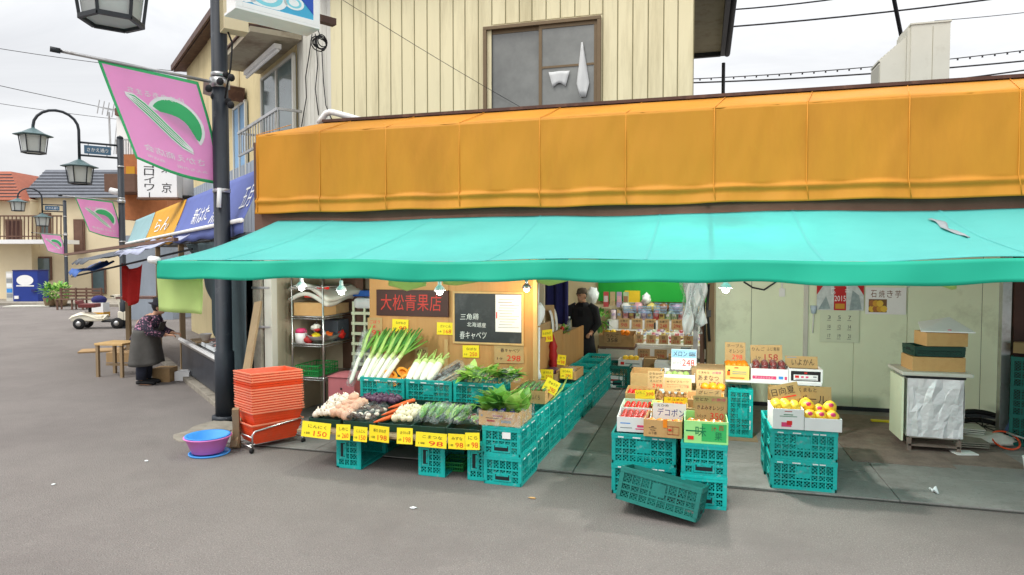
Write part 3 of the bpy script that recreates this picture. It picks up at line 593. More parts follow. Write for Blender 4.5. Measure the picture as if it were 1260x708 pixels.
def nwindow(px0, px1, pyt, pyb, gm, canopy=True):
    a = NP(px0, pyt); b = NP(px1, pyt); c = NP(px0, pyb); zt, zb = a.z, c.z
    s0 = (a-SA).dot(SDR); s1 = (b-SA).dot(SDR)
    fr = MB(whites)
    for (u0, u1, v0, v1) in ((s1, s0, zt-.05, zt), (s1, s0, zb, zb+.05), (s1, s1+.07, zb, zt), (s0-.07, s0, zb, zt), ((s0+s1)/2-.03, (s0+s1)/2+.03, zb, zt)):
        p, q_ = SS(u0, -1.60, v0), SS(u1, -1.60, v0); fr.prism([p, q_, q_+SN*.05, p+SN*.05], (0, 0, v1-v0))
    w = N_(fr, 'window'); gl = MB(gm); p, q_ = SS(s1+.02, -1.61, zb+.02), SS(s0-.02, -1.61, zb+.02); gl.prism([p, q_, q_+SN*.03, p+SN*.03], (0, 0, zt-zb-.04))
    k = FR(nb.location).inverted(); gl.v = [k @ v for v in gl.v]; gl.build('pane', w)
    if canopy:
        m = MB(soffit); top = zt+.16
        p, q_ = SS(s1-.25, -1.63, top), SS(s0+.25, -1.63, top); o1 = SN*.85-Vector((0, 0, .02))
        m.prism([p, q_, q_+o1, p+o1], (0, 0, .09)); m.prism([p+Vector((0, 0, .1)), q_+Vector((0, 0, .1)), q_+o1*1.04+Vector((0, 0, .1)), p+o1*1.04+Vector((0, 0, .1))], (0, 0, .03), brownm)
        N_(m, 'window_canopy')
        m = MB(white); l0, l1 = SS(s1, -1.30, zt+.06), SS(s0, -1.30, zt+.06); m.bar(l0, l1, .12, .08); m.tube([l0-Vector((0, 0, .07)), l1-Vector((0, 0, .07))], .03); N_(m, 'lamp_strip')
    m = MB(steel)                               # little balcony rail below
    p, q_ = SS(s1-.3, -1.2, zb-.05), SS(s0+.3, -1.2, zb-.05)
    if canopy:
        m.bar(p+Vector((0, 0, .45)), q_+Vector((0, 0, .45)), .05, .05); m.bar(p, q_, .04, .04)
        for k in range(16): r_ = p.lerp(q_, k/15); m.bar(r_, r_+Vector((0, 0, .45)), .015, .015)
        for e in (p, q_): m.bar(e+Vector((0, 0, .45)), e+Vector((0, 0, .45))-SN*.4, .04, .04)
        N_(m, 'balcony_rail')
nwindow(325, 366, 98, 190, glassd)
nwindow(290, 306, 135, 230, mat('blue_shutter', C(130, 170, 206), .6, .1, 4), False)
m = MB(brownm); a, b = NP(281, 112), NP(304, 118); m.bar(a+SN*.3, b+SN*.3, .5, .3); N_(m, 'eave_box')
# boxy meter cupboard high on the pole side
a = NP(277, 0); b = NP(299, 38)
pp = PD(288, 20, 8.7)
m = MB(cream2); m.M = FR(pp, RZ_N); m.cb((0, .0, .0), (.3, .22, .42)); 
for k in range(5): m.cb((.152, -.09+.045*k, 0), (.006, .012, .40), seamm)
solo(m, 'meter_box', 'cream ribbed steel cabinet strapped high on the dark pole', 'cabinet', org=pp, rz=RZ_N, bevel=.006)
# illuminated sign box projecting over the corner
t0 = PD(291, -6, 7.4); t1 = PD(391, 38, 8.05); dirn = (Vector((t1.x, t1.y, 0))-Vector((t0.x, t0.y, 0))).normalized()
zb = 2.1 + (322-36)/820*8.0
sg = thing('projecting_sign', 'white framed box sign with blue and turquoise waves above the corner', 'sign', Vector((t1.x, t1.y, zb)), math.atan2(dirn.y, dirn.x))
L = (Vector((t1.x, t1.y))-Vector((t0.x, t0.y))).length
m = MB(white); m.box(-L, 0, 0, .30, 0, 1.1); m.box(-L-.02, .02, -.02, .32, -.03, 0); m.box(-L-.02, -L+.06, -.02, 0, 0, 1.12); m.box(-.06, .02, -.02, 0, 0, 1.12); m.box(-L+.06, -.06, -.02, 0, 0, .06); m.box(-L+.06, -.06, -.02, 0, 1.04, 1.1)
part(m, 'sign_case', sg, bevel=.004)
m = MB(mat('sign_turquoise', C(64, 170, 210), .4, .06, 4)); m.box(-L+.06, -.06, -.012, -.006, .06, 1.04)
m.prism([(-.06, -.013, .12), (-.06, -.013, .48), (-.7, -.013, 1.04), (-1.0, -.013, 1.04)], (0, -.003, 0), mat('sign_blue', C(30, 80, 180), .4, .05, 4))
for k, (cx, cz, r) in enumerate(((-.62, .2, .2), (-.95, .26, .26), (-.3, .2, .1))):
    for rr, mt in ((r, foam), (r*.75, mat('sign_pale', C(130, 210, 224), .4, .05, 4)), (r*.5, foam)):
        m.poly([(cx+rr*math.cos(j*.314)*1.25, -.014-.001*(r-rr)*9, max(.065, cz+rr*.8*math.sin(j*.314))) for j in range(20)][::-1], mt)
m.text('sk', inkw, (-.30, -.0175, .50), (.86, 0, -.5), (.3, 0, .95), .2, .14)
part(m, 'sign_face', sg)
m = MB(brownm); m.box(.02, .3, .1, .2, .12, .2); part(m, 'bracket', sg)
for k, pts in enumerate(([(384, 42), (380, 70), (376, 95), (377, 120), (371, 156)], [(396, 60), (398, 100), (401, 130), (409, 150)], [(388, 42), (391, 80), (388, 110), (392, 142)])):
    m = MB(inkk); m.tube([NP(x, y, -1.62) for x, y in pts], .009, n=5); N_(m, 'wall_cable')
m = MB(blackm); c = Vector((.06, .05, -.16))
for k in range(6): m.tube([c+Vector((math.cos(j*.5)*(.06+.008*k), .02*k-.05, math.sin(j*.5)*(.06+.01*((k*3) % 4)))) for j in range(14)], .007, n=5)
m.tube([c+Vector((0, 0, .06)), Vector((.04, .1, .05))], .006, n=5); part(m, 'cable_coil', sg)

# ------------------------------------------------------------------ street lamps
def make_lantern(root, name, at, s=1.0):
    lt = bpy.data.objects.new
    f = MB(lamptop); M = FR(at)
    f.lathe([(.54*s, .56*s), (.56*s, .585*s), (.30*s, .68*s), (.10*s, .80*s), (.05*s, .82*s), (.04*s, .95*s)], n=6, M=M, smooth=False, mt=lamptop)
    for k in range(6):
        a = k*math.pi/3
        f.bar(M @ Vector((.40*s*math.cos(a), .40*s*math.sin(a), .57*s)), M @ Vector((.33*s*math.cos(a), .33*s*math.sin(a), .03*s)), .035*s, .035*s, black)
        b = a+math.pi/3
        f.bar(M @ Vector((.33*s*math.cos(a), .33*s*math.sin(a), .02*s)), M @ Vector((.33*s*math.cos(b), .33*s*math.sin(b), .02*s)), .045*s, .05*s, black)
    o = f.build(name, root)
    g = MB(lampglass); g.lathe([(.30*s, .035*s), (.37*s, .56*s)], n=6, M=M, smooth=False); g.build('lamp_glass', o)
    return o
def lamp_post(label):
    """origin at the foot, arm towards local +x (street)"""
    t = thing('street_lamp', label, 'street lamp', (0, 0, 0), 0, 'lantern street lamps along the side street')
    m = MB(polem); m.tube([(0, 0, 0), (0, 0, .9), (0, 0, .92), (0, 0, 6.6)], [.125, .125, .105, .10], n=14); m.lathe([(.11, 6.6), (.09, 6.66), (.01, 6.7)], n=12)
    m.tube([(0, 0, .0), (0, 0, .06)], [.17, .17], n=12)
    for z in (3.0, 4.5, 5.6): m.lathe([(.112, z), (.112, z+.05)], n=14, mt=steel)
    part(m, 'pole', t)
    m = MB(polem); m.tube([(0, 0, 6.35), (1.2, 0, 6.35)], .035); m.tube([(0, 0, 5.92), (1.2, 0, 5.92)], .035)
    arc = [(1.2, 0, 5.7), (1.2, 0, 6.6)]+[(1.2+.625*(1-math.cos(a)), 0, 6.75+.58*math.sin(a)) for a in [i*math.pi/10 for i in range(11)]]+[(2.45, 0, 6.72)]
    m.tube(arc, .045, n=10); part(m, 'gooseneck_arm', t)
    make_lantern(t, 'lantern', (1.2, 0, 4.95)); make_lantern(t, 'lantern', (2.45, 0, 5.86))
    m = MB(mat('street_name_plate', C(72, 104, 130), .5, .1, 6)); m.box(.28, 1.06, -.02, .02, 5.99, 6.27)
    m.text('さかえ通り', inkw, (.67, -.0225, 6.13), (1, 0, 0), (0, 0, 1), .62, .13)
    m.text('さかえ通り', inkw, (.67, .0225, 6.13), (-1, 0, 0), (0, 0, 1), .62, .13)
    for x in (.4, .94): m.box(x-.01, x+.01, -.008, .008, 6.27, 6.32, polem); m.box(x-.01, x+.01, -.008, .008, 5.95, 5.99, polem)
    part(m, 'name_plate', t)
    m = MB(steel); m.tube([(0, 0, 4.42), (1.75, 0, 4.53)], .02); m.tube([(1.72, 0, 4.528), (1.82, 0, 4.534)], .032, black); m.lathe([(.125, 4.36), (.125, 4.48)], n=14); part(m, 'banner_rod', t)
    return t
P1 = Vector((-6.06, 7.42, 0))
lamp1 = lamp_post('near street lamp pole beside the orange canopy with a lantern at the top edge')
lamp1.location = P1; lamp1.rotation_euler.z = RZ_N
P2 = Vector((-17.5, 16.86, 0)); P3 = Vector((-31.1, 26.5, 0))
lamp2 = dup(lamp1, P2, RZ_N, 'middle street lamp with two lanterns on a gooseneck beside the white hanging sign', scale=.9)
lamp3 = dup(lamp1, P3, RZ_N, 'farthest street lamp, small, standing before the grey roofed house', scale=.78)
m = MB(white); c = Vector((.1, -.35, 4.3)); m.tube([c+Vector((.16, -.1, .05)), c-Vector((.16, -.1, .05))], [.09, .11], n=12); m.tube([c+Vector((.165, -.104, .052)), c+Vector((.17, -.108, .054))], [.08, .07], holem, n=12); m.tube([c, (0, 0, 4.3)], .02, steel)
m.v = [FR(P2, RZ_N) @ v for v in m.v]; solo(m, 'security_camera', 'white bullet security camera on the middle street lamp pole', 'camera')
# cables and fittings wrapped round the near pole
m = MB(blackm)
for k in range(7): a = k*1.3; z = 4.1+.07*k; m.ell((P1.x+.2*math.cos(a)*.8+.1, P1.y-.12+.1*math.sin(a), z), (.05, .04, .05), n=7, m=5)
m.tube([(P1.x+.12, P1.y-.06, 5.2), (P1.x+.25, P1.y-.06, 4.9), (P1.x+.22, P1.y-.06, 4.6), (P1.x+.14, P1.y-.08, 4.2)], .012, n=5)
m.tube([(P1.x+.05, P1.y-.1, 3.05), (P1.x+.05, P1.y-.12, 2.8)], .03, white, n=6)
solo(m, 'cable_clamp', 'cluster of black cable clamps and loose wires on the near pole', 'cable')

# ------------------------------------------------------------------ pink banners
def make_banner(label):
    t = thing('street_banner', label, 'banner', (0, 0, 0), 0, 'pink banners on the street lamps')
    TL, TR, BR, BL = Vector((1.36, 0, 4.50)), Vector((.26, 0, 4.40)), Vector((.0, -.16, 3.12)), Vector((.98, -.05, 3.36))
    def cl(u, v):     # u 0 at the pole side -> 1 street end, v 0 top
        p = TR.lerp(TL, u).lerp(BR.lerp(BL, u), v)
        s = 1-.0*v
        return Vector((p.x-.03*math.sin(3.1*v)*(1-u)*1.3, p.y+(.05*math.sin(u*5+v*2.5)+.10*v*math.sin(u*3))*min(1, v*2+.1), p.z-.10*math.sin(math.pi*v*.9)*0 - .05*math.sin(math.pi*u)*v))
    m = MB(bannerp)
    m.sheet(32, 32, lambda u, v: cl(u, v), mfn=lambda u, v: bannerg if (u < .045 or u > .955 or v < .033 or v > .967) else bannerp)
    o = part(m, 'banner_cloth', t, solid=.003)
    g = MB(inkw)
    def on(u, v, k=1, side=1):
        e = .01; n = (cl(u+e, v)-cl(u-e, v)).cross(cl(u, v+e)-cl(u, v-e)).normalized(); return cl(u, v)+n*(.004+.0015*k)*side
    def shape(uv, mt, k):      # filled outline laid on the cloth from a fan of small triangles; seen mirrored from the street corner
        for side in (1, -1):
            c = (sum(a for a, b in uv)/len(uv), sum(b for a, b in uv)/len(uv)); n = len(uv); K = 7 if n > 8 else 2
            v = [on(*c, k, side)]+[on(c[0]+(a-c[0])*j/K, c[1]+(b-c[1])*j/K, k, side) for j in range(1, K+1) for a, b in uv]
            f = [(0, 1+i, 1+(i+1) % n) for i in range(n)]+[(1+j*n+i, 1+(j+1)*n+i, 1+(j+1)*n+(i+1) % n, 1+j*n+(i+1) % n) for j in range(K-1) for i in range(n)]
            g.add(v, f, mt)
    # leaf: a half disc below a slanting striped stalk
    cx, cy, r = .38, .49, .27
    half = [(cx+r*math.cos(a)*.95-.0, cy-.02+r*.82*math.sin(a)) for a in [math.pi*(.79+1.02*i/16) for i in range(17)]]
    def stalk(o0, o1): return [(.80+.02*o0, .27+o0*.10), (.66, .33+o0*.10), (.52, .47+o0*.12), (.40, .60+o0*.10), (.22, .74+o0*.02), (.24, .74+o1*.02), (.42, .60+o1*.10), (.54, .47+o1*.12), (.68, .33+o1*.10), (.82, .27+o1*.10)]
    big = [(cx+(r+.035)*math.cos(a)*.95, cy-.02+(r+.035)*.82*math.sin(a)) for a in [math.pi*(.76+1.08*i/16) for i in range(17)]]
    shape(big, inkw, 0); shape(half, bannerg, 1)
    def band(pts, w0, w1, mt, k):
        for i in range(len(pts)-1):
            (a0, b0), (a1, b1) = pts[i], pts[i+1]
            shape([(a0, b0+w0[i]), (a1, b1+w0[i+1]), (a1, b1+w1[i+1]), (a0, b0+w1[i])], mt, k)
    path = [(.84, .285), (.75, .33), (.66, .40), (.57, .485), (.48, .57), (.38, .65), (.27, .72)]
    th = [.004, .05, .06, .06, .055, .045, .01]
    band(path, [-x-.016 for x in th], [x+.016 for x in th], inkw, 2)
    band(path, [-x for x in th], [x for x in th], bannerg, 3)
    for q_ in (-.5, 0, .5): band(path, [x*q_-.007 for x in th], [x*q_+.007 for x in th], inkw, 4)
    # lettering curved onto the cloth; u grows towards the street so it reads mirrored from the shop side
    def lettering(st, u0, u1, v0, v1):
        p, f = text_mesh(st)
        for side in (1, -1): g.add([on(u0+(u1-u0)*(x+.5), v1+(v0-v1)*(y+.5), 2, side) for x, y in p], f, inkw)
    lettering('ゆめのあるまち', .24, .80, .205, .265); lettering('さかえ商店会', .16, .84, .775, .845); lettering('商店街', .64, .84, .885, .915); lettering('みんなの街', .14, .5, .885, .915)
    gm = g.build('banner_print', o)
    return t
ban1 = make_banner('large pink green edged banner with a green leaf mark on the near pole')
ban1.location = P1; ban1.rotation_euler.z = RZ_N
dup(ban1, P2, RZ_N, 'smaller pink banner with green leaf mark on the middle street lamp', scale=.9)
dup(ban1, P3, RZ_N, 'tiny far pink banner on the farthest street lamp', scale=.78)

# ------------------------------------------------------------------ fishmonger stall on the corner of the side street
fs = thing('side_stall', 'low roofed side street stall with dark steel counter and netting', 'stall', SS(1.5, 0, 0))
def F_(mb, name, **k): return part(mb, name, fs, world=True, **k)
m = MB(steel)
def sbox(mb, s0, s1, o0, o1, z0, z1, mt=None):
    a, b = SS(s0, o0, z0), SS(s1, o0, z0); c, d = SS(s1, o1, z0), SS(s0, o1, z0); mb.prism([a, d, c, b], (0, 0, z1-z0), mt)
ctm = mat('counter_dark', C(72, 76, 84), .4, .25, 4, metal=.3, dirt=C(46, 48, 54), dscale=3)
m = MB(ctm); sbox(m, .05, 3.9, -.8, -.02, .10, .60); sbox(m, .0, 3.95, -.85, .02, .60, .64, steel); sbox(m, .0, 3.95, -.02, .03, .64, .68, white); sbox(m, .05, 3.95, -.85, -.80, .64, .82, ctm)
for s in (.2, 2, 3.8): sbox(m, s-.06, s+.06, -.7, -.1, 0, .10, black)
F_(m, 'counter')
m = MB(greytarp); sbox(m, -1.0, 7, -1.2, .0, 2.42, 2.47); F_(m, 'stall_roof')
m = MB(dbrown); sbox(m, -1.0, 7, -1.55, -1.45, 0, 2.42); F_(m, 'stall_back_wall')
m = MB(oldwood)
for s in (3.95, 6.9): m = MB(oldwood); sbox(m, s, s+.09, -.1, -.01, 0, 2.42); F_(m, 'stall_post')
ct_items = [('fish_tray', 'pale tray of fish near the netting on the dark counter', 1.0), ('fish_tray', 'pale tray of fish in the middle of the dark counter', 1.9), ('fish_tray', 'pale tray at the far end of the dark counter', 2.7)]
for nm, lb, s in ct_items:
    m = MB(foam); p = SS(s, -.4, .66); m.M = FR(p, RZ_D); m.cb((0, 0, .01), (.7, .55, .02), foam)
    for sx, dx, dy, w_, d_ in ((0, 0, .27, .7, .02), (0, 0, -.27, .7, .02), (0, .35, 0, .02, .56), (0, -.35, 0, .02, .56)): m.cb((dx, dy, .03), (w_, d_, .06), foam)
    for k in range(7): m.ell((-.27+.09*k, rnd.uniform(-.05, .05), .045), (.035, .17, .03), (steel, mat('fish_pink', C(214, 160, 150), .3, .2, 14))[k % 2], n=8, m=6, M=Matrix.Rotation(.2, 4, 'Z'))
    solo(m, nm, lb, 'tray', org=p, rz=RZ_D, group='fish trays on the side stall')
m = MB(wood); p = PD(222, 400, 10.6); m.M = FR(SS(2.0, -.55, .66), RZ_D)
m.cb((0, 0, .14), (.7, .25, .24), mat('orange_wood_box', C(214, 142, 66), .7, .15, 8, stretch=(.2, 1, 1))); m.cb((0, 0, .27), (.72, .27, .02), ply)
solo(m, 'wooden_box', 'orange brown wooden box standing on the counter under the lime cloth', 'box', rz=RZ_D)
m = MB(oldwood); p = SS(2.9, -.2, .70); m.M = FR(p, RZ_D); m.cb((0, 0, .012), (.62, .3, .024)); solo(m, 'chopping_board', 'pale chopping board on the counter in front of the woman', 'board', org=p, rz=RZ_D)
m = MB(white); p = SS(2.75, -.22, .725); m.lathe([(.06, 0), (.10, .12), (.105, .12), (.095, .115), (.055, .008)], n=14, M=FR(p)); solo(m, 'white_tub', 'white plastic tub beside the woman on the counter', 'tub', org=p)
# netting curtain hung from the stall roof to the counter
def net(u, v):
    pt = SS(3.3-4.3*u, -.02-.2*v*(1-u)+.03*math.sin(u*19)*(.3+v), 2.40)
    zb_ = .12 if u > .78 else .69+1.55*max(0, 1-u*1.75)
    return pt+Vector((0, 0, -(2.40-zb_)*v))+SN*(.05*math.sin(u*26+v*2)*(.4+.6*v))
m = MB(tarpm); m.sheet(70, 26, net); solo(m, 'netting_curtain', 'dark green netting curtain hanging in folds at the end of the stall counter', 'curtain', solid=.004)
def net2(u, v):
    pt = Vector((-5.62+.12*u, 7.20-.9*u, 0)) + Vector((.05*math.sin(u*18), .05*math.cos(u*14), 2.35-2.2*v)); return pt
m = MB(tarpm); m.sheet(40, 22, lambda u, v: (-6.36+.82*u+.03*math.sin(v*4), 8.22-.66*u+.03*math.sin(u*13+v*2.5+2*math.sin(u*5))*(.4+.6*v)+.03*noise.noise(Vector((u*4, v*3, 1))), 2.38-(2.26+.05*math.sin(u*9))*v)); solo(m, 'tarp_curtain', 'dark green tarp curtain hung behind the near pole beside the corner post', 'curtain', solid=.004)
m = MB(oldwood); a = PZ(288, 553, .0); b = PD(318, 372, 8.35); m.bar((a.x, a.y, .02), b, .10, .035, up=(0, 1, 0)); solo(m, 'wooden_plank', 'weathered plank leaning against the corner post behind the red baskets', 'plank')
m = MB(oldwood); a = PZ(291, 552, 0); m.M = FR(a, .5, R(8)); m.cb((0, .05, .22), (.07, .07, .46)); solo(m, 'wooden_stake', 'short weathered stake beside the blue and pink basin', 'stake', org=a)
# sloping awnings over the stall
def stall_awning(s0, s1, t0, t1, mt, label, letters, zf=2.62, zt=3.36, of=.02, ot=-.35, wm=white):
    t = thing('stall_awning', label, 'awning', SS((s0+s1)/2, 0, zf))
    m = MB(mt)
    def fn(u, v): a = SS(s0+(s1-s0)*u, of, zf).lerp(SS(t0+(t1-t0)*u, ot, zt), v); return a-Vector((0, 0, .03*math.sin(math.pi*u*4)**2*(1-v)+.03*math.sin(math.pi*v)))
    m.sheet(24, 10, fn); m.sheet(24, 2, lambda u, v: fn(u, 0)-Vector((0, 0, .16*v))+SN*.01*math.sin(u*40)*v)
    part(m, 'canvas', t, world=True, solid=.004)
    m = MB(wm)
    for st, u, v, w, h in letters:
        p, f = text_mesh(st); nrm = (fn(.5, .6)-fn(.5, .4)).cross(fn(.6, .5)-fn(.4, .5)).normalized(); nrm *= 1 if nrm.dot(SN) > 0 else -1
        lw = abs(s1-s0); lh = (fn(.5, 1)-fn(.5, 0)).length
        m.add([fn(u-(x*w)/lw, v+(y*h)/lh)+nrm*.012 for x, y in p], f)
    part(m, 'lettering', t, world=True)
    m = MB(steel); m.tube([fn(0, 0)+SN*.02, fn(1, 0)+SN*.02], .03, white); part(m, 'front_bar', t, world=True)
stall_awning(-.95, 4.35, -.62, 5.0, bluec, 'steep blue canvas stall awning with white lettering behind the near pole', [('新はた', .60, .40, 1.3, .40), ('魚', .38, .52, .5, .78), ('五月', .06, .5, .5, .42)])
stall_awning(4.45, 8.4, 5.1, 9.4, yelc, 'ochre yellow stall awning with white lettering next to the blue one', [('らん', .5, .45, 2.0, .5)])
stall_awning(8.5, 12.4, 9.5, 13.6, palec, 'pale blue stall awning farthest along the side street', [])
# low tarps reaching out over the street
def tarp(nm, lb, mt, s0, s1, o0, o1, z0, z1, seed):
    m = MB(mt); m.sheet(22, 10, lambda u, v: SS(s0+(s1-s0)*u, o0+(o1-o0)*v, z0+(z1-z0)*v)+Vector((0, 0, .06*noise.noise(Vector((u*5+seed, v*3, seed)))-.05*math.sin(math.pi*v)-.09*(v > .95))))
    solo(m, nm, lb, 'tarp', solid=.006)
tarp('low_tarp', 'white and blue striped low tarp under the ochre awning', mat('pale_tarp', C(186, 192, 216), .6, .15, 4, transl=.2), 1.0, 5.2, .3, .95, 2.50, 2.30, 1)
tarp('low_tarp', 'grey tarp sagging at the far end of the stalls', greytarp, 4.0, 8.6, .5, 1.5, 2.38, 2.14, 2)
tarp('low_tarp', 'bright blue tarp flap at the far end of the stalls', bluetarp, 5.4, 9.2, .9, 1.55, 2.10, 1.90, 3)
m = MB(dbrown); m.bar(SS(.9, .5, 2.42), SS(9.2, 1.6, 2.26), .06, .05); m.bar(SS(2.0, .1, 2.3), SS(8.5, 1.5, 1.75), .03, .03, black); solo(m, 'tarp_pole', 'long brown pole carrying the low tarps', 'pole')
m = MB(mat('red_cloth', C(226, 60, 56), .8, .12, 6, transl=.3)); a = PD(168, 345, 13.5); m.sheet(8, 8, lambda u, v: (a.x-.25+.5*u*(1-.2*v)-.12, a.y+.05*math.sin(9*u), a.z+.35-.75*v-.12*math.sin(3*u)))
solo(m, 'red_cloth', 'red cloth hanging under the low tarps behind the woman', 'cloth', solid=.004)
# hanging vertical signboard
a = PD(167, 130, 13.6); b = PD(218, 243, 13.6)
t = thing('hanging_sign', 'tall white signboard with black upright lettering hung over the stalls', 'sign', Vector(((a.x+b.x)/2, (a.y+b.y)/2, b.z)), YAW)
w = (b-a).dot(RT); h = a.z-b.z
m = MB(white); m.box(-w/2, w/2, 0, .22, 0, h); m.box(-w/2-.02, w/2+.02, -.01, .23, -.04, 0, dbrown); part(m, 'board', t, bevel=.006)
m = MB(inkk)
for k, ch in enumerate('東京'): m.text(ch, inkk, (w*.24, -.004, h*.32-k*.40), (1, 0, -.05), (.05, 0, 1), .2, .2)
for k, ch in enumerate('コロイワ'): m.text(ch, inkk, (-w*.2, -.004, h*.36-k*.155), (1, 0, -.05), (.05, 0, 1), .2, .135)
m.text('|', inkk, (-w*.2, -.004, h*.36-.62), (1, 0, 0), (0, 0, 1), .02, .11)
m.box(w*.06, w*.42, -.004, -.001, h*.44, h*.52, mat('sign_brown', C(150, 74, 46), .6)); part(m, 'lettering', t)
m = MB(white); a = PD(226, 190, 14); b = PD(228, 246, 14); m.tube([a, b], .17, n=12); m.tube([a.lerp(b, .45), a.lerp(b, .52)], .172, inkk, n=12); m.tube([a.lerp(b, .92), b], .173, inkk, n=12)
solo(m, 'wall_duct', 'white round duct with black bands to the right of the hanging sign', 'duct')
# support for the hanging sign and duct: narrow building front behind them
gh = thing('narrow_building', 'narrow brown and white building beyond the hanging sign', 'building', PD(160, 400, 24)*1)
gh.location.z = 0
def G_(mb, name, **k): return part(mb, name, gh, world=True, **k)
def ubox(mb, px0, px1, py0, py1, D, dep, mt, z0=None):
    a = PD(px0, py0, D); b = PD(px1, py1, D); zb_ = b.z if z0 is None else z0
    p0 = Vector((a.x, a.y, zb_)); p1 = Vector((b.x, b.y, zb_)); q_ = FW*dep
    mb.prism([p0, p1, p1+q_, p0+q_], (0, 0, a.z-zb_), mt)
m = MB(brick); ubox(m, 150, 200, 190, 0, 24, 5, brick, 3.6); ubox(m, 150, 205, 290, 0, 24.02, 5, shtile, 0); G_(m, 'wall')
m = MB(white); ubox(m, 143, 175, 140, 190, 24.5, 3, white); ubox(m, 166, 176, 128, 190, 23.4, .3, beige); G_(m, 'penthouse')
m = MB(dbrown); ubox(m, 141, 150, 133, 142, 24.3, 3.4, dbrown); ubox(m, 128, 166, 214, 236, 22.9, 2, dbrown); G_(m, 'roof')
m = MB(steel); 
for k in range(9): a = PD(143+k*3, 172, 24.0); b = PD(143+k*3, 190, 24.0); m.bar(a, b, .03, .03)
m.bar(PD(142, 172, 24.0), PD(170, 172, 24.0), .05, .05); G_(m, 'balcony_rail')
m = MB(glassd); ubox(m, 155, 166, 205, 226, 23.98, .06, yelc); G_(m, 'window')
m = MB(steel); a = PD(136, 185, 25); b = PD(134, 138, 25); m.bar(a, b, .05, .05); m.bar(PD(119, 131, 25), PD(150, 139, 25), .04, .04)
for k in range(5): a = PD(121+k*6, 131.5+k*1.6, 25); m.bar(a-RT*.05-Vector((0, 0, .25)), a+RT*.05+Vector((0, 0, .25)), .025, .025)
m.bar(a, PD(140, 190, 25), .02, .02); G_(m, 'aerial')
# corner house beyond, grey mansard roof
hs = thing('mansard_house', 'cream house with grey slate mansard roof and balcony at the end of the street', 'building', PD(90, 372, 36)); hs.location.z = 0
def H_(mb, name, **k): return part(mb, name, hs, world=True, **k)
DH = 36
m = MB(cream2); ubox(m, 30, 175, 243, 0, DH, 9, cream2, 0); ubox(m, -45, 30, 245, 0, DH-.6, 9, cream2, 0); H_(m, 'wall')
def mansard(mb, x0, x1, yb, yt, inset, D, mt):
    a, b = PD(x0, yb, D-.4), PD(x1, yb, D-.4); zt = PD(60, yt, D).z
    c = PD(x0+inset, yt, D+1.0); d = PD(x1-inset, yt, D+1.0); c.z = d.z = zt
    b.z = a.z
    mb.add([a, b, d, c, a+FW*9, b+FW*9, c+FW*6, d+FW*6], [(0, 1, 2, 3), (1, 5, 7, 2), (3, 2, 7, 6), (4, 0, 3, 6), (0, 4, 5, 1)], mt)
    for k in range(1, 9):
        u = k/9; p, q_ = a.lerp(c, u), b.lerp(d, u); mb.bar(p-FW*.02, q_-FW*.02, .05, .035, mat('slate_line', C(80, 84, 92), .7))
m = MB(slate); mansard(m, 24, 185, 243, 206, 32, DH, slate); H_(m, 'roof')
m = MB(otile); mansard(m, -60, 27, 246, 208, 14, DH-.8, otile); H_(m, 'tiled_roof')
m = MB(cream2); ubox(m, -40, 76, 295, 300, DH-1.8, 1.4, white); H_(m, 'balcony')
m = MB(dbrown)
for k in range(22): a = PD(-30+k*5, 266, DH-1.7); b = PD(-30+k*5, 295, DH-1.7); m.bar(a, b, .04, .04)
m.bar(PD(-30, 266, DH-1.7), PD(76, 266, DH-1.7), .07, .07); m.bar(PD(-30, 291, DH-1.7), PD(76, 291, DH-1.7), .06, .06); H_(m, 'balcony_rail')
for px0, px1, py0, py1, nm, mt in ((44, 63, 316, 345, 'window', dbronze), (6, 26, 270, 295, 'balcony_door', dwood), (48, 62, 262, 292, 'balcony_door', glassd), (90, 104, 270, 312, 'window', dbrown), (112, 130, 330, 362, 'shop_window', glassd)):
    m = MB(dbrown); ubox(m, px0, px1, py0, py1, DH-.7 if px1 < 30 else DH-.12, .1, dbrown); w = H_(m, nm)
    g = MB(mt); ubox(g, px0+2, px1-2, py0+2, py1-1, (DH-.7 if px1 < 30 else DH-.12)-.03, .05, mt if mt != dbronze else glassd); k = FR(hs.location).inverted(); g.v = [k @ v for v in g.v]; g.build('pane', w)
# vending machines and street clutter at the far corner
a = PD(16, 367, 33)
vm = thing('vending_machine', 'dark blue drinks vending machine against the cream house', 'vending machine', (a.x, a.y, .10), YAW)
w = 31*33/820; h = 38*33/820
m = MB(bvend); m.box(0, w, 0, .8, 0, h); m.box(-.02, w+.02, -.02, .82, h, h+.05, navy); part(m, 'cabinet', vm, bevel=.03)
m = MB(inkw); m.poly([(w*.5+.42*math.cos(k*.26), -.012, h*.70+.26*math.sin(k*.26)) for k in range(24)][::-1], white); m.box(w*.15, w*.85, -.01, -.004, h*.5, h*.54, white); m.box(.1, .3, -.05, -.004, .15, .3, white); m.box(w*.78, w*.95, -.08, -.004, .5, .62, navy); part(m, 'front_panel', vm)
m = MB(whites); p = PD(8, 368, 33.2); m.M = FR((p.x, p.y, .10), YAW); m.box(0, .34, 0, .7, 0, 1.5)
for k in range(5): m.box(.03, .31, -.01, -.002, .2+k*.25, .4+k*.25, (inkgy, bluep, foam, inkgy, white)[k])
solo(m, 'vending_machine', 'narrow pale machine to the left of the blue vending machine', 'vending machine', org=(p.x, p.y, .10), rz=YAW)
def shrub(mb, c, r, n, mts, L=.12):
    for k in range(n):
        d = Vector((rnd.gauss(0, 1), rnd.gauss(0, 1), rnd.gauss(0, .8)+.2)).normalized(); p = Vector(c)+Vector((d.x*r[0], d.y*r[1], d.z*r[2]))*rnd.uniform(.35, 1)
        leaf(mb, p, d+Vector((rnd.uniform(-.5, .5), rnd.uniform(-.5, .5), .3)), L*rnd.uniform(.7, 1.3), L*.5, rnd.choice(mts))
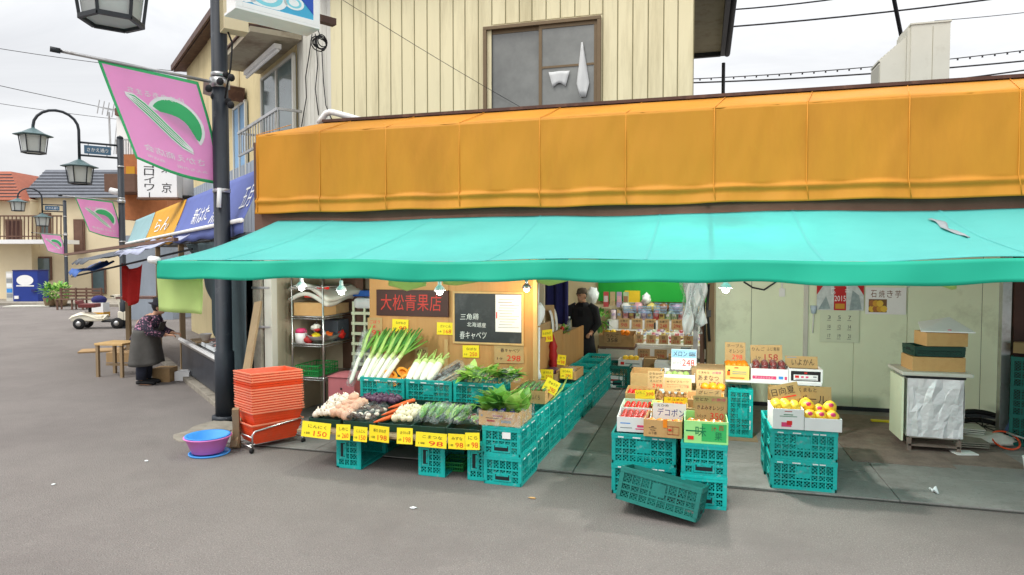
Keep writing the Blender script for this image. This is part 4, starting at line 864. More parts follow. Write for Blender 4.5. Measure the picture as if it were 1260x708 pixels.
def leaf(mb, p, d, L, W, mt, curl=.3, up=(0, 0, 1)):
    d = Vector(d).normalized(); s = d.cross(Vector(up)); s = s.normalized() if s.length > .05 else Vector((1, 0, 0)); n = s.cross(d); p = Vector(p)
    prof = (.12, .8, 1, .7, .08); v = []
    for i, q_ in enumerate(prof):
        t = i/4; c = p+d*L*t+n*(-curl*L*t*t)
        v += [c-s*W*q_/2+n*W*.12*q_, c-n*0, c+s*W*q_/2+n*W*.12*q_]
    mb.add(v, [(i*3+j, i*3+j+1, i*3+j+4, i*3+j+3) for i in range(4) for j in range(2)], mt, True)
for k, (px, py, lb) in enumerate(((62, 360, 'bushy potted plant beside the blue vending machine'), (75, 362, 'second low potted plant nearer the far street lamp'))):
    p = PD(px, py+6, 31); t = thing('potted_plant', lb, 'plant', (p.x, p.y, .05), 0, 'potted plants at the far corner')
    m = MB(oldwood); m.lathe([(.22, 0), (.3, .35), (.3, .36), (.26, .33)], n=12); part(m, 'pot', t)
    m = MB(leaf2); shrub(m, (0, 0, .65+.2*(k == 2)), (.45, .45, .4+.3*(k == 2)), 160, (leaf1, leaf2, leaf3), .2); part(m, 'foliage', t)
m = MB(oldwood); a = PD(38, 375, 31); m.M = FR((a.x, a.y, 0), YAW+.2); m.cb((0, 0, .03), (1.9, .9, .05), whites); solo(m, 'pale_board', 'pale flat board lying on the ground before the vending machine', 'board', org=(a.x, a.y, 0), rz=YAW)
for k, (px, lb) in enumerate(((88, 'brown slatted bench under the far pole'), (106, 'brown slatted bench farther right at the far corner'))):
    p = PD(px, 369, 29); t = thing('wooden_bench', lb, 'bench', (p.x, p.y, 0), YAW+.1)
    m = MB(dbrown)
    for j in range(4): m.cb((0, -.15+.1*j, .45), (1.2, .08, .03))
    part(m, 'seat', t); m = MB(dbrown)
    for j in range(3): m.cb((0, .22, .6+.14*j), (1.2, .03, .09))
    part(m, 'backrest', t)
    for sx in (-.52, .52): m = MB(dbrown); m.cb((sx, -.12, .22), (.06, .06, .43)); m.cb((sx, .2, .48), (.06, .05, .95)); part(m, 'leg', t)
# tricycle-like electric mobility scooter
p = PZ(122, 404, 0); sc = thing('mobility_scooter', 'cream four wheeled mobility scooter with a dark red seat parked by the stalls', 'mobility scooter', p, YAW+R(10))
m = MB(scoot); m.sheet(10, 6, lambda u, v: (-.75+1.0*u, (-.30+.6*v), .42+.12*math.sin(math.pi*min(1, u*1.3))-.1*abs(v-.5)*2), scoot)
m.box(-.7, .2, -.27, .27, .24, .42); m.box(.15, .75, -.25, .25, .20, .26, blackm); m.prism([(.62, -.22, .24), (.62, .22, .24), (.86, .2, .24), (.86, -.2, .24)], (0, 0, .3)); m.prism([(.66, -.14, .5), (.66, .14, .5), (.80, .12, .5), (.80, -.12, .5)], (-.10, 0, .52)); part(m, 'body', sc, bevel=.04)
m = MB(mat('seat_red', C(108, 46, 44), .6, .15, 8)); m.box(-.5, -.02, -.24, .24, .66, .78); m.tube([(-.25, 0, .5), (-.25, 0, .68)], .05, blackm); part(m, 'seat', sc, bevel=.04)
m = MB(mat('seat_red', C(108, 46, 44))); m.prism([(-.56, -.22, .76), (-.46, -.22, .76), (-.46, .22, .76), (-.56, .22, .76)], (-.06, 0, .12)); part(m, 'backrest', sc, bevel=.03)
m = MB(blackm); m.tube([(.6, 0, .85), (.5, 0, 1.02)], .035); m.tube([(.46, -.28, 1.02), (.52, 0, 1.0), (.46, .28, 1.02)], .02); m.cb((.54, 0, 1.0), (.2, .3, .1), scoot); part(m, 'handlebar', sc)
m = MB(white); m.cb((.85, 0, .78), (.2, .34, .2), white); part(m, 'front_basket', sc, bevel=.02)
for x, y in ((-.45, -.28), (-.45, .28), (.62, -.26), (.62, .26)):
    m = MB(blackm); M = FR((x, y, .17), 0, R(90)); m.lathe([(.06, -.06), (.15, -.055), (.172, -.03), (.172, .03), (.15, .055), (.06, .06)], n=18, M=M); w = part(m, 'wheel', sc)
    m = MB(steel); m.lathe([(.02, -.066), (.08, -.063), (.08, .063), (.02, .066)], n=12, M=M); m.build('rim', w)
p = PD(122, 372, 24); m = MB(yelc); m.M = FR((p.x, p.y, 0), .3); m.cb((0, 0, .32), (.5, .4, .6), white); m.cb((0, 0, .2), (.52, .42, .16), yelc); m.ell((0, 0, .72), (.26, .22, .16), navy)
solo(m, 'bagged_goods', 'white and yellow bag of goods standing behind the mobility scooter', 'bag')
# stool table and boxes beside the woman
p = PZ(146, 462, 0); tb = thing('work_table', 'small bare wooden table standing in the street behind the woman', 'table', p, YAW+R(-8))
m = MB(wood); m.box(-.28, .28, -.25, .25, .58, .62); part(m, 'table_top', tb, bevel=.004)
for x, y in ((-.24, -.21), (.24, -.21), (.24, .21), (-.24, .21)): m = MB(oldwood); m.box(x-.025, x+.025, y-.025, y+.025, 0, .58); part(m, 'leg', tb)
m = MB(oldwood); m.box(-.24, .24, -.015, .015, .18, .22); part(m, 'stretcher', tb)
p = PZ(148, 446, 0); m = MB(kraft2); m.M = FR(p, .4); m.cb((0, .2, .1), (.55, .4, .2)); solo(m, 'cardboard_box', 'low dull cardboard box on the street behind the small table', 'box', org=p, rz=.4, bevel=.004)
p = PZ(126, 432, 0); m = MB(oldwood); m.M = FR(p, .7); m.cb((0, 0, .02), (.9, .6, .03), kraft2); solo(m, 'flattened_cardboard', 'flattened cardboard sheet on the street left of the small table', 'cardboard', org=p, rz=.7)
p = PZ(159, 432, 0); m = MB(oldwood); m.M = FR(p, YAW); m.cb((0, 0, .62), (.09, .09, 1.24)); m.cb((.28, 0, 1.26), (.85, .5, .05), mat('faded_pink_board', C(176, 140, 130), .8, .2, 6)); solo(m, 'wooden_stand', 'dark post with a faded pink board on top behind the woman', 'stand', org=p, rz=YAW)
p = SS(3.3, .35, 0); m = MB(redo); m.M = FR(p, .3); m.cb((0, 0, .12), (.3, .3, .24), kraft2); m.cb((.3, .1, .08), (.25, .25, .16), white); solo(m, 'foam_box', 'low boxes on the ground at the far end of the counter', 'box', org=p)

# ------------------------------------------------------------------ people
def limb(mb, pts, rs, n=12, sq=1): mb.tube(pts, rs, n=n, sq=sq)
def hand(mb, w, d, up, s=1):
    """palm and five curled fingers at wrist w, pointing along d"""
    w, d, up = Vector(w), Vector(d).normalized(), Vector(up).normalized(); sd_ = d.cross(up).normalized(); up = sd_.cross(d)
    mb.tube([w, w+d*.04*s, w+d*.085*s], [.026*s, .036*s, .034*s], n=8, sq=.6)
    for k, L in enumerate((.062, .074, .078, .068)):
        b = w+d*.075*s+sd_*(-.028+.019*k)*s; mb.tube([b, b+d*L*.5*s, b+d*L*.8*s-up*.02*s, b+d*L*.85*s-up*.045*s], [.011*s, .010*s, .009*s, .007*s], n=6)
    b = w+d*.03*s-sd_*.025*s; mb.tube([b, b+d*.03*s-sd_*.03*s, b+d*.06*s-sd_*.035*s-up*.02*s], [.013*s, .011*s, .008*s], n=6)
def face(mb, c, f, s=1):
    """head ellipsoid with nose, brow, ears, jaw; c centre, f facing"""
    f = Vector(f).normalized(); r = f.cross(Vector((0, 0, 1))).normalized(); c = Vector(c)
    M = Matrix(((r.x, f.x, 0, c.x), (r.y, f.y, 0, c.y), (r.z, f.z, 1, c.z), (0, 0, 0, 1)))
    mb.ell((0, 0, .01*s), (.075*s, .095*s, .115*s), M=M, n=16, m=12); mb.ell((0, .03*s, -.06*s), (.055*s, .06*s, .06*s), M=M); mb.ell((0, .098*s, -.012*s), (.014*s, .02*s, .024*s), M=M)
    for x in (-1, 1): mb.ell((.077*s*x, -.005*s, -.01*s), (.012*s, .022*s, .032*s), M=M); mb.ell((.03*s*x, .085*s, .03*s), (.022*s, .014*s, .01*s), M=M)
    mb.ell((0, .088*s, -.052*s), (.024*s, .012*s, .008*s), M=M); return M
# woman at the stall counter: local -y is forward
p = PZ(179, 473, 0); wm_ = thing('person', 'stooped person in dark hat, floral jacket and long grey apron at the stall counter', 'person', p, math.atan2(.93, -.37))
b = MB(skin)
limb(b, [(0, .02, .74), (0, .03, .9), (0, -.03, 1.06), (0, -.08, 1.17), (0, -.11, 1.23)], [.13, .125, .14, .10, .055], sq=1.2)
for x in (-1, 1):
    limb(b, [(.08*x, .02, .78), (.09*x, -.01, .42), (.09*x, .02, .09)], [.085, .06, .042]); limb(b, [(.09*x, .04, .05), (.09*x, -.08, .04), (.09*x, -.15, .03)], [.04, .045, .03])
    limb(b, [(.10*x, -.06, 1.16), (.19*x, -.06, 1.13), (.21*x, -.16, .93), (.13*x, -.37, .87)], [.06, .062, .05, .033]); hand(b, (.13*x, -.37, .87), (-.2*x, -1, -.1), (0, 0, 1), .9)
limb(b, [(0, -.11, 1.20), (0, -.15, 1.31)], [.05, .05]); Mw = face(b, (0, -.17, 1.36), (0, -1, -.25), .95)
body = part(b, 'body', wm_, remesh=.009)
e = MB(inkk)
for x in (-1, 1): e.ell((.03*x, .092, .012), (.011, .006, .007), M=Mw)
part(e, 'eyes', wm_)
m = MB(inkk); m.ell((0, -.02, .01), (.084, .095, .11), M=Mw, jit=.15); part(m, 'hair', wm_)
m = MB(hatm); m.lathe([(.165, .05), (.15, .045), (.10, .075), (.098, .14), (.06, .165), (.005, .17)], n=18, M=Mw); part(m, 'hat', wm_, solid=.006)
m = MB(cloth_f); m.lathe([(.165, .78), (.17, .9), (.18, 1.05), (.165, 1.15), (.09, 1.225)], n=20, M=Matrix(((1.08, 0, 0, 0), (0, .95, -.32, .30), (0, 0, 1, 0), (0, 0, 0, 1))))
for x in (-1, 1): m.tube([(.12*x, -.06, 1.165), (.20*x, -.06, 1.13), (.225*x, -.16, .93), (.15*x, -.33, .875)], [.075, .082, .07, .052], n=12)
part(m, 'jacket', wm_)
m = MB(cloth_g)
def apron(u, v):
    a = -2.2+4.4*u; r = .185+.07*v+.02*math.sin(u*22)*v; return (math.sin(a)*r*1.05, .02-math.cos(a)*r*(1.0)+.03*(1-v)*0-.02, .98-.62*v-.02*math.sin(u*9))
m.sheet(36, 12, apron); m.sheet(8, 6, lambda u, v: (-.11+.22*u, -.22-.02*math.sin(3.1*u)-.03*(1-v), 1.1-.16*v)); part(m, 'apron', wm_, solid=.006); wm_.scale = (1.12, 1.12, .99)
m = MB(cloth_n)
for x in (-1, 1): m.tube([(.075*x, .02, .80), (.09*x, -.005, .5), (.09*x, .01, .30), (.09*x, .02, .10)], [.11, .088, .08, .072], n=12)
part(m, 'trousers', wm_)
for x in (-1, 1): m = MB(blackm); m.tube([(.09*x, .085, .045), (.09*x, .03, .06), (.09*x, -.06, .05), (.09*x, -.16, .035), (.09*x, -.185, .03)], [.04, .055, .052, .042, .02], n=10, sq=.8); part(m, 'shoe', wm_)
for ch in wm_.children:                        # a stooping back: everything above the hips leans forward
    for v in ch.data.vertices:
        k = max(0, v.co.z-.78)
        if ch.name.split('.')[0] != 'apron' or v.co.z > .9: v.co.y -= .10*k; v.co.z -= .05*k
# shopkeeper standing in the doorway
pd = PD(717, 400, 11.5); MS = .955; mn = thing('person', 'shopkeeper in grey cap and long black coat standing behind the wooden counter', 'person', (pd.x, pd.y, .014), R(-6))
b = MB(skin)
limb(b, [(0, 0, .86), (0, .01, 1.02), (0, 0, 1.2), (0, 0, 1.36), (0, 0, 1.44)], [.11, .10, .11, .10, .05], sq=1.15)
for x in (-1, 1):
    limb(b, [(.085*x, 0, .88), (.095*x, -.01, .48), (.10*x, .02, .09)], [.09, .065, .045]); limb(b, [(.10*x, .04, .05), (.10*x, -.08, .04), (.105*x, -.17, .03)], [.042, .048, .032])
limb(b, [(-.11, 0, 1.36), (-.21, 0, 1.32), (-.30, -.02, 1.08), (-.34, -.22, 1.1)], [.065, .065, .05, .034]); hand(b, (-.34, -.22, 1.1), (-.1, -1, -.1), (0, 0, 1))
limb(b, [(.11, 0, 1.36), (.21, 0, 1.32), (.26, .03, 1.06), (.20, -.16, .92)], [.065, .065, .05, .034]); hand(b, (.20, -.16, .92), (-.3, -.9, -.4), (0, 0, 1))
limb(b, [(0, 0, 1.42), (0, -.02, 1.5)], [.055, .055]); Mm = face(b, (-.01, -.04, 1.57), (-.35, -1, -.12), 1)
part(b, 'body', mn, remesh=.009)
e = MB(inkk)
for x in (-1, 1): e.ell((.03*x, .094, .012), (.012, .006, .007), M=Mm)
part(e, 'eyes', mn)
m = MB(inkk); m.ell((0, -.025, .015), (.084, .09, .10), M=Mm, jit=.1); part(m, 'hair', mn)
m = MB(capm); m.lathe([(.092, .045), (.094, .08), (.075, .125), (.005, .14)], n=16, M=Mm @ Matrix.Translation((0, -.008, 0))); m.sheet(8, 4, lambda u, v: Mm @ Vector(((u-.5)*.15*(1-.4*v), .075+.075*v-.03*(2*u-1)**2, .055-.012*v))); part(m, 'cap', mn, solid=.005)
m = MB(cloth_k); m.lathe([(.235, .50), (.20, .7), (.175, .95), (.19, 1.2), (.175, 1.35), (.075, 1.45)], n=22, sx=1.12, sy=.82)
m.tube([(-.12, 0, 1.37), (-.215, 0, 1.33), (-.31, -.02, 1.08), (-.345, -.19, 1.1)], [.08, .085, .072, .05], n=12); m.tube([(.12, 0, 1.37), (.215, 0, 1.33), (.275, .03, 1.06), (.21, -.13, .93)], [.08, .085, .072, .05], n=12)
part(m, 'coat', mn)
m = MB(mat('dark_shirt', C(24, 24, 28), .9)); m.prism([(-.045, -.158, 1.2), (.045, -.158, 1.2), (.045, -.085, 1.43), (-.045, -.085, 1.43)], (0, -.02, 0)); part(m, 'shirt', mn); mn.scale = (.955,)*3
for x in (-1, 1): m = MB(cloth_n); m.tube([(.09*x, 0, .7), (.097*x, -.005, .45), (.10*x, .02, .1)], [.1, .085, .075], n=12); part(m, 'trouser_leg', mn)
for x in (-1, 1): m = MB(blackm); m.tube([(.10*x, .085, .045), (.10*x, .03, .06), (.10*x, -.08, .05), (.105*x, -.19, .032)], [.04, .055, .05, .025], n=10, sq=.8); part(m, 'shoe', mn)
# ================================================================== CRATES
def crate_body(L, W, H, mt, open_side=None, lat=True):
    """folding produce crate, centre of the base at the origin, L along x"""
    m = MB(mt)
    def face(M, w):
        r = .012                          # face plane z up, x along, y=0 outside face; geometry goes to +y
        m.box(-w/2, w/2, 0, .014, 0, .03, M=M); m.box(-w/2, w/2, -.006, .012, H-.045, H, M=M)
        m.box(-w/2, -w/2+.032, -.003, .014, .03, H-.045, M=M); m.box(w/2-.032, w/2, -.003, .014, .03, H-.045, M=M)
        for z in (.30, .58): m.box(-w/2+.032, w/2-.032, 0, .010, .03+(H-.075)*z-.007, .03+(H-.075)*z+.007, M=M)
        n = 8 if w > .45 else 5
        for k in range(1, n): x = -w/2+.03+(w-.06)*k/n; m.box(x-.006, x+.006, .001, .009, .03, H-.045, M=M)
        if w > .45: m.box(-.055, .055, -.001, .008, H*.40, H-.06, M=M)
        else: m.box(-.085, .085, -.004, .010, .035, .115, M=M); m.box(-.07, .07, -.0045, -.004, .05, .10, holem, M=M); m.box(-.06, .06, -.009, -.005, .085, .10, M=M)
        m.box(-w/2+.02, w/2-.02, -.008, -.004, H-.02, H-.012, M=M)
        if lat:                          # fine diagonal lattice behind the ribs
            s = .032; z0, z1 = .03, H-.045; hh = z1-z0
            k = -w/2-hh
            while k < w/2:
                for sg in (1, -1):
                    a, b_ = max(k, -w/2+.03), min(k+hh, w/2-.03)
                    if b_ > a:
                        za, zb = z0+(a-k), z0+(b_-k)
                        if sg < 0: za, zb = z1-(a-k), z1-(b_-k)
                        m.bar((a, .0115, za), (b_, .0115, zb), .006, .005, up=(0, 1, 0), M=M)
                k += s
    face(FR((0, -W/2, 0)), L); face(FR((0, W/2, 0), math.pi), L); face(FR((L/2, 0, 0), math.pi/2), W); face(FR((-L/2, 0, 0), -math.pi/2), W)
    m.box(-L/2+.012, L/2-.012, -W/2+.012, W/2-.012, .004, .016)
    for k in range(9): x = -L/2+.04+(L-.08)*k/8; m.box(x-.008, x+.008, -W/2+.01, W/2-.01, -.002, .004)
    return m
def crate(label, L=.56, W=.36, H=.275, mt=teal, group=None, mark=True):
    m = crate_body(L, W, H, mt)
    o = m.build('produce_crate'); tag(o, label, 'crate', group)
    for sx in (-1, 1):
        h = MB(holem); h.box(sx*(L/2+.0035)-.004, sx*(L/2+.0035)+.004, -.05, .05, .055, .085); h.build('handle_slot', o)
    if mark:
        h = MB(inkw)
        for sy, rx_ in ((-1, 1), (1, -1)):
            for k, (x0, w0) in enumerate(((-.20, .05), (-.06, .07), (.10, .045), (.16, .05))): h.box(x0*rx_-w0/2, x0*rx_+w0/2, sy*(W/2+.007)-.002, sy*(W/2+.007)+.002, H-.036, H-.026)
        h.build('printed_mark', o)
    return o
CL, CW, CH = .56, .37, .278
proto = crate('upper teal crate at the street end of the long double row', CL, CW, CH)
cloc = []
# long double row running into the shop
ax0 = Vector((-1.775, 5.92+CL/2, .0)); adir = Vector((.036, 1, 0)).normalized(); arz = math.atan2(adir.y, adir.x)
first = True
for k in range(9):
    for lev in (0, 1):
        p = ax0+adir*(k*(CL+.012)); jit = rnd.uniform(-.012, .012)
        p = Vector((p.x+jit*1.5, p.y, .014 + lev*(CH-.004) if k else lev*(CH-.004)+.002))
        lb = f"{'upper' if lev else 'lower'} teal crate, {ORD[k]} from the street in the long row by the wooden counter"
        if first: proto.location = p; proto.rotation_euler.z = arz; proto['label'] = lb; proto['group'] = 'teal crates in the long double row'; first = False
        else: dup(proto, p, arz, lb, 'teal crates in the long double row')
m = MB(white); q = ax0-adir*(CL/2+.012); m.box(q.x+.02, q.x+.10, q.y-.005, q.y-.002, CH+.17, CH+.23); solo(m, 'paper_sticker', 'small white paper sticker on the front of the long crate row', 'sticker')
# darker tall crate beyond the row (by the shopkeeper)
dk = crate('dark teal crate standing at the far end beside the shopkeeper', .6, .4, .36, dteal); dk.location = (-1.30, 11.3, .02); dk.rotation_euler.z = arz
# crates standing on their sides carrying the front-left display
G1 = 'teal crates standing on edge under the front display'
for n_, (px, lbl) in enumerate(((394, 'left'), (508, 'middle'), (585, 'right'))):
    for j in range(2):
        b = PZ(px, 577, 0); x = b.x+.0 if n_ < 2 else b.x-.10; y = 5.98+j*.585
        c = dup(proto, (x, y+.28, .004), 0, None, G1)
        c.matrix_world = Matrix.Translation((x+.139, y+CL/2, .19)) @ Matrix.Rotation(R(90), 4, 'Z') @ Matrix.Rotation(R(90), 4, 'X')
        c['label'] = f"{'front' if j == 0 else 'rear'} crate standing on edge under the {lbl} of the low vegetable display"
# rear display crates on a plank stand
m = MB(oldwood); m.box(-3.86, -2.06, 7.0, 7.42, .012, .19); t_ = solo(m, 'plank_stand', 'low wooden stand under the rear row of vegetable crates', 'stand')
for k in range(3):
    for lev in (0, 1):
        dup(proto, (-3.56+k*.585, 7.2, .192+lev*(CH-.003)), 0, f"{'upper' if lev else 'lower'} {('left', 'middle', 'right')[k]} crate of the rear vegetable row below the blackboard wall", 'teal crates of the rear vegetable row')
# fruit stand stacks
def stack(x, y, rz, n, lb, z0=.0, base=proto):
    for lev in range(n): dup(base, (x, y, z0+.002+lev*(CH-.004)), rz, f"{('lower', 'upper')[lev]} {lb}", 'teal crates under the fruit stand')
stack(-.475, 5.99+CW/2, 0, 2, 'crate of the left front stack below the white price card')
stack(.045, 5.82+CL/2, R(90), 2, 'crate of the right front stack below the green box')
stack(.045, 5.82+CL*1.5+.01, R(90), 2, 'crate second in the right column of the fruit stand')
stack(.045, 5.82+CL*2.5+.02, R(90), 2, 'crate third in the right column of the fruit stand')
stack(.045, 5.82+CL*3.5+.03, R(90), 2, 'crate fourth in the right column of the fruit stand')
for k in range(1, 7): stack(-.475, 5.99+CW/2+k*(CW+.01), 0, 2, f'crate {ORD[k]} back in the left column of the fruit stand', .012)
# dark crate tipped against the front of the stand
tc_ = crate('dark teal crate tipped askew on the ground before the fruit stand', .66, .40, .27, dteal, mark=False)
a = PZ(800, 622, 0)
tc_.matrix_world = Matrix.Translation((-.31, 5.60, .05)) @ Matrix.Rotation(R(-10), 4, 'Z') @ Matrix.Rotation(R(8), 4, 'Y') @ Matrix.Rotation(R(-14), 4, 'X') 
# right crates and the dark green ones behind
for lev in (0, 1): dup(proto, (.92, 6.50+CW/2, .014+lev*(CH-.003)), 0, f"{('lower', 'upper')[lev]} crate of the separate stack below the yellow fruit", 'teal crates below the yellow fruit')
for lev in (0, 1): dup(proto, (.90, 6.50+CW*1.5+.02, .014+lev*(CH-.003)), 0, f"{('lower', 'upper')[lev]} crate hidden behind the stack below the yellow fruit", 'teal crates below the yellow fruit')
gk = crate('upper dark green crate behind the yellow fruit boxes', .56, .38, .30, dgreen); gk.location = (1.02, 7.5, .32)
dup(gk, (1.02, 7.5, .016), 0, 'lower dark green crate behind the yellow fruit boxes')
# crates stood on end under the small rack
rk = thing('display_rack', 'low display rack with a pale top holding three fruit boxes before the green wall', 'rack', (.79, 8.5, .012))
m = MB(white); m.box(-.56, .56, -.24, .24, .66, .685); part(m, 'rack_top', rk, bevel=.003)
for x, y in ((-.52, -.21), (.52, -.21), (-.52, .21), (.52, .21)): m = MB(dgreen); m.box(x-.02, x+.02, y-.02, y+.02, 0, .66); part(m, 'leg', rk)
c = dup(proto, (0, 0, 0), 0, 'teal crate stood on end under the left of the low rack'); c.matrix_world = Matrix.Translation((.33, 8.42, .308)) @ Matrix.Rotation(R(90), 4, 'Y')
c = dup(proto, (0, 0, 0), 0, 'teal crate stood on end under the right of the low rack'); c.matrix_world = Matrix.Translation((.86, 8.46, .308)) @ Matrix.Rotation(R(90), 4, 'Y')
m = MB(oldwood); m.box(.24, .66, 8.1, 8.5, .014, .024); solo(m, 'thin_board', 'thin wooden board on the floor under the left end crate', 'board')
# teal crates at the right edge beside the post
p = PZ(1248, 547, 0)
for lev in range(3):
    c = dup(dk, (p.x+.22, p.y+.1, .014+lev*.325), R(65), f"{('lowest', 'middle', 'top')[lev]} dark teal crate of the stack at the right edge of the frame", 'dark teal crates at the right edge')
m = MB(kraft2); m.M = FR((p.x+.2, p.y+.1, 1.06), R(65)); m.cb((0, 0, .06), (.5, .34, .12)); m.prism([(-.25, -.17, .12), (.25, -.17, .12), (.25, -.33, .10), (-.25, -.33, .10)], (0, 0, .006)); solo(m, 'cardboard_box', 'worn cardboard box on top of the right edge crate stack', 'box', bevel=.003)

# ================================================================== BOXES, CARDS
def carton(label, L, D, H, mt, group=None, name='fruit_box', flap=0, tilt=0, marks=None, fill=None, lip=0):
    """open box, origin centre of base, front at -y"""
    m = MB(mt); t = .007
    m.box(-L/2, L/2, -D/2, -D/2+t, 0, H); m.box(-L/2, L/2, D/2-t, D/2, 0, H); m.box(-L/2, -L/2+t, -D/2+t, D/2-t, 0, H); m.box(L/2-t, L/2, -D/2+t, D/2-t, 0, H)
    m.box(-L/2+t, L/2-t, -D/2+t, D/2-t, 0, t)
    if fill: m.box(-L/2+t, L/2-t, -D/2+t, D/2-t, t, H*fill, kraft2)
    if flap: m.box(-L/2+.004, L/2-.004, D/2-.004, D/2-.0005, H+.0005, H+flap)
    if marks: marks(m, L, D, H)
    return tag(m.build(name, bevel=.0025), label, 'box', group)
def put(o, x, y, z, rz=0, rx=0): o.location = (x, y, z); o.rotation_euler = (rx, 0, rz); return o
NCARD = [0]
def card(label, w, h, mt, lines, loc, rz=0, rx=R(-14), name='price_card', ry=0, thick=.004, cat='price card', group=None):
    """flat card standing on its lower edge; lines: (text, material, x, z, width, height) as fractions"""
    m = MB(mt); m.box(-w/2, w/2, 0, thick, 0, h)
    for st, im, cx, cz, tw, th in lines:
        if st == '_': m.box((cx-tw/2)*w, (cx+tw/2)*w, -.0012, -.0002, (cz-th/2)*h, (cz+th/2)*h, im)
        else: m.text(st, im, (cx*w, -.0022, cz*h), (1, 0, rnd.uniform(-.03, .03)), (rnd.uniform(.0, .06), 0, 1), tw*w, th*h)
    o = m.build(name); o.location = loc; o.rotation_euler = (rx, ry, rz); return tag(o, label, cat, group)
def price(nm, unit, num, jit=0): return [(nm, inkk, .04, .71, .64, .22), (unit, inkk, -.30, .26, .2, .15), (num, inkr, .16, .28, .46, .32)]
# --- plywood wall with the shop sign
t = thing('plywood_partition', 'tan plywood partition carrying the shop sign and blackboard', 'partition', (-3.05, 7.9, .012))
m = MB(ply); m.box(-1.13, -.02, 0, .03, 0, 2.4); m.box(-.015, 1.09, 0, .03, 0, 2.4); part(m, 'panel', t)
m = MB(wood); m.box(1.09, 1.14, -.04, .03, 0, 2.4); m.box(-.08, -.03, -.012, 0, 0, 1.1); part(m, 'post', t, bevel=.004)
YW = 7.9
def onwall(px0, px1, py0, py1, Y=YW):
    a = PY(px0, (py0+py1)/2, Y); b = PY(px1, (py0+py1)/2, Y); c = PY((px0+px1)/2, py0, Y); d = PY((px0+px1)/2, py1, Y)
    return (a.x+b.x)/2, d.z, b.x-a.x, c.z-d.z
x, z, w, h = onwall(465, 553, 357, 389)
m = MB(dwood); m.box(-w/2, w/2, -.04, 0, 0, h)
for k, ch in enumerate('大松青果店'): m.text(ch, redbd, (-w/2+.1*w+(k+.12)*w*.172+.02, -.042, h*.52), (1, 0, 0), (.02, 0, 1), w*.155, h*.62)
so_ = m.build('shop_sign', bevel=.006); so_.location = (x, YW-.002, z); tag(so_, 'dark wooden shop sign with five carved red characters on the plywood', 'sign')
x, z, w, h = onwall(558, 645, 359, 424)
t = thing('blackboard', 'wood framed blackboard with chalk writing on the plywood partition', 'blackboard', (x, YW-.003, z))
m = MB(boardm); m.box(-w/2+.02, w/2-.02, -.02, -.002, .02, h-.02); part(m, 'board', t)
m = MB(wood); m.box(-w/2, w/2, -.03, -.001, h-.025, h); m.box(-w/2, w/2, -.03, -.001, 0, .025); m.box(-w/2, -w/2+.025, -.03, -.001, .025, h-.025); m.box(w/2-.025, w/2, -.03, -.001, .025, h-.025); part(m, 'frame', t, bevel=.003)
m = MB(chalk); m.text('三角鶏', chalk, (-w*.26, -.0215, h*.52), (1, 0, .04), (.1, 0, 1), w*.26, h*.12); m.text('北海道産', chalk, (-w*.16, -.0215, h*.37), (1, 0, -.03), (.1, 0, 1), w*.27, h*.09); m.text('春キャベツ', chalk, (-w*.21, -.0215, h*.17), (1, 0, .02), (.05, 0, 1), w*.38, h*.15)
part(m, 'chalk_writing', t)
m = MB(white); m.box(w*.11, w/2-.03, -.026, -.0225, h*.25, h-.035)
for k in range(11): m.box(w*.15+.01*(k % 3), w*.44-.03*((k*7) % 4), -.0275, -.026, h*.33+k*h*.052, h*.33+k*h*.052+.006, inkgy if k not in (8, 9) else (inkb if k == 8 else inkk))
m.box(w*.12, w*.135, -.0275, -.026, h*.5, h*.62, inkr); part(m, 'paper_notice', t)
wall_cards = [((483, 503, 393, 408), yellow, price('ながねぎ', '1本', '98'), 'yellow price card reading 98 above the leeks'),
 ((538, 558, 397, 412), yellow, price('だいこん', '1本', '168'), 'yellow price card reading 168 above the white radishes'),
 ((570, 590, 425, 440), yellow, price('なばな', '1ヶ', '250'), 'yellow price card reading 250 under the blackboard'),
 ((609, 645, 425, 447), kraft3, price('春キャベツ', '1ヶ', '298'), 'cardboard price card reading 298 under the right of the blackboard'),
 ((511, 527, 427, 444), kraft3, [('ねり', inkk, 0, .7, .7, .24), ('ごま', inkk, 0, .3, .7, .24)], 'small cardboard card between the leeks and the radishes'),
 ((453, 471, 391, 414), kraft3, [('ごぼう', inkr, 0, .78, .7, .18), ('1本', inkr, -.1, .52, .4, .16), ('198', inkr, .0, .2, .8, .28)], 'cardboard card with red 198 at the left edge of the plywood')]
for (a, b, c_, d), mt, ln, lb in wall_cards:
    x, z, w, h = onwall(a, b, c_, d); card(lb, w, h, mt, ln, (x, YW-.018, z), rnd.uniform(-.03, .03), R(-2), ry=rnd.uniform(-.03, .03))

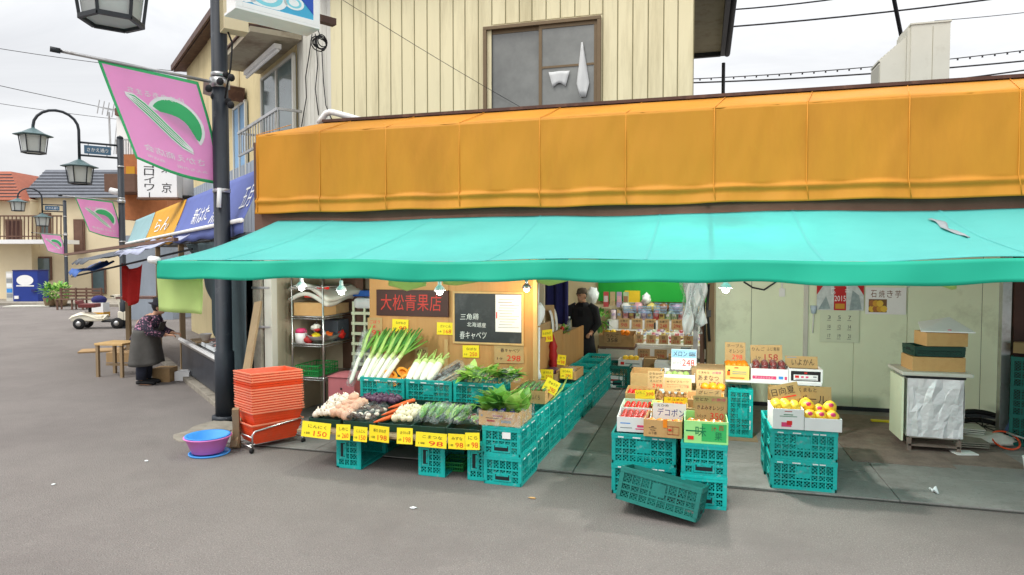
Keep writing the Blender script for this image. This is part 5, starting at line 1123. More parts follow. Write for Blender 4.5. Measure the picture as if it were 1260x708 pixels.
# ================================================================== PRODUCE
lkg1 = mat('leek_green', C(96, 158, 74), .45, .25, 14, transl=.2); lkg2 = mat('leek_pale', C(150, 196, 104), .45, .2, 14, transl=.2); lkg3 = mat('leek_dark', C(56, 112, 58), .45, .25, 14, transl=.15)
def leek(lean, L, bend, seed):
    r_ = random.Random(seed); m = MB(stemw)
    m.tube([(0, 0, 0), (0, 0, .05), (0, .0, L*.45), (bend*.02, 0, L*.62)], [.014, .026, .024, .026], stemw, n=10)
    o = m.build('leek'); g = MB(leaf1)
    for k in range(9):
        a = r_.uniform(0, 6.28); s = r_.uniform(.02, .13); mt = (leaf1, leaf2, leaf3)[k % 3]
        g.tube([(bend*.02*.9, 0, L*.58), (bend*.03+s*math.cos(a)*.3, s*math.sin(a)*.3, L*.72), (bend*.05+s*math.cos(a)*.8, s*math.sin(a)*.8, L*.9), (bend*.09+s*1.3*math.cos(a), s*1.3*math.sin(a), L*r_.uniform(1.0, 1.12))], [.022, .024, .021, .008], mt, n=6, sq=.5)
    q_ = MB(stemg); q_.tube([(bend*.012, 0, L*.50), (bend*.021, 0, L*.63)], [.0252, .0267], stemg, n=10); q_.build('green_neck', o)
    g.build('leaves', o)
    return o
lk = [leek(0, .72, i-1, 50+i) for i in range(3)]
for i in range(14):
    o = lk[i] if i < 3 else dup(lk[i % 3], (0, 0, 0))
    a = PY(441+i*2.5, 468-(i % 3)*1.5, 7.05+.04*(i % 3)); tpt = PY(468+i*3.6, 410-(i % 2)*3, 7.74+.03*(i % 3))
    d = (tpt-a).normalized(); o.matrix_world = Matrix.Translation(a) @ d.to_track_quat('Z', 'Y').to_matrix().to_4x4()
    tag(o, 'long white leek with green top leaning among the leeks against the plywood', 'leek', 'leeks leaning in the left rear crate')
o = dup(lk[0], (0, 0, 0), None, 'leek wrapped in a clear bag at the far left of the leeks', 'bagged leeks'); a = PY(431, 472, 7.15); d = (PY(451, 414, 7.6)-a).normalized(); o.matrix_world = Matrix.Translation(a) @ d.to_track_quat('Z', 'Y').to_matrix().to_4x4()
m = MB(filmw); m.tube([a-d*.02, a+d*.2, a+d*.55, a+d*.74], [.05, .06, .065, .08], n=12); solo(m, 'plastic_bag', 'cloudy plastic bag round the upright leek by the pink bin', 'bag')
def daikon(seed):
    m = MB(stemw); m.tube([(0, 0, 0), (0, 0, .03), (0, .0, .16), (0, 0, .34), (0, 0, .37)], [.010, .034, .047, .049, .03], stemw, n=12); o = m.build('white_radish')
    r_ = random.Random(seed); g = MB(leaf2); q_ = MB(stemg); q_.tube([(0, 0, .30), (0, 0, .36), (0, 0, .385)], [.0495, .0495, .025], stemg, n=12); q_.build('green_shoulder', o)
    for k in range(12): a = r_.uniform(0, 6.28); g.tube([(.012*math.cos(a), .012*math.sin(a), .36), (.03*math.cos(a), .03*math.sin(a), .44), (.06*math.cos(a), .06*math.sin(a), r_.uniform(.47, .53))], [.007, .007, .004], (leaf2, stemg)[k % 2], n=5)
    g.build('leaf_stalks', o); return o
dk_ = [daikon(1), daikon(2)]
for i in range(4):
    o = dk_[i] if i < 2 else dup(dk_[i % 2], (0, 0, 0))
    a = PY(501+i*8.5, 470, 7.06+.05*(i % 2)); tpt = PY(527+i*9.5, 424, 7.66); d = (tpt-a).normalized(); o.matrix_world = Matrix.Translation(a) @ d.to_track_quat('Z', 'Y').to_matrix().to_4x4()
    tag(o, 'white radish with cut green stalks leaning in the middle rear crate', 'white radish', 'white radishes leaning in the middle rear crate')
def pumpkin():
    m = MB(rind); nu, nv = 16, 8
    m.sheet(nu, nv, lambda u, v: (.085*math.sin(math.pi*v)*math.cos(math.pi*u)*(1+.05*math.cos(16*u)), .085*math.sin(math.pi*v)*math.sin(math.pi*u)*(1+.05*math.cos(16*u)), .06*math.cos(math.pi*v)), rind)
    o = m.build('pumpkin_half', solid=.003); f = MB(flesh)
    out = [(.084*math.sin(math.pi*v/12), .0, .059*math.cos(math.pi*v/12)) for v in range(13)]+[(-.084*math.sin(math.pi*v/12), .0, .059*math.cos(math.pi*v/12)) for v in range(11, 0, -1)]
    inn = [(x*.55, .0, z*.55) for x, y, z in out]; dp = [(x*.45, .035, z*.45) for x, y, z in out]; n = len(out)
    f.add(out+inn+dp, [(i, (i+1) % n, n+(i+1) % n, n+i) for i in range(n)]+[(n+i, n+(i+1) % n, 2*n+(i+1) % n, 2*n+i) for i in range(n)]+[tuple(range(2*n, 3*n))], flesh)
    f.build('cut_flesh', o); return o
pk = pumpkin()
for i, (px, py, Y) in enumerate(((470, 471, 7.07), (487, 470, 7.06), (481, 461, 7.2), (496, 458, 7.3), (508, 457, 7.34), (500, 466, 7.12))):
    o = pk if i == 0 else dup(pk, (0, 0, 0)); p = PY(px, py, Y); o.location = p; o.rotation_euler = (R(rnd.uniform(-50, -25)), R(rnd.uniform(-30, 30)), R(rnd.uniform(-25, 25)))
    tag(o, 'cut pumpkin half showing bright orange flesh beside the leeks', 'pumpkin', 'pumpkin halves in the left rear crate')
# bags of burdock
for i, (px0, px1, lb) in enumerate(((528, 566, 'clear bag with dark burdock behind the white radishes'), (540, 580, 'clear bag with brown burdock at the front of the middle rear crate'))):
    a = PY(px0, 474, 7.06+.1*(1-i)); b = PY(px1, 455-6*(1-i), 7.3+.1*(1-i)); m = MB(gobo if i == 0 else kraft2)
    for k in range(7): o_ = Vector((0, .012*(k % 3)-.01, .018*(k//2)-.03)); m.tube([a+o_, (a+b)/2+o_+Vector((0, 0, .015)), b+o_], [.011, .014, .01], n=7)
    o = solo(m, 'burdock_bag', lb, 'vegetable bag'); f = MB(filmw); f.tube([a-(b-a)*.06, a, (a+b)/2, b, b+(b-a)*.12], [.05, .07, .08, .075, .03], n=12); f.v = [v-o.location for v in f.v]; f.build('wrapper', o)
# leafy greens
def greens(label, c, rx_, n, L, mts, name='leafy_greens', upw=.8, stalk=True, seed=1, cat='greens', bag=None, group=None):
    r_ = random.Random(seed); m = MB(mts[0]); 
    for k in range(n):
        p = Vector((r_.uniform(-rx_[0], rx_[0]), r_.uniform(-rx_[1], rx_[1]), r_.uniform(0, rx_[2])))
        d = Vector((p.x/rx_[0]*.5+r_.uniform(-.5, .5), p.y/rx_[1]*.4-.15+r_.uniform(-.5, .4), upw*r_.uniform(.5, 1.2)))
        leaf(m, p, d, L*r_.uniform(.7, 1.15), L*r_.uniform(.6, .95), r_.choice(mts), curl=r_.uniform(.2, .8))
    o = m.build(name); o.location = c; tag(o, label, cat, group)
    if stalk:
        s = MB(stemg)
        for k in range(8): x = r_.uniform(-rx_[0]*.8, rx_[0]*.8); s.tube([(x, -rx_[1], -.01), (x+r_.uniform(-.02, .02), -rx_[1]*.3, .05), (x+r_.uniform(-.03, .03), 0, .12)], [.010, .009, .006], n=6)
        s.build('stalks', o)
    if bag:
        f = MB(bag); rr = rx_; f.sheet(14, 8, lambda u, v: ((rr[0]+.05)*math.cos(2*math.pi*u)*math.cos(v*1.45)+.01*math.sin(u*40), (rr[1]+.05)*math.sin(2*math.pi*u)*math.cos(v*1.45), -.02+(rr[2]+L*.75)*math.sin(v*1.45)+.012*math.sin(u*31+v*9)))
        f.build('plastic_wrap', o)
    return o
a = PY(590, 472, 7.12); greens('spring cabbage leaves in a clear bag in the right rear crate', (a.x, 7.15, .76), (.13, .12, .05), 60, .15, (leaf1, leaf2, leaf2), seed=3, name='cabbage', cat='cabbage', bag=film)
a = PY(626, 466, 7.25); greens('darker bagged cabbage at the right end of the rear crates', (a.x-.03, 7.3, .75), (.10, .10, .05), 50, .13, (leaf1, leaf3, leaf2), seed=4, name='cabbage', cat='cabbage', bag=filmw)
a = PY(578, 462, 7.3); greens('loose pale cabbage at the left of the bagged cabbages', (a.x, 7.32, .75), (.08, .08, .04), 36, .13, (leaf2, leaf2, leaf1), seed=14, name='cabbage', cat='cabbage')
# greens box at the head of the long crate row
zt = CH*2-.004
gb = carton('printed cardboard box of leafy greens on the first crate of the long row', .40, .42, .135, kraft, flap=0, marks=lambda m, L, D, H: [m.box(x0, x1, -D/2-.0012, -D/2-.0002, z0, z1, mt) for x0, x1, z0, z1, mt in ((-.06, .04, .085, .10, inkdr), (-.12, -.04, .035, .052, inkdr), (.02, .12, .03, .055, inkgy), (-.18, -.16, .08, .1, inkgy), (.05, .13, .07, .078, inkdr), (-.13, 0, .066, .072, inkk))])
put(gb, -1.80, 5.92+.22, zt+.006, R(-2))
for i, (x, s) in enumerate(((-.12, 21), (-.02, 22), (.10, 23))):
    greens(('leftmost', 'middle', 'rightmost')[i]+' bunch of leafy greens in the box at the head of the crate row', (-1.80+x, 6.16, zt+.09), (.07, .12, .05), 26, .20, (leaf1, leaf3, leaf1) if i < 2 else (leaf1, leaf2, leaf2), upw=1.7, seed=s, group='leafy greens bunches')
for i, (x, y, z) in enumerate(((-.07, -.12, .125), (.01, -.1, .14), (.07, -.06, .16), (.10, -.12, .13))):
    m = MB(mat('violet_tape', C(72, 66, 170), .4, .1, 8)); m.lathe([(.022, -.012), (.024, .012), (.021, .012)], n=10, M=FR((-1.80+x, 6.14+y, zt+z), 0, R(30))); m.ell((-1.80+x, 6.14+y, zt+z), (.018, .018, .012), stemg, n=8, m=5)
    solo(m, 'violet_tape', 'violet tape band round the stalks of the boxed greens', 'tape', group='violet tape bands on the greens')
m = MB(filmw); m.sheet(18, 6, lambda u, v: (-1.80-.215+.43*u, 5.92-.02-.012*math.sin(u*17+v*5), zt+.01+.15*v+.012*math.sin(u*25)))
m.sheet(18, 6, lambda u, v: (-1.80+.21+.02*math.sin(u*20+v*4)+.02*v, 5.92+.44*u, zt+.0+.17*v+.015*math.sin(u*23)))
solo(m, 'plastic_sheet', 'crumpled clear plastic sheet round the box of greens', 'plastic sheet')
# wrapped cucumber box and more boxes along the row
bx = carton('cardboard box of wrapped cucumbers behind the leafy greens', .36, .50, .14, kraft, marks=lambda m, L, D, H: m.text('1ふくろ', inkk, (.07, -D/2-.0015, .07), (1, 0, 0), (0, 0, 1), .1, .05)); put(bx, -1.75, 7.18, zt+.03, R(-4), R(3))
for k in range(5): m = MB(leaf3); x = -1.88+.065*k; m.tube([(x, 6.98, zt+.15), (x+.01, 7.16, zt+.175), (x, 7.36, zt+.17)], [.016, .022, .015], n=10); solo(m, 'cucumber', 'dark cucumber under film in the wrapped cardboard box', 'cucumber', group='cucumbers in the wrapped box')
m = MB(film); m.sheet(12, 10, lambda u, v: (-1.75-.175+.35*u, 6.94+.47*v, zt+.17+.035*math.sin(u*3.14)*math.sin(v*3.14)+.012*math.sin(u*19+v*13))); solo(m, 'plastic_film', 'clear crinkled film over the cucumber box', 'plastic film')
card('yellow diamond tilted price card on the corner of the cucumber box', .16, .15, yellow, price('きゅうり', '1袋', '290'), (-1.58, 7.02, zt+.13), R(8), R(-20), ry=R(28))
for i, (y, xo, lb, num) in enumerate(((8.2, -.02, 'left', '250'), (8.35, .2, 'right', '290'))):
    b_ = carton(f'{"small" if i == 0 else "larger"} cardboard tray of bagged vegetables further along the crate row, {lb}', .24 if i == 0 else .26, .45, .11, kraft if i else kraft2); put(b_, -1.83+xo, y+.2, zt+.02+.02*i, arz-R(90))
    m = MB(filmw if i else purple); m.ell((0, 0, 0), (.09, .16, .05), n=12, m=8, jit=.4, seed=i); m.v = [v+Vector((-1.83+xo, y+.22, zt+.13)) for v in m.v]; solo(m, 'vegetable_bag', f'{"silvery" if i else "dark"} bag in the {lb} tray along the crate row', 'vegetable bag')
    card(f'yellow price card on the {lb} tray along the crate row', .16, .13, yellow, price('ほうれん', '1袋', num), (-1.83+xo, y-.06, zt+.06), R(3), R(-8))
card('small yellow card on a stick above the left tray along the crate row', .11, .13, yellow, price('せり', '1束', '98'), (-1.74, 8.5, zt+.20), 0, R(-5), ry=.1)
m = MB(leaf2)
for k in range(7): m.tube([(-1.57+.012*k*.4, 7.1, zt+.02+.004*k), (-1.55+.005*k, 7.5, zt+.05+.006*k), (-1.56, 8.1, zt+.14)], [.008, .012, .004], (leaf2, leaf1, stemg)[k % 3], n=6)
solo(m, 'chive_bundle', 'long green chive bundle lying along the edge of the crate row', 'chives')
# ---- front-left low display
m = MB(oldwood); m.box(-3.93, -2.02, 5.86, 6.96, .375, .395); solo(m, 'display_board', 'low board carrying the front vegetables over the crates on edge', 'board')
trays = [(-3.71, 'garlic'), (-3.31, 'mushroom'), (-2.92, 'carrot'), (-2.55, 'greensbag'), (-2.20, 'bag')]
ftr = None
tl = ['shallow dark green tray of garlic at the left of the low display', 'shallow dark green tray of bagged mushrooms in the low display', 'shallow dark green tray of carrots and onions in the low display', 'shallow dark green tray of bagged greens in the low display', 'shallow dark green tray at the right end of the low display']
for i, (x, _) in enumerate(trays):
    if ftr is None:
        m = MB(dgreen); m.box(-.185, .185, -.4, .4, 0, .012); m.box(-.185, .185, -.4, -.39, .012, .08); m.box(-.185, .185, .39, .4, .012, .08); m.box(-.185, -.175, -.39, .39, .012, .08); m.box(.175, .185, -.39, .39, .012, .08)
        ftr = m.build('plastic_tray', bevel=.003); o = ftr; tag(o, tl[0], 'tray', 'shallow trays in the low display')
    else: o = dup(ftr, (0, 0, 0), None, tl[i])
    o.location = (x, 6.42, .397); o.rotation_euler = (R(6), 0, 0); o.location.z += .045
def many(protos, pts, label, cat, group, smin=.85, smax=1.15):
    for k, p in enumerate(pts):
        pr = protos[k % len(protos)]; o = pr if k < len(protos) else dup(pr, (0, 0, 0))
        o.location = p; s = rnd.uniform(smin, smax); o.scale = (s, s, s); o.rotation_euler = (rnd.uniform(-.6, .6), rnd.uniform(-.6, .6), rnd.uniform(0, 6.28)); tag(o, label, cat, group)
def bulbv(name, mt, r, seed, neck=True):
    m = MB(mt); m.ell((0, 0, 0), (r, r, r*.85), n=12, m=8, jit=.3, seed=seed)
    if neck: m.tube([(0, 0, r*.7), (0, 0, r*1.35)], [r*.3, r*.1], n=6)
    return m.build(name)
def grid(x0, x1, y0, y1, z, nx, ny, j=.012, dz=.0, z2=0): return [(x0+(x1-x0)*(i+.5)/nx+rnd.uniform(-j, j), y0+(y1-y0)*(k+.5)/ny+rnd.uniform(-j, j), z+z2*(k+.5)/ny+rnd.uniform(0, dz)) for k in range(ny) for i in range(nx)]
many([bulbv('garlic_bulb', garlic, .042, s) for s in (1, 2)], grid(-3.87, -3.62, 6.03, 6.6, .50, 4, 8, dz=.06, z2=.08), 'garlic bulb in the heap at the left end of the low display', 'garlic', 'garlic bulbs in the left tray')
many([bulbv('ginger_root', gingerm, .055, s, False) for s in (3, 4)], grid(-3.66, -3.46, 6.05, 6.5, .50, 3, 6, dz=.05, z2=.07), 'pinkish ginger root beside the garlic in the low display', 'ginger', 'ginger roots in the left tray')
for i in range(6):
    c_ = (-3.44+.11*(i % 3), 6.1+.22*(i//3), .51+.02*(i//3)); m = MB(mush)
    for k in range(9): m.ell((rnd.uniform(-.04, .04), rnd.uniform(-.06, .06), rnd.uniform(0, .035)), (.028, .028, .02), (mush, gobo, garlic)[k % 3], n=8, m=6)
    o = m.build('mushroom_bag'); o.location = c_; tag(o, 'clear bag of brown mushrooms beside the carrots in the low display', 'mushroom bag', 'mushroom bags in the second tray')
    f = MB(film); f.ell((0, 0, .02), (.075, .10, .06), n=14, m=8, jit=.5, seed=i); f.build('wrapper', o)
cp = MB(carrotm); cp.tube([(-.10, 0, 0), (-.04, 0, 0), (.07, 0, 0), (.085, 0, 0)], [.005, .015, .022, .012], n=10); cp = cp.build('carrot')
for k in range(9):
    o = cp if k == 0 else dup(cp, (0, 0, 0)); o.location = (-3.08+.035*(k % 3), 6.08+.055*k, .50+.012*k); o.rotation_euler = (0, R(-8), R(50+rnd.uniform(-9, 9))); tag(o, 'orange carrot in the low display beside the white onions', 'carrot', 'carrots in the third tray')
many([bulbv('white_onion', onionm, .042, s) for s in (5, 6)], grid(-2.98, -2.76, 6.04, 6.42, .51, 4, 4, dz=.03, z2=.05), 'white new onion in the low display beside the carrots', 'onion', 'white onions in the third tray')
many([bulbv('purple_onion', purple, .042, s) for s in (7, 8)], grid(-3.62, -3.2, 6.56, 6.78, .56, 6, 3, dz=.03, z2=.02), 'small purple vegetable at the back of the low display', 'purple vegetable', 'purple vegetables at the back of the low display')
for k in range(6):
    m = MB(leaf3); x = -2.70+.085*k
    for j in range(16): leaf(m, (rnd.uniform(-.03, .03), rnd.uniform(-.07, .07), rnd.uniform(0, .04)), (rnd.uniform(-.3, .3), 1, rnd.uniform(.0, .5)), .12, .05, (leaf1, leaf3, leaf2)[j % 3])
    o = m.build('bagged_greens'); o.location = (x, 6.24+.04*(k % 2), .53); o.rotation_euler = (R(28), 0, R(-12)); tag(o, 'cloudy upright bag of greens in the low display before the middle crate', 'greens bag', 'bagged greens in the fourth tray')
    f = MB(filmw); f.ell((0, .02, .03), (.06, .14, .055), n=14, m=8, jit=.5, seed=k); f.build('wrapper', o)
for k in range(4):
    m = MB(leaf1); 
    for j in range(12): leaf(m, (rnd.uniform(-.04, .04), rnd.uniform(-.05, .05), rnd.uniform(0, .03)), (rnd.uniform(-.5, .5), .7, .3), .1, .05, (leaf1, stemg, mat('red_stalk', C(150, 40, 70), .5))[j % 3])
    o = m.build('bagged_herbs'); o.location = (-2.30+.09*k, 6.18+.10*(k % 2), .51); tag(o, 'flat bag of herbs at the right end of the low display', 'herb bag', 'herb bags in the fifth tray')
    f = MB(filmw); f.ell((0, .02, .02), (.065, .10, .04), n=14, m=8, jit=.5, seed=k+9); f.build('wrapper', o)
strip = [(388, 'にんにく', '1袋', '150', 'yellow price card at the left end of the low display, under the garlic', 43), (422, 'しめじ', '1袋', '260', 'yellow price card reading 260 under the mushrooms', 21), (443, 'にんじん', '1袋', '150', 'yellow price card reading 150 under the carrots', 20), (467, '新たまねぎ', '1袋', '198', 'yellow price card reading 198 under the white onions', 28),
 (498, 'ほうれん草', '1把', '198', 'yellow price card on the left under the bagged greens', 22), (530, 'こまつな', '1袋', '98', 'wide yellow price card in the middle under the bagged greens', 40), (562, 'みずな', '1袋', '98', 'yellow price card with red 98 under the herb bags', 22), (582, 'にら', '1把', '98', 'rightmost yellow price card of the low display', 18)]
for px, nm, un, num, lb, wpx in strip:
    b = PY(px, 535, 5.845); w = wpx*6.6/820*1.0; card(lb, w*.96, .15+rnd.uniform(-.012, .01), yellow, price(nm, un, num), (b.x, 5.842+rnd.uniform(-.012, .003), .338+rnd.uniform(-.014, .012)), rnd.uniform(-.08, .08), R(rnd.uniform(-9, 2)), ry=rnd.uniform(-.05, .06))
# green mesh basket on the ground under the display
def basket(label, L, D, H, mt, name='mesh_basket'):
    m = MB(mt)
    for z in (0, H/2, H): m.box(-L/2, L/2, -D/2, -D/2+.008, z, z+.012); m.box(-L/2, L/2, D/2-.008, D/2, z, z+.012); m.box(-L/2, -L/2+.008, -D/2+.009, D/2-.009, z, z+.012); m.box(L/2-.008, L/2, -D/2+.009, D/2-.009, z, z+.012)
    n = 12
    for k in range(n+1):
        x = -L/2+.004+(L-.008)*k/n; m.box(x-.003, x+.003, -D/2+.001, -D/2+.006, .012, H); m.box(x-.003, x+.003, D/2-.006, D/2-.001, .012, H); m.box(x-.003, x+.003, -D/2, D/2, .002, .006)
    for k in range(8): y = -D/2+.01+(D-.02)*k/7; m.box(-L/2+.001, -L/2+.006, y-.003, y+.003, .012, H); m.box(L/2-.006, L/2-.001, y-.003, y+.003, .012, H)
    return tag(m.build(name), label, 'basket')
o = basket('small green mesh basket on the ground under the low display', .22, .28, .08, gbasket); p = PZ(557, 579, .0); put(o, p.x, p.y+.1, .003, .1)

# ================================================================== FRUIT STAND
ZT = CH*2-.004+.004
def fill_fruit(mt, r, x, y, z, nx, ny, w, d, label, cat, group, name, lay=1, seed=0):
    protos = []
    for s in (0, 1): m = MB(mt); m.ell((0, 0, 0), (r, r, r*.92), n=14, m=10, jit=.12, seed=seed+s); m.ell((0, 0, r*.9), (r*.12, r*.12, r*.05), leaf3, n=6, m=4); protos.append(m.build(name))
    pts = [p for l_ in range(lay) for p in grid(x-w/2, x+w/2, y-d/2, y+d/2, z+l_*r*1.3, nx, ny, r*.1, r*.2)]
    many(protos, pts, label, cat, group, .92, 1.08)
def bm(m, L, D, H, specs):
    for i, s in enumerate(specs):
        e = .0006*i
        if s[0] == 'b': m.box(s[1]*L, s[2]*L, -D/2-.0012-e, -D/2-.0003, s[3]*H, s[4]*H, s[5])
        else: m.text(s[0], s[5], (s[1]*L, -D/2-.0016-e, s[2]*H), (1, 0, 0), (0, 0, 1), s[3]*L, s[4]*H)
def slot_box(label, x, y, L, D, H, mt, rz=0, z=ZT, specs=(), flap=0, fill=.55, name='fruit_box', rx=0):
    o = carton(label, L, D, H, mt, flap=flap, fill=fill, name=name, marks=lambda m, L_, D_, H_: bm(m, L_, D_, H_, specs)); return put(o, x, y, z+(.0 if not rx else .02), rz, rx)
def cpx(label, x0, x1, y0, y1, Y, mt, lines, rz=0, rx=R(-12), drop=.0, **k):
    """card whose visible face fills a rectangle of the photograph when it stands at depth Y"""
    a = PY(x0, (y0+y1)/2, Y); b = PY(x1, (y0+y1)/2, Y); t_ = PY((x0+x1)/2, y0, Y); q = PY((x0+x1)/2, y1, Y)
    h0 = (t_.z-q.z)/math.cos(rx); f_ = h0/(h0+drop); lines = [(s_, i_, x_, 1-(1-z_)*f_, w_, hh*f_) for s_, i_, x_, z_, w_, hh in lines]
    return card(label, b.x-a.x, h0+drop, mt, lines, ((a.x+b.x)/2, Y-.02, q.z-drop), rz, rx, **k)
# left column
slot_box('white printed box of strawberry packs at the front left of the fruit stand', -.575, 6.25, .30, .40, .135, white, R(2), specs=[('b', -.4, -.1, .55, .62, bluep), ('b', -.4, -.05, .25, .31, inkgy), ('b', .05, .38, .2, .27, inkp), ('b', .1, .4, .35, .5, inkp)])
fill_fruit(fl_red, .024, -.575, 6.27, ZT+.105, 5, 6, .26, .34, 'red strawberry in the white box at the front left', 'strawberry', 'strawberries in the white box', 'strawberry')
m = MB(film); m.sheet(12, 10, lambda u, v: (-.575-.13+.26*u, 6.09+.33*v, ZT+.138+.008*math.sin(u*15)*math.sin(v*12))); solo(m, 'plastic_film', 'clear film over the strawberries in the white box', 'plastic film')
slot_box('pale box of red fruit packs second from the front in the left column', -.585, 6.75, .33, .42, .12, mat('pale_mint_box', C(200, 226, 206), .6, .05, 6), R(1))
fill_fruit(fl_red, .024, -.585, 6.70, ZT+.10, 5, 5, .28, .30, 'red fruit in the pale box second from the front', 'strawberry', 'red fruit in the pale box', 'strawberry', seed=4)
cpx('yellow price card with red number over the pale strawberry box', 782, 806, 480, 488, 6.80, yellow, [('いちご', inkk, -.2, .6, .45, .4), ('398', inkr, .25, .4, .4, .5)], R(3), ry=R(-3), drop=.02)
slot_box('cardboard box third from the front in the left column', -.60, 7.32, .33, .46, .15, kraft, R(2))
fill_fruit(fl_red, .024, -.62, 7.22, ZT+.13, 5, 4, .25, .24, 'red fruit in the third cardboard box of the left column', 'strawberry', 'red fruit in the third box', 'strawberry', seed=6)
cpx('cardboard price card reading 298 in the left column of the fruit stand', 797, 817, 457, 478, 7.3, kraft3, [('さちのか', inkk, 0, .85, .8, .12), ('スナップ', inkk, 0, .64, .8, .15), ('えんどう', inkk, 0, .43, .7, .12), ('298', inkr, .1, .17, .6, .2)], R(2))
slot_box('open cardboard box at the back of the left column', -.60, 8.15, .38, .44, .23, kraft, R(1), flap=.0, fill=.2)
# middle column
slot_box('low cardboard box of large oranges with a house mark at the front of the stand', -.30, 6.12, .33, .36, .15, kraft, R(-2), z=ZT-.0, specs=[('山下園', -.26, .22, .2, .16, inkk), ('b', -.36, -.16, .5, .53, inkk), ('b', -.33, -.19, .38, .41, inkk), ('b', -.30, -.22, .58, .61, inkk), ('b', .12, .42, .66, .68, inkdr), ('b', .12, .42, .2, .22, inkdr), ('b', .12, .125, .2, .68, inkdr), ('b', .415, .42, .2, .68, inkdr), ('b', .26, .265, .2, .68, inkdr), ('b', .15, .23, .42, .52, inkr)])
fill_fruit(fl_or, .045, -.30, 6.04, ZT+.095, 4, 2, .30, .12, 'large orange in the front cardboard box below the white card', 'orange', 'oranges in the front cardboard box', 'orange')
m = MB(fl_or); m.cb((-.285, 5.936, ZT+.125), (.036, .004, .075)); solo(m, 'orange_tag', 'orange paper tag hanging over the front of the cardboard box', 'tag')
cpx('large white price card with blue writing and red 218 on the front oranges', 803, 844, 497, 523, 6.18, white, [('えひめ', inkk, -.2, .88, .35, .11), ('デコポン', inkb, .05, .58, .82, .34), ('1ヶ', inkk, -.28, .17, .14, .15), ('218', inkr, .1, .16, .40, .23)], R(-2), drop=.03)
slot_box('cardboard box of oranges behind the white price card', -.27, 6.62, .33, .40, .14, kraft2, 0)
fill_fruit(fl_or, .042, -.27, 6.6, ZT+.12, 4, 3, .29, .26, 'orange in the second box of the middle column', 'orange', 'oranges in the second middle box', 'orange', seed=3)
cpx('yellow price card reading 298 behind the white price card', 817, 846, 489, 499, 6.62, yellow, [('デコポン', inkk, 0, .7, .7, .26), ('298', inkr, .05, .28, .5, .34)], R(2), drop=.04)
m = MB(leaf2); m.cb((-.40, 6.66, ZT+.15), (.1, .2, .02)); solo(m, 'green_packet', 'light green packet behind the white price card', 'packet')
slot_box('box of brown kiwi fruit in the middle column of the stand', -.26, 7.12, .37, .44, .12, kraft, 0)
kp = None
for k in range(15):
    if kp is None: m = MB(gobo); m.ell((0, 0, 0), (.028, .028, .04), mat('kiwi_brown', C(150, 108, 60), .8, .2, 20, .2, 90), n=12, m=8); kp = m.build('kiwi_fruit'); o = kp
    else: o = dup(kp, (0, 0, 0))
    o.location = (-.40+.065*(k % 5), 6.96+.11*(k//5), ZT+.12+.01*(k//5)); o.rotation_euler = (R(rnd.uniform(10, 40)), 0, rnd.uniform(-.3, .3)); tag(o, 'brown kiwi fruit lined up in the middle box', 'kiwi', 'kiwi fruit in the middle box')
cpx('broad cardboard card with faint red lines propped over the kiwi fruit', 817, 851, 466, 482, 7.34, kraft3, [('キウイフルーツ', inkk, 0, .72, .8, .16), ('_', inkdr, 0, .5, .8, .015), ('ニュージーランド産', inkdr, 0, .36, .8, .12), ('1袋', inkk, 0, .14, .2, .12)], 0, R(-24))
slot_box('white foam box of melons under the blue and white melon card', -.25, 8.16, .40, .46, .23, foam, 0, fill=.5, name='foam_box')
for k in range(4): m = MB(stemg); m.ell((-.35+.065*k*1.0, 8.06+.03*(k % 2), ZT+.21), (.04, .04, .038), (stemg, leaf2)[k % 2], n=12, m=8); solo(m, 'melon', 'small green melon in the white foam box', 'melon', group='melons in the foam box')
cpx('white and blue price card reading メロン 248 over the foam box', 826, 857, 430, 452, 8.34, white, [('_', mat('card_blue', C(150, 200, 230), .6, .04, 5), 0, .75, .98, .46), ('メロン', inkk, -.14, .74, .54, .28), ('_', inkgy, .33, .74, .26, .24), ('1パック', inkk, -.26, .24, .32, .18), ('248', inkr, .18, .26, .48, .36)], 0, R(-6), drop=.03)
# right column
slot_box('light green printed box of wrapped oranges at the front right of the stand', .055, 6.03, .36, .40, .19, lgreenb, R(1), specs=[('b', -.1, .46, .1, .9, mgreenb), ('b', -.46, .0, .52, .58, inkg), ('味', -.12, .55, .24, .48, inkg), ('果', .28, .36, .17, .36, inkg), ('汁', .18, .70, .12, .22, inkdr), ('百', .34, .74, .12, .22, inkdr), ('b', -.42, -.28, .16, .32, inkr)])
fill_fruit(mat('orange_wrapped', C(246, 142, 66), .3, .2, 14, spec=.6), .042, .055, 5.94, ZT+.13, 5, 2, .31, .13, 'film wrapped orange in the light green box', 'orange', 'wrapped oranges in the green box', 'orange', seed=5)
cpx('cardboard price card reading きよみオレンジ 350 behind the green box', 855, 894, 497, 518, 6.17, kraft3, [('きよみオレンジ', inkk, .0, .74, .84, .24), ('1パック', inkk, -.28, .26, .28, .18), ('350', inkr, .2, .28, .42, .36)], R(2), drop=.05)
slot_box('cardboard box second from the front in the right column', .055, 6.58, .36, .42, .18, kraft2, R(1))
cpx('cardboard card with pink writing above the きよみオレンジ card', 853, 895, 488, 502, 6.45, kraft3, [('せとか', inkk, -.25, .72, .4, .26), ('お買得', inkp, .25, .72, .4, .26), ('グレープフルーツ', inkk, 0, .3, .8, .2)], R(1), drop=.04)
slot_box('cardboard box third in the right column of the fruit stand', .06, 7.06, .37, .42, .17, kraft, 0)
fill_fruit(fl_or, .042, .12, 6.98, ZT+.17, 3, 3, .2, .24, 'orange in the third box of the right column', 'orange', 'oranges in the third right box', 'orange', seed=9)
cpx('cardboard card reading グレープ in black, third up the right column', 856, 888, 479, 492, 6.86, kraft3, [('グレープ', inkk, 0, .68, .8, .32), ('ルビー', inkdr, 0, .25, .5, .24)], R(-1), drop=.04)
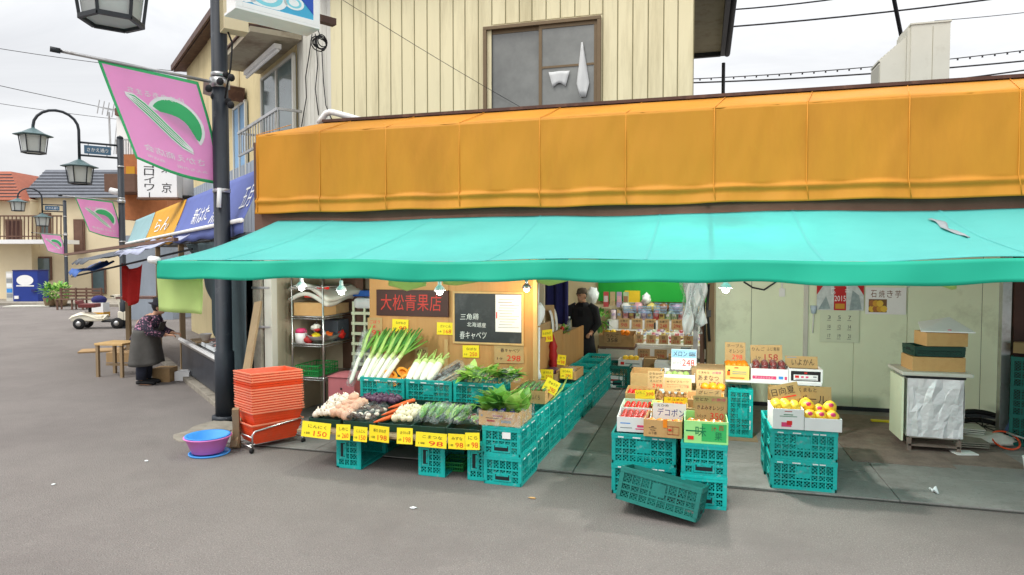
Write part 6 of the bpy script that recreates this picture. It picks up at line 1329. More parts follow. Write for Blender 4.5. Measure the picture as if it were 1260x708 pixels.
slot_box('cardboard box of big oranges fourth in the right column', .06, 7.56, .38, .46, .17, kraft2, 0)
fill_fruit(fl_or, .046, .14, 7.42, ZT+.19, 3, 2, .24, .16, 'big orange in the fourth box of the right column', 'orange', 'oranges in the fourth right box', 'orange', seed=11)
cpx('large cardboard price card reading あまなつ 350 at the back right of the stand', 857, 890, 456, 478, 7.6, kraft3, [('くまもと', inkk, -.22, .86, .4, .12), ('お買得', inkp, .26, .86, .32, .13), ('あまなつ', inkk, -.05, .57, .78, .27), ('1袋', inkk, -.28, .2, .22, .18), ('350', inkr, .18, .22, .42, .28)], R(1), drop=.05)
slot_box('closed flat cardboard boxes stacked at the back of the right column', .10, 8.28, .38, .40, .29, kraft2, 0, fill=.98, specs=[('b', .1, .3, .65, .8, inkdr), ('b', -.3, .4, .48, .5, dbrown)])
# right rack boxes
ZR = .012+.687
slot_box('pale yellow box of oranges on the left of the low rack', .43, 8.46, .27, .36, .165, yellowb, 0, z=ZR, specs=[('b', -.12, .05, .82, .9, inkdr), ('b', -.42, -.3, .3, .62, inko), ('b', -.38, -.3, .6, .72, inkk), ('b', -.2, .38, .55, .6, inkgy), ('b', -.2, .38, .42, .46, inkgy), ('b', -.3, .3, .1, .17, inko)])
fill_fruit(fl_or, .042, .43, 8.44, ZR+.155, 4, 3, .24, .24, 'orange in the pale yellow box on the low rack', 'orange', 'oranges in the pale yellow box', 'orange', seed=13)
card('cardboard price card with red number behind the pale yellow box', .24, .24, kraft3, [('ネーブル', inkk, 0, .82, .8, .18), ('オレンジ', inkk, .05, .55, .7, .2), ('298', inkr, .1, .25, .5, .24)], (.42, 8.58, ZR+.17), R(1), R(-12))
slot_box('white box with a pink band of wrapped dark apples on the low rack', .79, 8.46, .41, .36, .145, white, 0, z=ZR, specs=[('b', -.46, .18, .16, .42, inkp), ('サンふじりんご', -.15, .29, .5, .16, inkw), ('b', .24, .36, .2, .42, bluep), ('b', .40, .46, .16, .42, inkp)])
for k in range(4):
    for j in range(2):
        m = MB(fl_apple); m.ell((0, 0, 0), (.045, .05, .045), n=14, m=8, jit=.1, seed=k); m.ell((0, 0, .06), (.042, .045, .04), n=14, m=8, jit=.1, seed=k+3); o = m.build('apple_pack'); o.location = (.65+.095*k, 8.37+.11*j, ZR+.125); f = MB(film); f.tube([(0, 0, -.05), (0, 0, .03), (0, 0, .11)], [.05, .056, .03], n=10); f.build('wrapper', o); tag(o, 'film wrapped stack of dark red apples in the white box on the rack', 'apples', 'wrapped apples in the white box')
card('cardboard price card reading 158 above the dark apples', .36, .22, kraft3, [('りんご', inkk, -.25, .78, .4, .2), ('ふじ青森', inkk, .22, .78, .4, .2), ('1ヶ', inkk, -.25, .3, .16, .2), ('158', inkdr, .15, .32, .42, .36)], (.78, 8.56, ZR+.17), R(-2), R(-6), ry=R(-2))
slot_box('white box with a black panel on the right of the low rack', 1.18, 8.46, .36, .36, .16, white, 0, z=ZR, specs=[('b', -.44, .44, .12, .84, inkk), ('b', -.36, .36, .18, .58, white), ('b', -.32, -.2, .34, .52, inkr), ('b', -.14, -.06, .36, .48, inkp), ('b', 0, .08, .36, .48, inkp), ('b', .22, .32, .4, .5, inkgy), ('b', -.3, .32, .22, .27, inkgy), ('b', -.04, .04, .66, .76, inkr)])
card('cardboard card reading いよかん in the right rack box', .36, .14, kraft3, [('いよかん', inkk, .05, .5, .7, .55), ('_', inkgy, -.3, .88, .3, .1)], (1.17, 8.56, ZR+.13), 0, R(-10))
card('white and yellow leaflet hanging below the low rack', .16, .25, white, [('_', yellow, 0, .2, .9, .22), ('_', inkgy, 0, .75, .7, .05), ('_', inkgy, 0, .65, .5, .03), ('レモン', yellow, 0, .48, .7, .16), ('_', inko, .1, .22, .3, .12)], (.98, 8.16, .42), 0, R(-2), name='leaflet', cat='leaflet')
# separate stack: yellow citrus
slot_box('white printed box of round yellow citrus on the separate stack', .775, 6.64, .265, .36, .185, white, R(2), z=.02+2*CH, specs=[('b', -.12, .12, .86, .9, inkdr), ('b', -.28, .28, .62, .65, inkg), ('b', -.15, .15, .7, .74, inkg), ('b', -.22, .1, .12, .34, inkp), ('b', -.05, .12, .22, .42, inkr)])
fill_fruit(fl_ye, .046, .775, 6.64, .02+2*CH+.185, 3, 3, .24, .30, 'round yellow citrus in the left white box of the separate stack', 'citrus', 'yellow citrus in the left white box', 'citrus_fruit', seed=15)
slot_box('white box of large yellow citrus with pink stickers on the separate stack', 1.07, 6.64, .31, .36, .115, white, R(1), z=.02+2*CH)
pp_ = []
for k in range(7):
    m = MB(fl_ye); m.ell((0, 0, 0), (.058, .058, .055), n=16, m=10, jit=.12, seed=k); m.ell((.0, -.045, .025), (.024, .018, .02), inkp, n=8, m=6); o = m.build('large_citrus'); o.location = (.97+.095*(k % 3), 6.55+.11*(k//3), .02+2*CH+.12+(.065 if k in (3, 5) else .03*(k//3))); tag(o, 'large yellow citrus with pink sticker in the right white box', 'citrus', 'large citrus in the right white box')
card('cardboard card reading 日向夏 over the round yellow citrus', .26, .16, kraft3, [('日向夏', inkk, -.05, .6, .8, .45), ('_', inkr, .1, .22, .5, .07)], (.80, 6.72, .02+2*CH+.21), R(2), R(-16), ry=R(-14))
card('cardboard card reading パール over the large yellow citrus', .32, .24, kraft3, [('くまもと', inkk, -.15, .85, .5, .16), ('パール', inkk, -.02, .5, .8, .32), ('柑', inkr, .1, .18, .3, .22)], (1.04, 6.80, .02+2*CH+.10), 0, R(-10))
m = MB(kraft); m.box(.64, .90, 6.84, 6.848, .02+2*CH, .02+2*CH+.33); solo(m, 'box_flap', 'raised cardboard flap behind the round yellow citrus', 'cardboard')
# ================================================================== LEFT CORNER: BASKETS, BASIN, SHELF
def shop_basket(mt, rimm):
    m = MB(mt); H = .225; bx, by, tx, ty = .165, .235, .22, .30
    def ring(z, g=0): k = z/H; return [(sx*(bx+(tx-bx)*k+g), sy*(by+(ty-by)*k+g), z) for sx, sy in ((-1, -1), (1, -1), (1, 1), (-1, 1))]
    def wall(z0, z1, g=.0, t=.004):
        a, b, c, d = ring(z0, g), ring(z1, g), ring(z1, g-t), ring(z0, g-t)
        m.add(a+b+c+d, [(i, (i+1) % 4, 4+(i+1) % 4, 4+i) for i in range(4)]+[(4+i, 4+(i+1) % 4, 8+(i+1) % 4, 8+i) for i in range(4)]+[(8+i, 8+(i+1) % 4, 12+(i+1) % 4, 12+i) for i in range(4)])
    wall(0, H); m.poly(ring(.004)); 
    for k in range(6):                 # moulded ribs between slots
        wall(.035+.028*k, .035+.028*k+.009, .004, .002)
    a = ring(H-.016, .012); b = ring(H, .012); c = ring(H, -.004); d = ring(H-.016, 0)
    m.add(a+b+c+d, [(i, (i+1) % 4, 4+(i+1) % 4, 4+i) for i in range(4)]+[(4+i, 4+(i+1) % 4, 8+(i+1) % 4, 8+i) for i in range(4)]+[(12+i, 12+(i+1) % 4, (i+1) % 4, i) for i in range(4)], rimm)
    return m
c0 = PZ(309, 557, 0); brz = R(-29); bc = Vector((c0.x-.02, c0.y+.36, .0))
sb = None
for k in range(17):
    mt, rm = (redo, redl) if k not in (11, 12) else (redo, redo)
    lb = ('bottom red shopping basket, its whole side showing above the trolley' if k == 0 else 'top red shopping basket, open and empty' if k == 16 else f'red shopping basket nested in the tall stack, {["first","second","third","fourth","fifth","sixth","seventh","eighth","ninth","tenth","eleventh","twelfth","thirteenth","fourteenth","fifteenth"][k-1]} above the bottom one')
    if k in (0, 11): p_ = shop_basket(mt, rm).build('shopping_basket'); sb = p_; o = p_
    elif k == 13: o = dup(base_b, (0, 0, 0))
    else: o = dup(sb if k != 13 else base_b, (0, 0, 0))
    if k == 0: base_b = o
    if k > 13: o.data = base_b.data
    z = .075 + (.0 if k == 0 else .095+.0285*k)
    o.location = bc+Vector((-.0022*k+rnd.uniform(-.004, .004), .002*k+rnd.uniform(-.004, .004), z)); o.rotation_euler = (R(-1.5 if k else 0), R(-1.2 if k else 0), brz+rnd.uniform(-.01, .01))
    tag(o, lb, 'basket', 'red shopping baskets in the tall stack')
tr = thing('basket_trolley', 'low chrome trolley on castors under the red basket stack', 'trolley', bc, brz)
m = MB(chrome)
for sx in (-1, 1): m.tube([(sx*.24, -.31, .05), (sx*.24, -.31, .20), (sx*.24, -.28, .235), (sx*.24, .26, .30), (sx*.24, .30, .27), (sx*.24, .30, .05)], .011, n=8)
for y, z, r in ((-.31, .17, .01), (.30, .2, .01), (-.31, .06, .008), (.30, .06, .008)): m.tube([(-.24, y, z), (.24, y, z)], r)
for x in (-.12, .12): m.tube([(x, -.31, .06), (x, .30, .06)], .008)
part(m, 'frame', tr)
for sx in (-1, 1):
    for y in (-.31, .30): m = MB(blackm); M = FR((sx*.24, y-.01, .028), .3, 0, R(90)); m.lathe([(.004, -.012), (.027, -.011), (.027, .011), (.004, .012)], n=14, M=M); part(m, 'castor', tr)
p = PZ(256, 558, 0)
def basin(label, mt, r, z, rim):
    m = MB(mt); m.lathe([(r*.68, 0), (r*.70, .004), (r*.97, .16*rim), (r*1.05, .165*rim), (r*1.05, .175*rim), (r*.95, .172*rim), (r*.66, .012), (.01, .010)], n=32)
    return solo(m, 'wash_basin', label, 'basin', org=(p.x, p.y, z), world=False)
basin('pink plastic basin on the ground beside the wooden stake', pinkp, .235, .022, 1.0)
basin('blue basin nested inside the pink one', bluep, .222, .046, .93)
m = MB(bluep); m.lathe([(.21, 0), (.215, .016), (.20, .018), (.195, .006)], n=28); solo(m, 'blue_saucer', 'blue plastic lid under the pink basin', 'lid', org=(p.x+.02, p.y, .003), world=False)
# chrome wire shelf
sx0, sx1, sy0, sy1 = -5.16, -4.70, 7.62, 8.40
sh = thing('wire_shelf', 'tall chrome wire shelf left of the plywood partition', 'shelf', ((sx0+sx1)/2, (sy0+sy1)/2, .012))
for x in (sx0, sx1):
    for y in (sy0, sy1):
        m = MB(chrome); m.tube([(x, y, .012), (x, y, 1.95)], .013, n=8); [m.lathe([(.016, z), (.016, z+.03)], n=8, M=FR((x, y, 0))) for z in (.56, 1.0, 1.36, 1.75)]; part(m, 'post', sh, world=True)
for z in (.58, 1.02, 1.38, 1.77):
    m = MB(steel); m.tube([(sx0, sy0, z), (sx1, sy0, z), (sx1, sy1, z), (sx0, sy1, z), (sx0, sy0, z)], .008, n=6); m.tube([(sx0, sy0, z-.03), (sx1, sy0, z-.03), (sx1, sy1, z-.03)], .005, n=5)
    for k in range(16): x = sx0+(sx1-sx0)*(k+.5)/16; m.bar((x, sy0, z), (x, sy1, z), .005, .005)
    for k in range(18): x = sx0+(sx1-sx0)*k/18; m.bar((x, sy0, z-(.03 if k % 2 else 0)), (x+.025, sy0, z-(0 if k % 2 else .03)), .004, .004)
    part(m, 'wire_tier', sh, world=True)
def bxs(name, lb, x0, x1, y0, y1, z0, z1, mt, cat='box', extra=None, bevel=.004):
    m = MB(mt); m.box(x0, x1, y0, y1, z0, z1)
    if extra: extra(m)
    return solo(m, name, lb, cat, bevel=bevel)
m = MB(wood); m.box(-5.14, -4.72, 7.63, 7.98, 1.39, 1.55, kraft); m.box(-5.14, -4.72, 7.64, 7.97, 1.551, 1.56, wood); solo(m, 'wooden_crate', 'pale wooden fruit crate on the upper tier of the wire shelf', 'crate', bevel=.004)
bxs('cardboard_box', 'cardboard box behind the pale wooden crate on the wire shelf', -5.1, -4.74, 8.02, 8.36, 1.39, 1.53, kraft2)
for i, (z, lb, a) in enumerate(((1.57, 'lower folded white paper sack with red print on the wire shelf', .02), (1.63, 'upper folded white paper sack tilted on top of the shelf', .10))):
    m = MB(whites); m.sheet(10, 12, lambda u, v: (-5.2+.55*u+.15*v*i, 7.62+.75*v, z+a*(1-u)+.04*math.sin(u*4+v*5)+.06*math.sin(3.1*u)), whites); m.box(-5.0+.1*i, -4.8+.1*i, 7.7, 7.74, z+a*.6+.06, z+a*.6+.064, inkr); solo(m, 'paper_sack', lb, 'sack', solid=.05)
m = MB(white); m.lathe([(.075, 0), (.08, .13), (.07, .135)], n=16); m.lathe([(.078, .135), (.07, .17), (.05, .19), (.01, .195)], inkp, n=16); solo(m, 'white_tub', 'white tub with a bright pink lid on the middle tier of the wire shelf', 'tub', org=(-5.08, 7.70, 1.025), world=False)
tl_ = [('red folded cloth', inkdr), ('yellow packet', yellow), ('dark red packet', fl_apple), ('orange packet', inko), ('grey bundle', greytarp), ('red packet', inkr)]
for k, (n_, mt) in enumerate(tl_):
    m = MB(mt); m.ell((-4.97+.045*k, 7.72+.08*k, 1.07+.03*(k % 2)), (.07, .07, .055), n=10, m=7, jit=.5, seed=k); solo(m, 'packet', f'{n_} in the jumble on the middle tier of the wire shelf', 'packet')
m = MB(whites); m.ell((-4.83, 7.66, 1.24), (.06, .05, .045), n=12, m=8, jit=.7); m.tube([(-4.83, 7.66, 1.28), (-4.80, 7.64, 1.355)], .006, inkk); m.ell((-4.80, 7.64, 1.21), (.05, .04, .02), inkdr, n=9, m=6, jit=.5); solo(m, 'hanging_bag', 'small white and red bag hung from the upper shelf tier', 'bag')
m = MB(steel); m.sheet(8, 8, lambda u, v: (-4.98+.3*u, 7.62+.45*v, 1.028+.09*(abs(v-.5)*2)**4+.09*(abs(u-.5)*2)**4)); solo(m, 'steel_tray', 'dull metal tray on the middle tier of the wire shelf', 'tray', solid=.004)
o = basket('green mesh basket on the lowest tier of the wire shelf', .34, .5, .13, gbasket); put(o, -4.97, 7.90, .592)
m = MB(greytarp); m.box(-5.0, -4.74, 8.05, 8.35, 1.03, 1.30); solo(m, 'dark_box', 'dark grey box at the back of the middle shelf tier', 'box', bevel=.01)
m = MB(pinkbox); m.box(-4.66, -4.28, 7.66, 8.05, .012, .60); m.sheet(8, 8, lambda u, v: (-4.68+.42*u, 7.64+.43*v, .60+.05*math.sin(3.14*u)**.5*math.sin(3.14*v)**.5)); m.ell((-4.47, 7.655, .45), (.015, .01, .015), holem, n=8, m=6)
o = solo(m, 'pink_bin', 'dusty pink plastic bin beside the foot of the wire shelf', 'bin', bevel=.03)
m = MB(panelw)
for k in range(9): m.box(-4.62, -4.30, 8.2, 8.23, .25+.14*k, .29+.14*k)
for x in (-4.62, -4.45, -4.32): m.box(x, x+.03, 8.23, 8.25, .1, 1.55)
solo(m, 'folding_rack', 'pale slatted plastic rack against the wall between shelf and plywood', 'rack')
bxs('blue_tray', 'blue plastic tray on top of the slatted rack', -4.62, -4.20, 8.25, 8.55, 1.62, 1.70, mat('cobalt', C(36, 96, 180), .5))
bxs('white_sack', 'white sack under the blue tray left of the plywood', -4.6, -4.22, 8.2, 8.5, 1.45, 1.60, foam, 'sack', bevel=.05)
bxs('grey_panel', 'pale blue grey panel leaning behind the wire shelf', -4.60, -4.28, 8.35, 8.38, .5, .95, shtile, 'panel')

# ================================================================== COUNTER AND SHOP INTERIOR
ct = thing('wooden_counter', 'plywood fronted counter running back from the blackboard wall into the shop', 'counter', (-1.98, 7.95, .012))
m = MB(ply); m.prism([(-2.0, 7.95, .012), (-1.97, 7.95, .012), (-1.93, 9.55, .012), (-1.96, 9.55, .012)], (0, 0, 1.10)); m.prism([(-1.958, 9.56, .012), (-1.928, 9.56, .012), (-1.87, 11.0, .012), (-1.90, 11.0, .012)], (0, 0, 1.02)); part(m, 'front_panel', ct, world=True)
m = MB(oldwood); m.prism([(-2.6, 7.98, 1.0), (-2.0, 7.98, 1.0), (-1.91, 11.0, .97), (-2.6, 11.0, .97)], (0, 0, .03)); part(m, 'counter_top', ct, world=True)
m = MB(wood); m.box(-1.97, -1.93, 7.90, 7.945, .012, 2.4); part(m, 'corner_post', ct, world=True, bevel=.004)
bxs('carton', 'grey cardboard carton on the counter behind the yellow card', -2.15, -1.99, 8.3, 9.3, 1.08, 1.28, kraft2)
m = MB(navy); m.sheet(24, 8, lambda u, v: (-2.75+.62*u, 11.0+.05*math.sin(u*25), 2.55-1.5*v)); solo(m, 'navy_curtain', 'dark navy cloth curtain hanging behind the counter', 'curtain', solid=.004)
card('yellow price card on the counter front above the hanging red net', .24, .16, yellow, price('たまねぎ', '1袋', '198'), (-1.945, 8.55, 1.04), R(60), R(-3))
m = MB(mat('red_net', C(190, 40, 40), .5, .2, 30, transl=.2)); a = Vector((-1.90, 8.75, 0))
m.tube([a+Vector((0, 0, 1.12)), a+Vector((0, 0, 1.04)), a+Vector((0, 0, .96)), a+Vector((0, 0, .90)), a+Vector((0, 0, .84)), a+Vector((0, 0, .78)), a+Vector((0, 0, .72)), a+Vector((0, 0, .66)), a+Vector((0, 0, .61))], [.005, .03, .06, .045, .062, .045, .06, .045, .03], n=12); solo(m, 'red_net_bag', 'red net bag of small onions hanging down the counter front', 'net bag')
m = MB(white); a = Vector((-1.935, 8.05, 0)); m.tube([a+Vector((0, 0, 1.28)), a+Vector((0, 0, 1.0)), a+Vector((0, -.01, .75)), a+Vector((0, -.01, .68)), a+Vector((0, -.01, .63))], [.022, .02, .018, .04, .03], n=8); solo(m, 'white_net', 'empty white net hanging on the counter post', 'net bag')
m = MB(foam); a = Vector((-2.02, 8.35, 1.42)); m.ell(a, (.10, .10, .15), n=12, m=8, jit=.4); m.tube([a+Vector((0, 0, .12)), a+Vector((.02, 0, .4))], [.02, .004], n=6); solo(m, 'white_bag', 'white plastic bag hanging by the bulb above the counter', 'bag')
for k, (y, rz, lb) in enumerate(((9.0, .4, 'white receipt paper draped over the carton on the counter'), (9.25, .7, 'second white paper hanging beside the receipt on the counter'))):
    m = MB(white); m.sheet(4, 10, lambda u, v: (-2.03+.05*math.sin(v*2)+.01, y+.14*u, 1.42-.30*v+.02*math.sin(v*6))); solo(m, 'paper', lb, 'paper', solid=.003)
m = MB(kraft2); m.M = FR((-2.05, 9.1, 1.28), .4, R(-20)); m.box(-.1, .1, 0, .02, 0, .22); solo(m, 'card_scrap', 'upright brown card scrap on the carton on the counter', 'cardboard')
m = MB(glassd); a = Vector((-1.98, 10.3, 1.0)); m.lathe([(.033, 0), (.036, .02), (.036, .14), (.015, .19), (.014, .21)], clear('bottle_clear', (.8, .9, .95), .35), n=14, M=FR(a)); m.lathe([(.016, .21), (.016, .235)], white, n=10, M=FR(a)); solo(m, 'water_bottle', 'clear water bottle on the counter before the shopkeeper', 'bottle', org=a)
m = MB(leaf3); a = Vector((-2.0, 9.9, 1.0)); shrub(m, a+Vector((0, 0, .05)), (.09, .14, .05), 40, (leaf3, leaf1), .08); m.ell(a+Vector((0, -.05, .09)), .035, fl_red, n=10, m=7); solo(m, 'garnish_bunch', 'small dark green bunch with a red top on the counter', 'vegetable')
# stepped snack shelves across the back
sk = thing('snack_shelves', 'stepped display shelves of packets under the green panel at the back', 'shelves', (-.9, 13.0, .012))
m = MB(whites); m.box(-1.75, .1, 13.05, 13.5, .93, .96); m.box(-1.75, .1, 13.46, 13.5, .0, 1.1)
m.prism([(-1.75, 12.35, .56), (.1, 12.35, .56), (.1, 13.0, .76), (-1.75, 13.0, .76)], (0, 0, .025)); part(m, 'tier', sk, world=True)
m = MB(white); m.box(-1.75, .1, 12.33, 12.35, .36, .555); m.box(-1.75, .1, 12.30, 12.326, .10, .30); m.box(-1.75, .1, 13.02, 13.045, .78, .955); part(m, 'front_board', sk, world=True)
m = MB(black); 
for x in (-1.74, -.85, .08): m.box(x, x+.03, 13.0, 13.04, .02, .93); m.box(x, x+.03, 12.36, 12.40, .02, .56)
part(m, 'upright', sk, world=True)
pal = [C(216, 196, 200), C(190, 70, 74), C(226, 224, 218), C(190, 164, 124), C(214, 194, 110), C(170, 150, 180), C(214, 160, 168), C(170, 190, 150), C(150, 164, 186), C(150, 104, 74)]
pm = [mat(f'packet_{i}', c, .4, .2, 20, spec=.7) for i, c in enumerate(pal)]
def packets(n, x0, x1, y, z, h, dep, rows, lab, grp, rx=0, z2=0, yy=0):
    pr = None
    for r_ in range(rows):
        for k in range(n):
            m = None
            x = x0+(x1-x0)*(k+.5)/n+rnd.uniform(-.01, .01); w = (x1-x0)/n*.86
            if pr is None or (k+r_) < 10 and r_ == 0:
                m = MB(pm[(k*3+r_) % 10]); m.sheet(6, 6, lambda u, v: (w*(u-.5), -.035*math.sin(math.pi*u)*math.sin(math.pi*v)**.7, h*v)); m.sheet(6, 6, lambda u, v: (w*(u-.5), .035*math.sin(math.pi*u)*math.sin(math.pi*v)**.7, h*v), flip=True)
                m.box(-w*.3, w*.3, -.039, -.037, h*.35, h*.6, pm[(k*3+5) % 10]); o = m.build('snack_packet'); PRO.append(o); pr = o
            else: o = dup(PRO[-1-((k*7+r_*3) % min(len(PRO), 10))], (0, 0, 0))
            o.location = (x, y+r_*yy, z+r_*z2); o.rotation_euler = (rx+rnd.uniform(-.12, .12), rnd.uniform(-.06, .06), rnd.uniform(-.2, .2)); tag(o, lab, 'packet', grp)
PRO = []
packets(15, -1.70, .05, 13.15, .965, .19, .1, 2, 'small packet on the top back shelf under the green panel', 'packets on the top back shelf', R(-12), .0, .15)
packets(14, -1.15, .05, 12.45, .60, .11, .1, 4, 'small packet lying on the sloping lower back shelf', 'packets on the sloping back shelf', R(-55), .045, .15)
cn = ['first', 'second', 'third', 'fourth', 'fifth', 'sixth']
for k in range(6):
    o = card(f'brown price card on the edge of the top back shelf, {cn[k]} from the left', .21, .20, kraft2, [('お菓子', inkk, 0, .75, .7, .2), ('%d' % (98+50*k), inkdr, 0, .35, .6, .34)], (-1.42+.25*k, 13.0, .80), 0, R(-3), group='brown price cards on the top back shelf')
for k in range(5):
    card(f'brown price card standing among the lower packets, {cn[k]} from the left', .17, .16, kraft2, [('豆', inkk, 0, .7, .4, .3), ('%d' % (128+30*k), inkdr, 0, .3, .6, .3)], (-1.08+.22*k, 12.38, .60), 0, R(-10), group='brown price cards on the lower back shelf')
card('brown card with black writing on the front of the orange crate box', .30, .20, kraft2, [('りんご', inkk, 0, .68, .7, .3), ('358', inkk, 0, .28, .6, .34)], (-1.48, 11.72, .66), 0, R(-6))
o = carton('cardboard box of yellow and orange fruit on the back shelves, left', .62, .45, .20, kraft2, fill=.5); put(o, -1.42, 12.0, .62, 0, R(6))
m = MB(dbrown); m.box(-1.75, -1.1, 11.78, 12.26, .56, .605); m.box(-1.72, -1.66, 11.82, 12.22, .014, .56); m.box(-1.2, -1.14, 11.82, 12.22, .014, .56); m.box(-1.74, -1.1, 11.77, 11.785, .40, .55, whites); m.box(-1.74, -1.1, 11.77, 11.785, .2, .36, whites); solo(m, 'low_stand', 'low stand with two pale boards under the apple box at the back', 'stand')
for k, (x, mt, n_) in enumerate(((-1.60, fl_ye, 'yellow'), (-1.50, fl_ye, 'yellow'), (-1.25, fl_or, 'orange'), (-1.33, fl_or, 'orange'))):
    m = MB(mt); m.ell((x, 11.95+.05*(k % 2), .83), .05, n=10, m=8); solo(m, 'fruit', f'{n_} fruit in the cardboard box at the back left shelf', 'fruit', group=f'{n_} fruit in the back box')
m = MB(leaf3); shrub(m, (-1.72, 11.95, 1.05), (.14, .14, .18), 90, (leaf3, leaf3, leaf1), .10); solo(m, 'dark_greens', 'dark bushy greens beside the shopkeeper at the back', 'greens')
for k in range(4):
    m = MB(pm[(k*3+1) % 10]); m.box(-1.85+.13*k, -1.75+.13*k, 13.2, 13.25, 1.2+.03*(k % 2), 1.5, pm[(2*k+1) % 10]); m.box(-1.84+.13*k, -1.76+.13*k, 13.195, 13.199, 1.3, 1.42, pm[(k*3) % 10]); solo(m, 'packet', f'tall packet standing at the back left under the green panel, {cn[k]} from the left', 'packet')
m = MB(foam); m.ell((-1.98, 12.6, 1.45), (.13, .12, .16), n=14, m=10, jit=.3); solo(m, 'white_sack', 'bulging white sack behind the shopkeeper', 'sack')
m = MB(foam); m.ell((-1.02, 13.3, 1.36), (.09, .08, .11), n=14, m=10, jit=.5, seed=4); solo(m, 'white_bag', 'crumpled white bag on the top back shelf against the green panel', 'bag')
bxs('yellow_packet', 'yellow carton standing on the top back shelf', -1.45, -1.15, 13.35, 13.44, 1.0, 1.52, mat('deep_yellow', C(226, 190, 40), .5), 'carton')
# boxes on the floor before the shelves
o = carton('large plain cardboard box on the floor at the back of the shop', .62, .42, .30, kraft, fill=.97); put(o, -.98, 11.5, .014)
o = carton('white printed tray of yellow fruit on the large cardboard box at the back', .40, .32, .12, white, fill=.5, marks=lambda m, L, D, H: bm(m, L, D, H, [('b', -.4, -.25, .3, .7, inkr), ('b', -.2, .4, .4, .55, inkgy)])); put(o, -1.13, 11.48, .318)
for k in range(3): m = MB(fl_ye); m.ell((-1.22+.09*k, 11.45+.03*(k % 2), .45), .05, n=10, m=8, jit=.2); solo(m, 'yellow_fruit', 'yellow fruit in the white tray at the back of the shop', 'fruit', group='yellow fruit in the white tray')
o = carton('small dull cardboard box beside the white tray at the back', .22, .32, .15, kraft2, fill=.8); put(o, -.80, 11.5, .318)
o = carton('white foam box on a brown box at the back of the stand', .36, .34, .22, foam, fill=.3, name='foam_box'); put(o, -.50, 10.75, .30)
o = carton('brown box under the white foam box at the back', .42, .4, .28, kraft2, fill=.97); put(o, -.50, 10.75, .014)
m = MB(mat('grey_paper', C(170, 168, 156), .8, .15, 6)); m.ell((-.22, 10.4, .58), (.2, .16, .13), n=12, m=8, jit=.7, seed=3); solo(m, 'paper_bundle', 'grey crumpled paper bundle behind the melon card', 'paper')
o = carton('brown box under the grey paper bundle behind the melon card', .44, .4, .44, kraft2, fill=.97); put(o, -.22, 10.35, .014)
card('dark card with pale rim on the grey bundle', .14, .10, dgreen, [('_', inkw, 0, .9, .9, .06), ('_', inkw, 0, .1, .9, .06), ('398', inkw, 0, .5, .6, .4)], (-.20, 10.25, .72), 0, R(-8))
o = carton('brown cardboard box with a wide open top beside the foam box of melons', .3, .3, .24, kraft2, fill=.4); put(o, .02, 9.2, .36, 0); 
o = carton('taller brown box under the wide open box behind the oranges', .36, .36, .34, kraft2, fill=.97); put(o, .02, 9.2, .014, 0)
# clear bags hanging in the doorway
a = PY(853, 350, 9.7)
m = MB(filmw)
for k in range(6):
    x = a.x-.11+.045*k; L = .55+.13*((k*5) % 3)
    m.sheet(6, 16, lambda u, v: (x+.11*(u-.5)*(1+.5*math.sin(v*9+k)), 9.7+.05*math.sin(u*5+v*7+k)+.02*k, a.z+.1-L*v-.03*math.sin(u*6+k)), (filmw, foam)[k % 2])
solo(m, 'hanging_bags', 'bundle of white and clear plastic bags hanging in the doorway', 'plastic bags', solid=.002)
m = MB(black); a = PY(872, 350, 10.1); m.tube([a, PY(870, 380, 10.1), PY(873, 420, 10.1)], .02); m.tube([PY(866, 350, 10.0), PY(868, 430, 10.0)], .012); m.cb(PY(872, 386, 10.1), (.06, .05, .1)); solo(m, 'door_cables', 'dark cables and box running down the door post', 'cable')

# ================================================================== RIGHT SIDE
def wallrect(px0, px1, py0, py1, Y=10.18): return onwall(px0, px1, py0, py1, Y)
x, z, w, h = wallrect(1005, 1063, 336, 382)
zt_ = PY(1030, 320, 10.18).z
m = MB(inkr); H_c = zt_-z
m = MB(mat('calendar_red', C(190, 34, 36), .5, .08, 6)); m.box(-w/2, w/2, -.006, 0, 0, H_c)
sil = mat('calendar_silver', C(206, 214, 214), .35, .25, 10); sil2 = mat('calendar_grey', C(150, 166, 168), .4, .3, 16)
m.prism([(-w/2, -.0065, 0), (-w*.13, -.0065, 0), (-w*.13, -.0065, H_c*.66), (-w*.24, -.0065, H_c*.66), (-w/2, -.0065, H_c*.30)], (0, -.001, 0), sil); m.prism([(w*.13, -.0065, 0), (w/2, -.0065, 0), (w/2, -.0065, H_c*.30), (w*.24, -.0065, H_c*.66), (w*.13, -.0065, H_c*.66)], (0, -.001, 0), sil)
m.prism([(w*.2, -.0077, 0), (w*.46, -.0077, .02), (w*.4, -.0077, H_c*.3), (w*.26, -.0077, H_c*.4)], (0, -.001, 0), sil2); m.prism([(-w*.46, -.0077, .01), (-w*.2, -.0077, .02), (-w*.3, -.0077, H_c*.28)], (0, -.001, 0), sil2)
m.text('2015', inkw, (0, -.010, H_c*.235), (1, 0, 0), (0, 0, 1), w*.24, H_c*.11); m.box(-w*.1, w*.1, -.010, -.007, H_c*.03, H_c*.13, mat('gold_print', C(206, 150, 50), .5))
m.text('CENTALS', inkw, (-w*.15, -.010, H_c*.62), (0, 0, -1), (1, 0, 0), H_c*.6, w*.09); m.text('HITACHI', inkw, (w*.15, -.010, H_c*.66), (0, 0, -1), (1, 0, 0), H_c*.6, w*.09)
for k in range(3): m.box(-w*.46, -w*.28, -.0095, -.0063, H_c*(.80-.09*k), H_c*(.806-.09*k), inkw)
o = m.build('wall_calendar'); o.location = (x, 10.182, z); tag(o, 'red and silver wall calendar reading 2015 on the pale green wall', 'calendar')
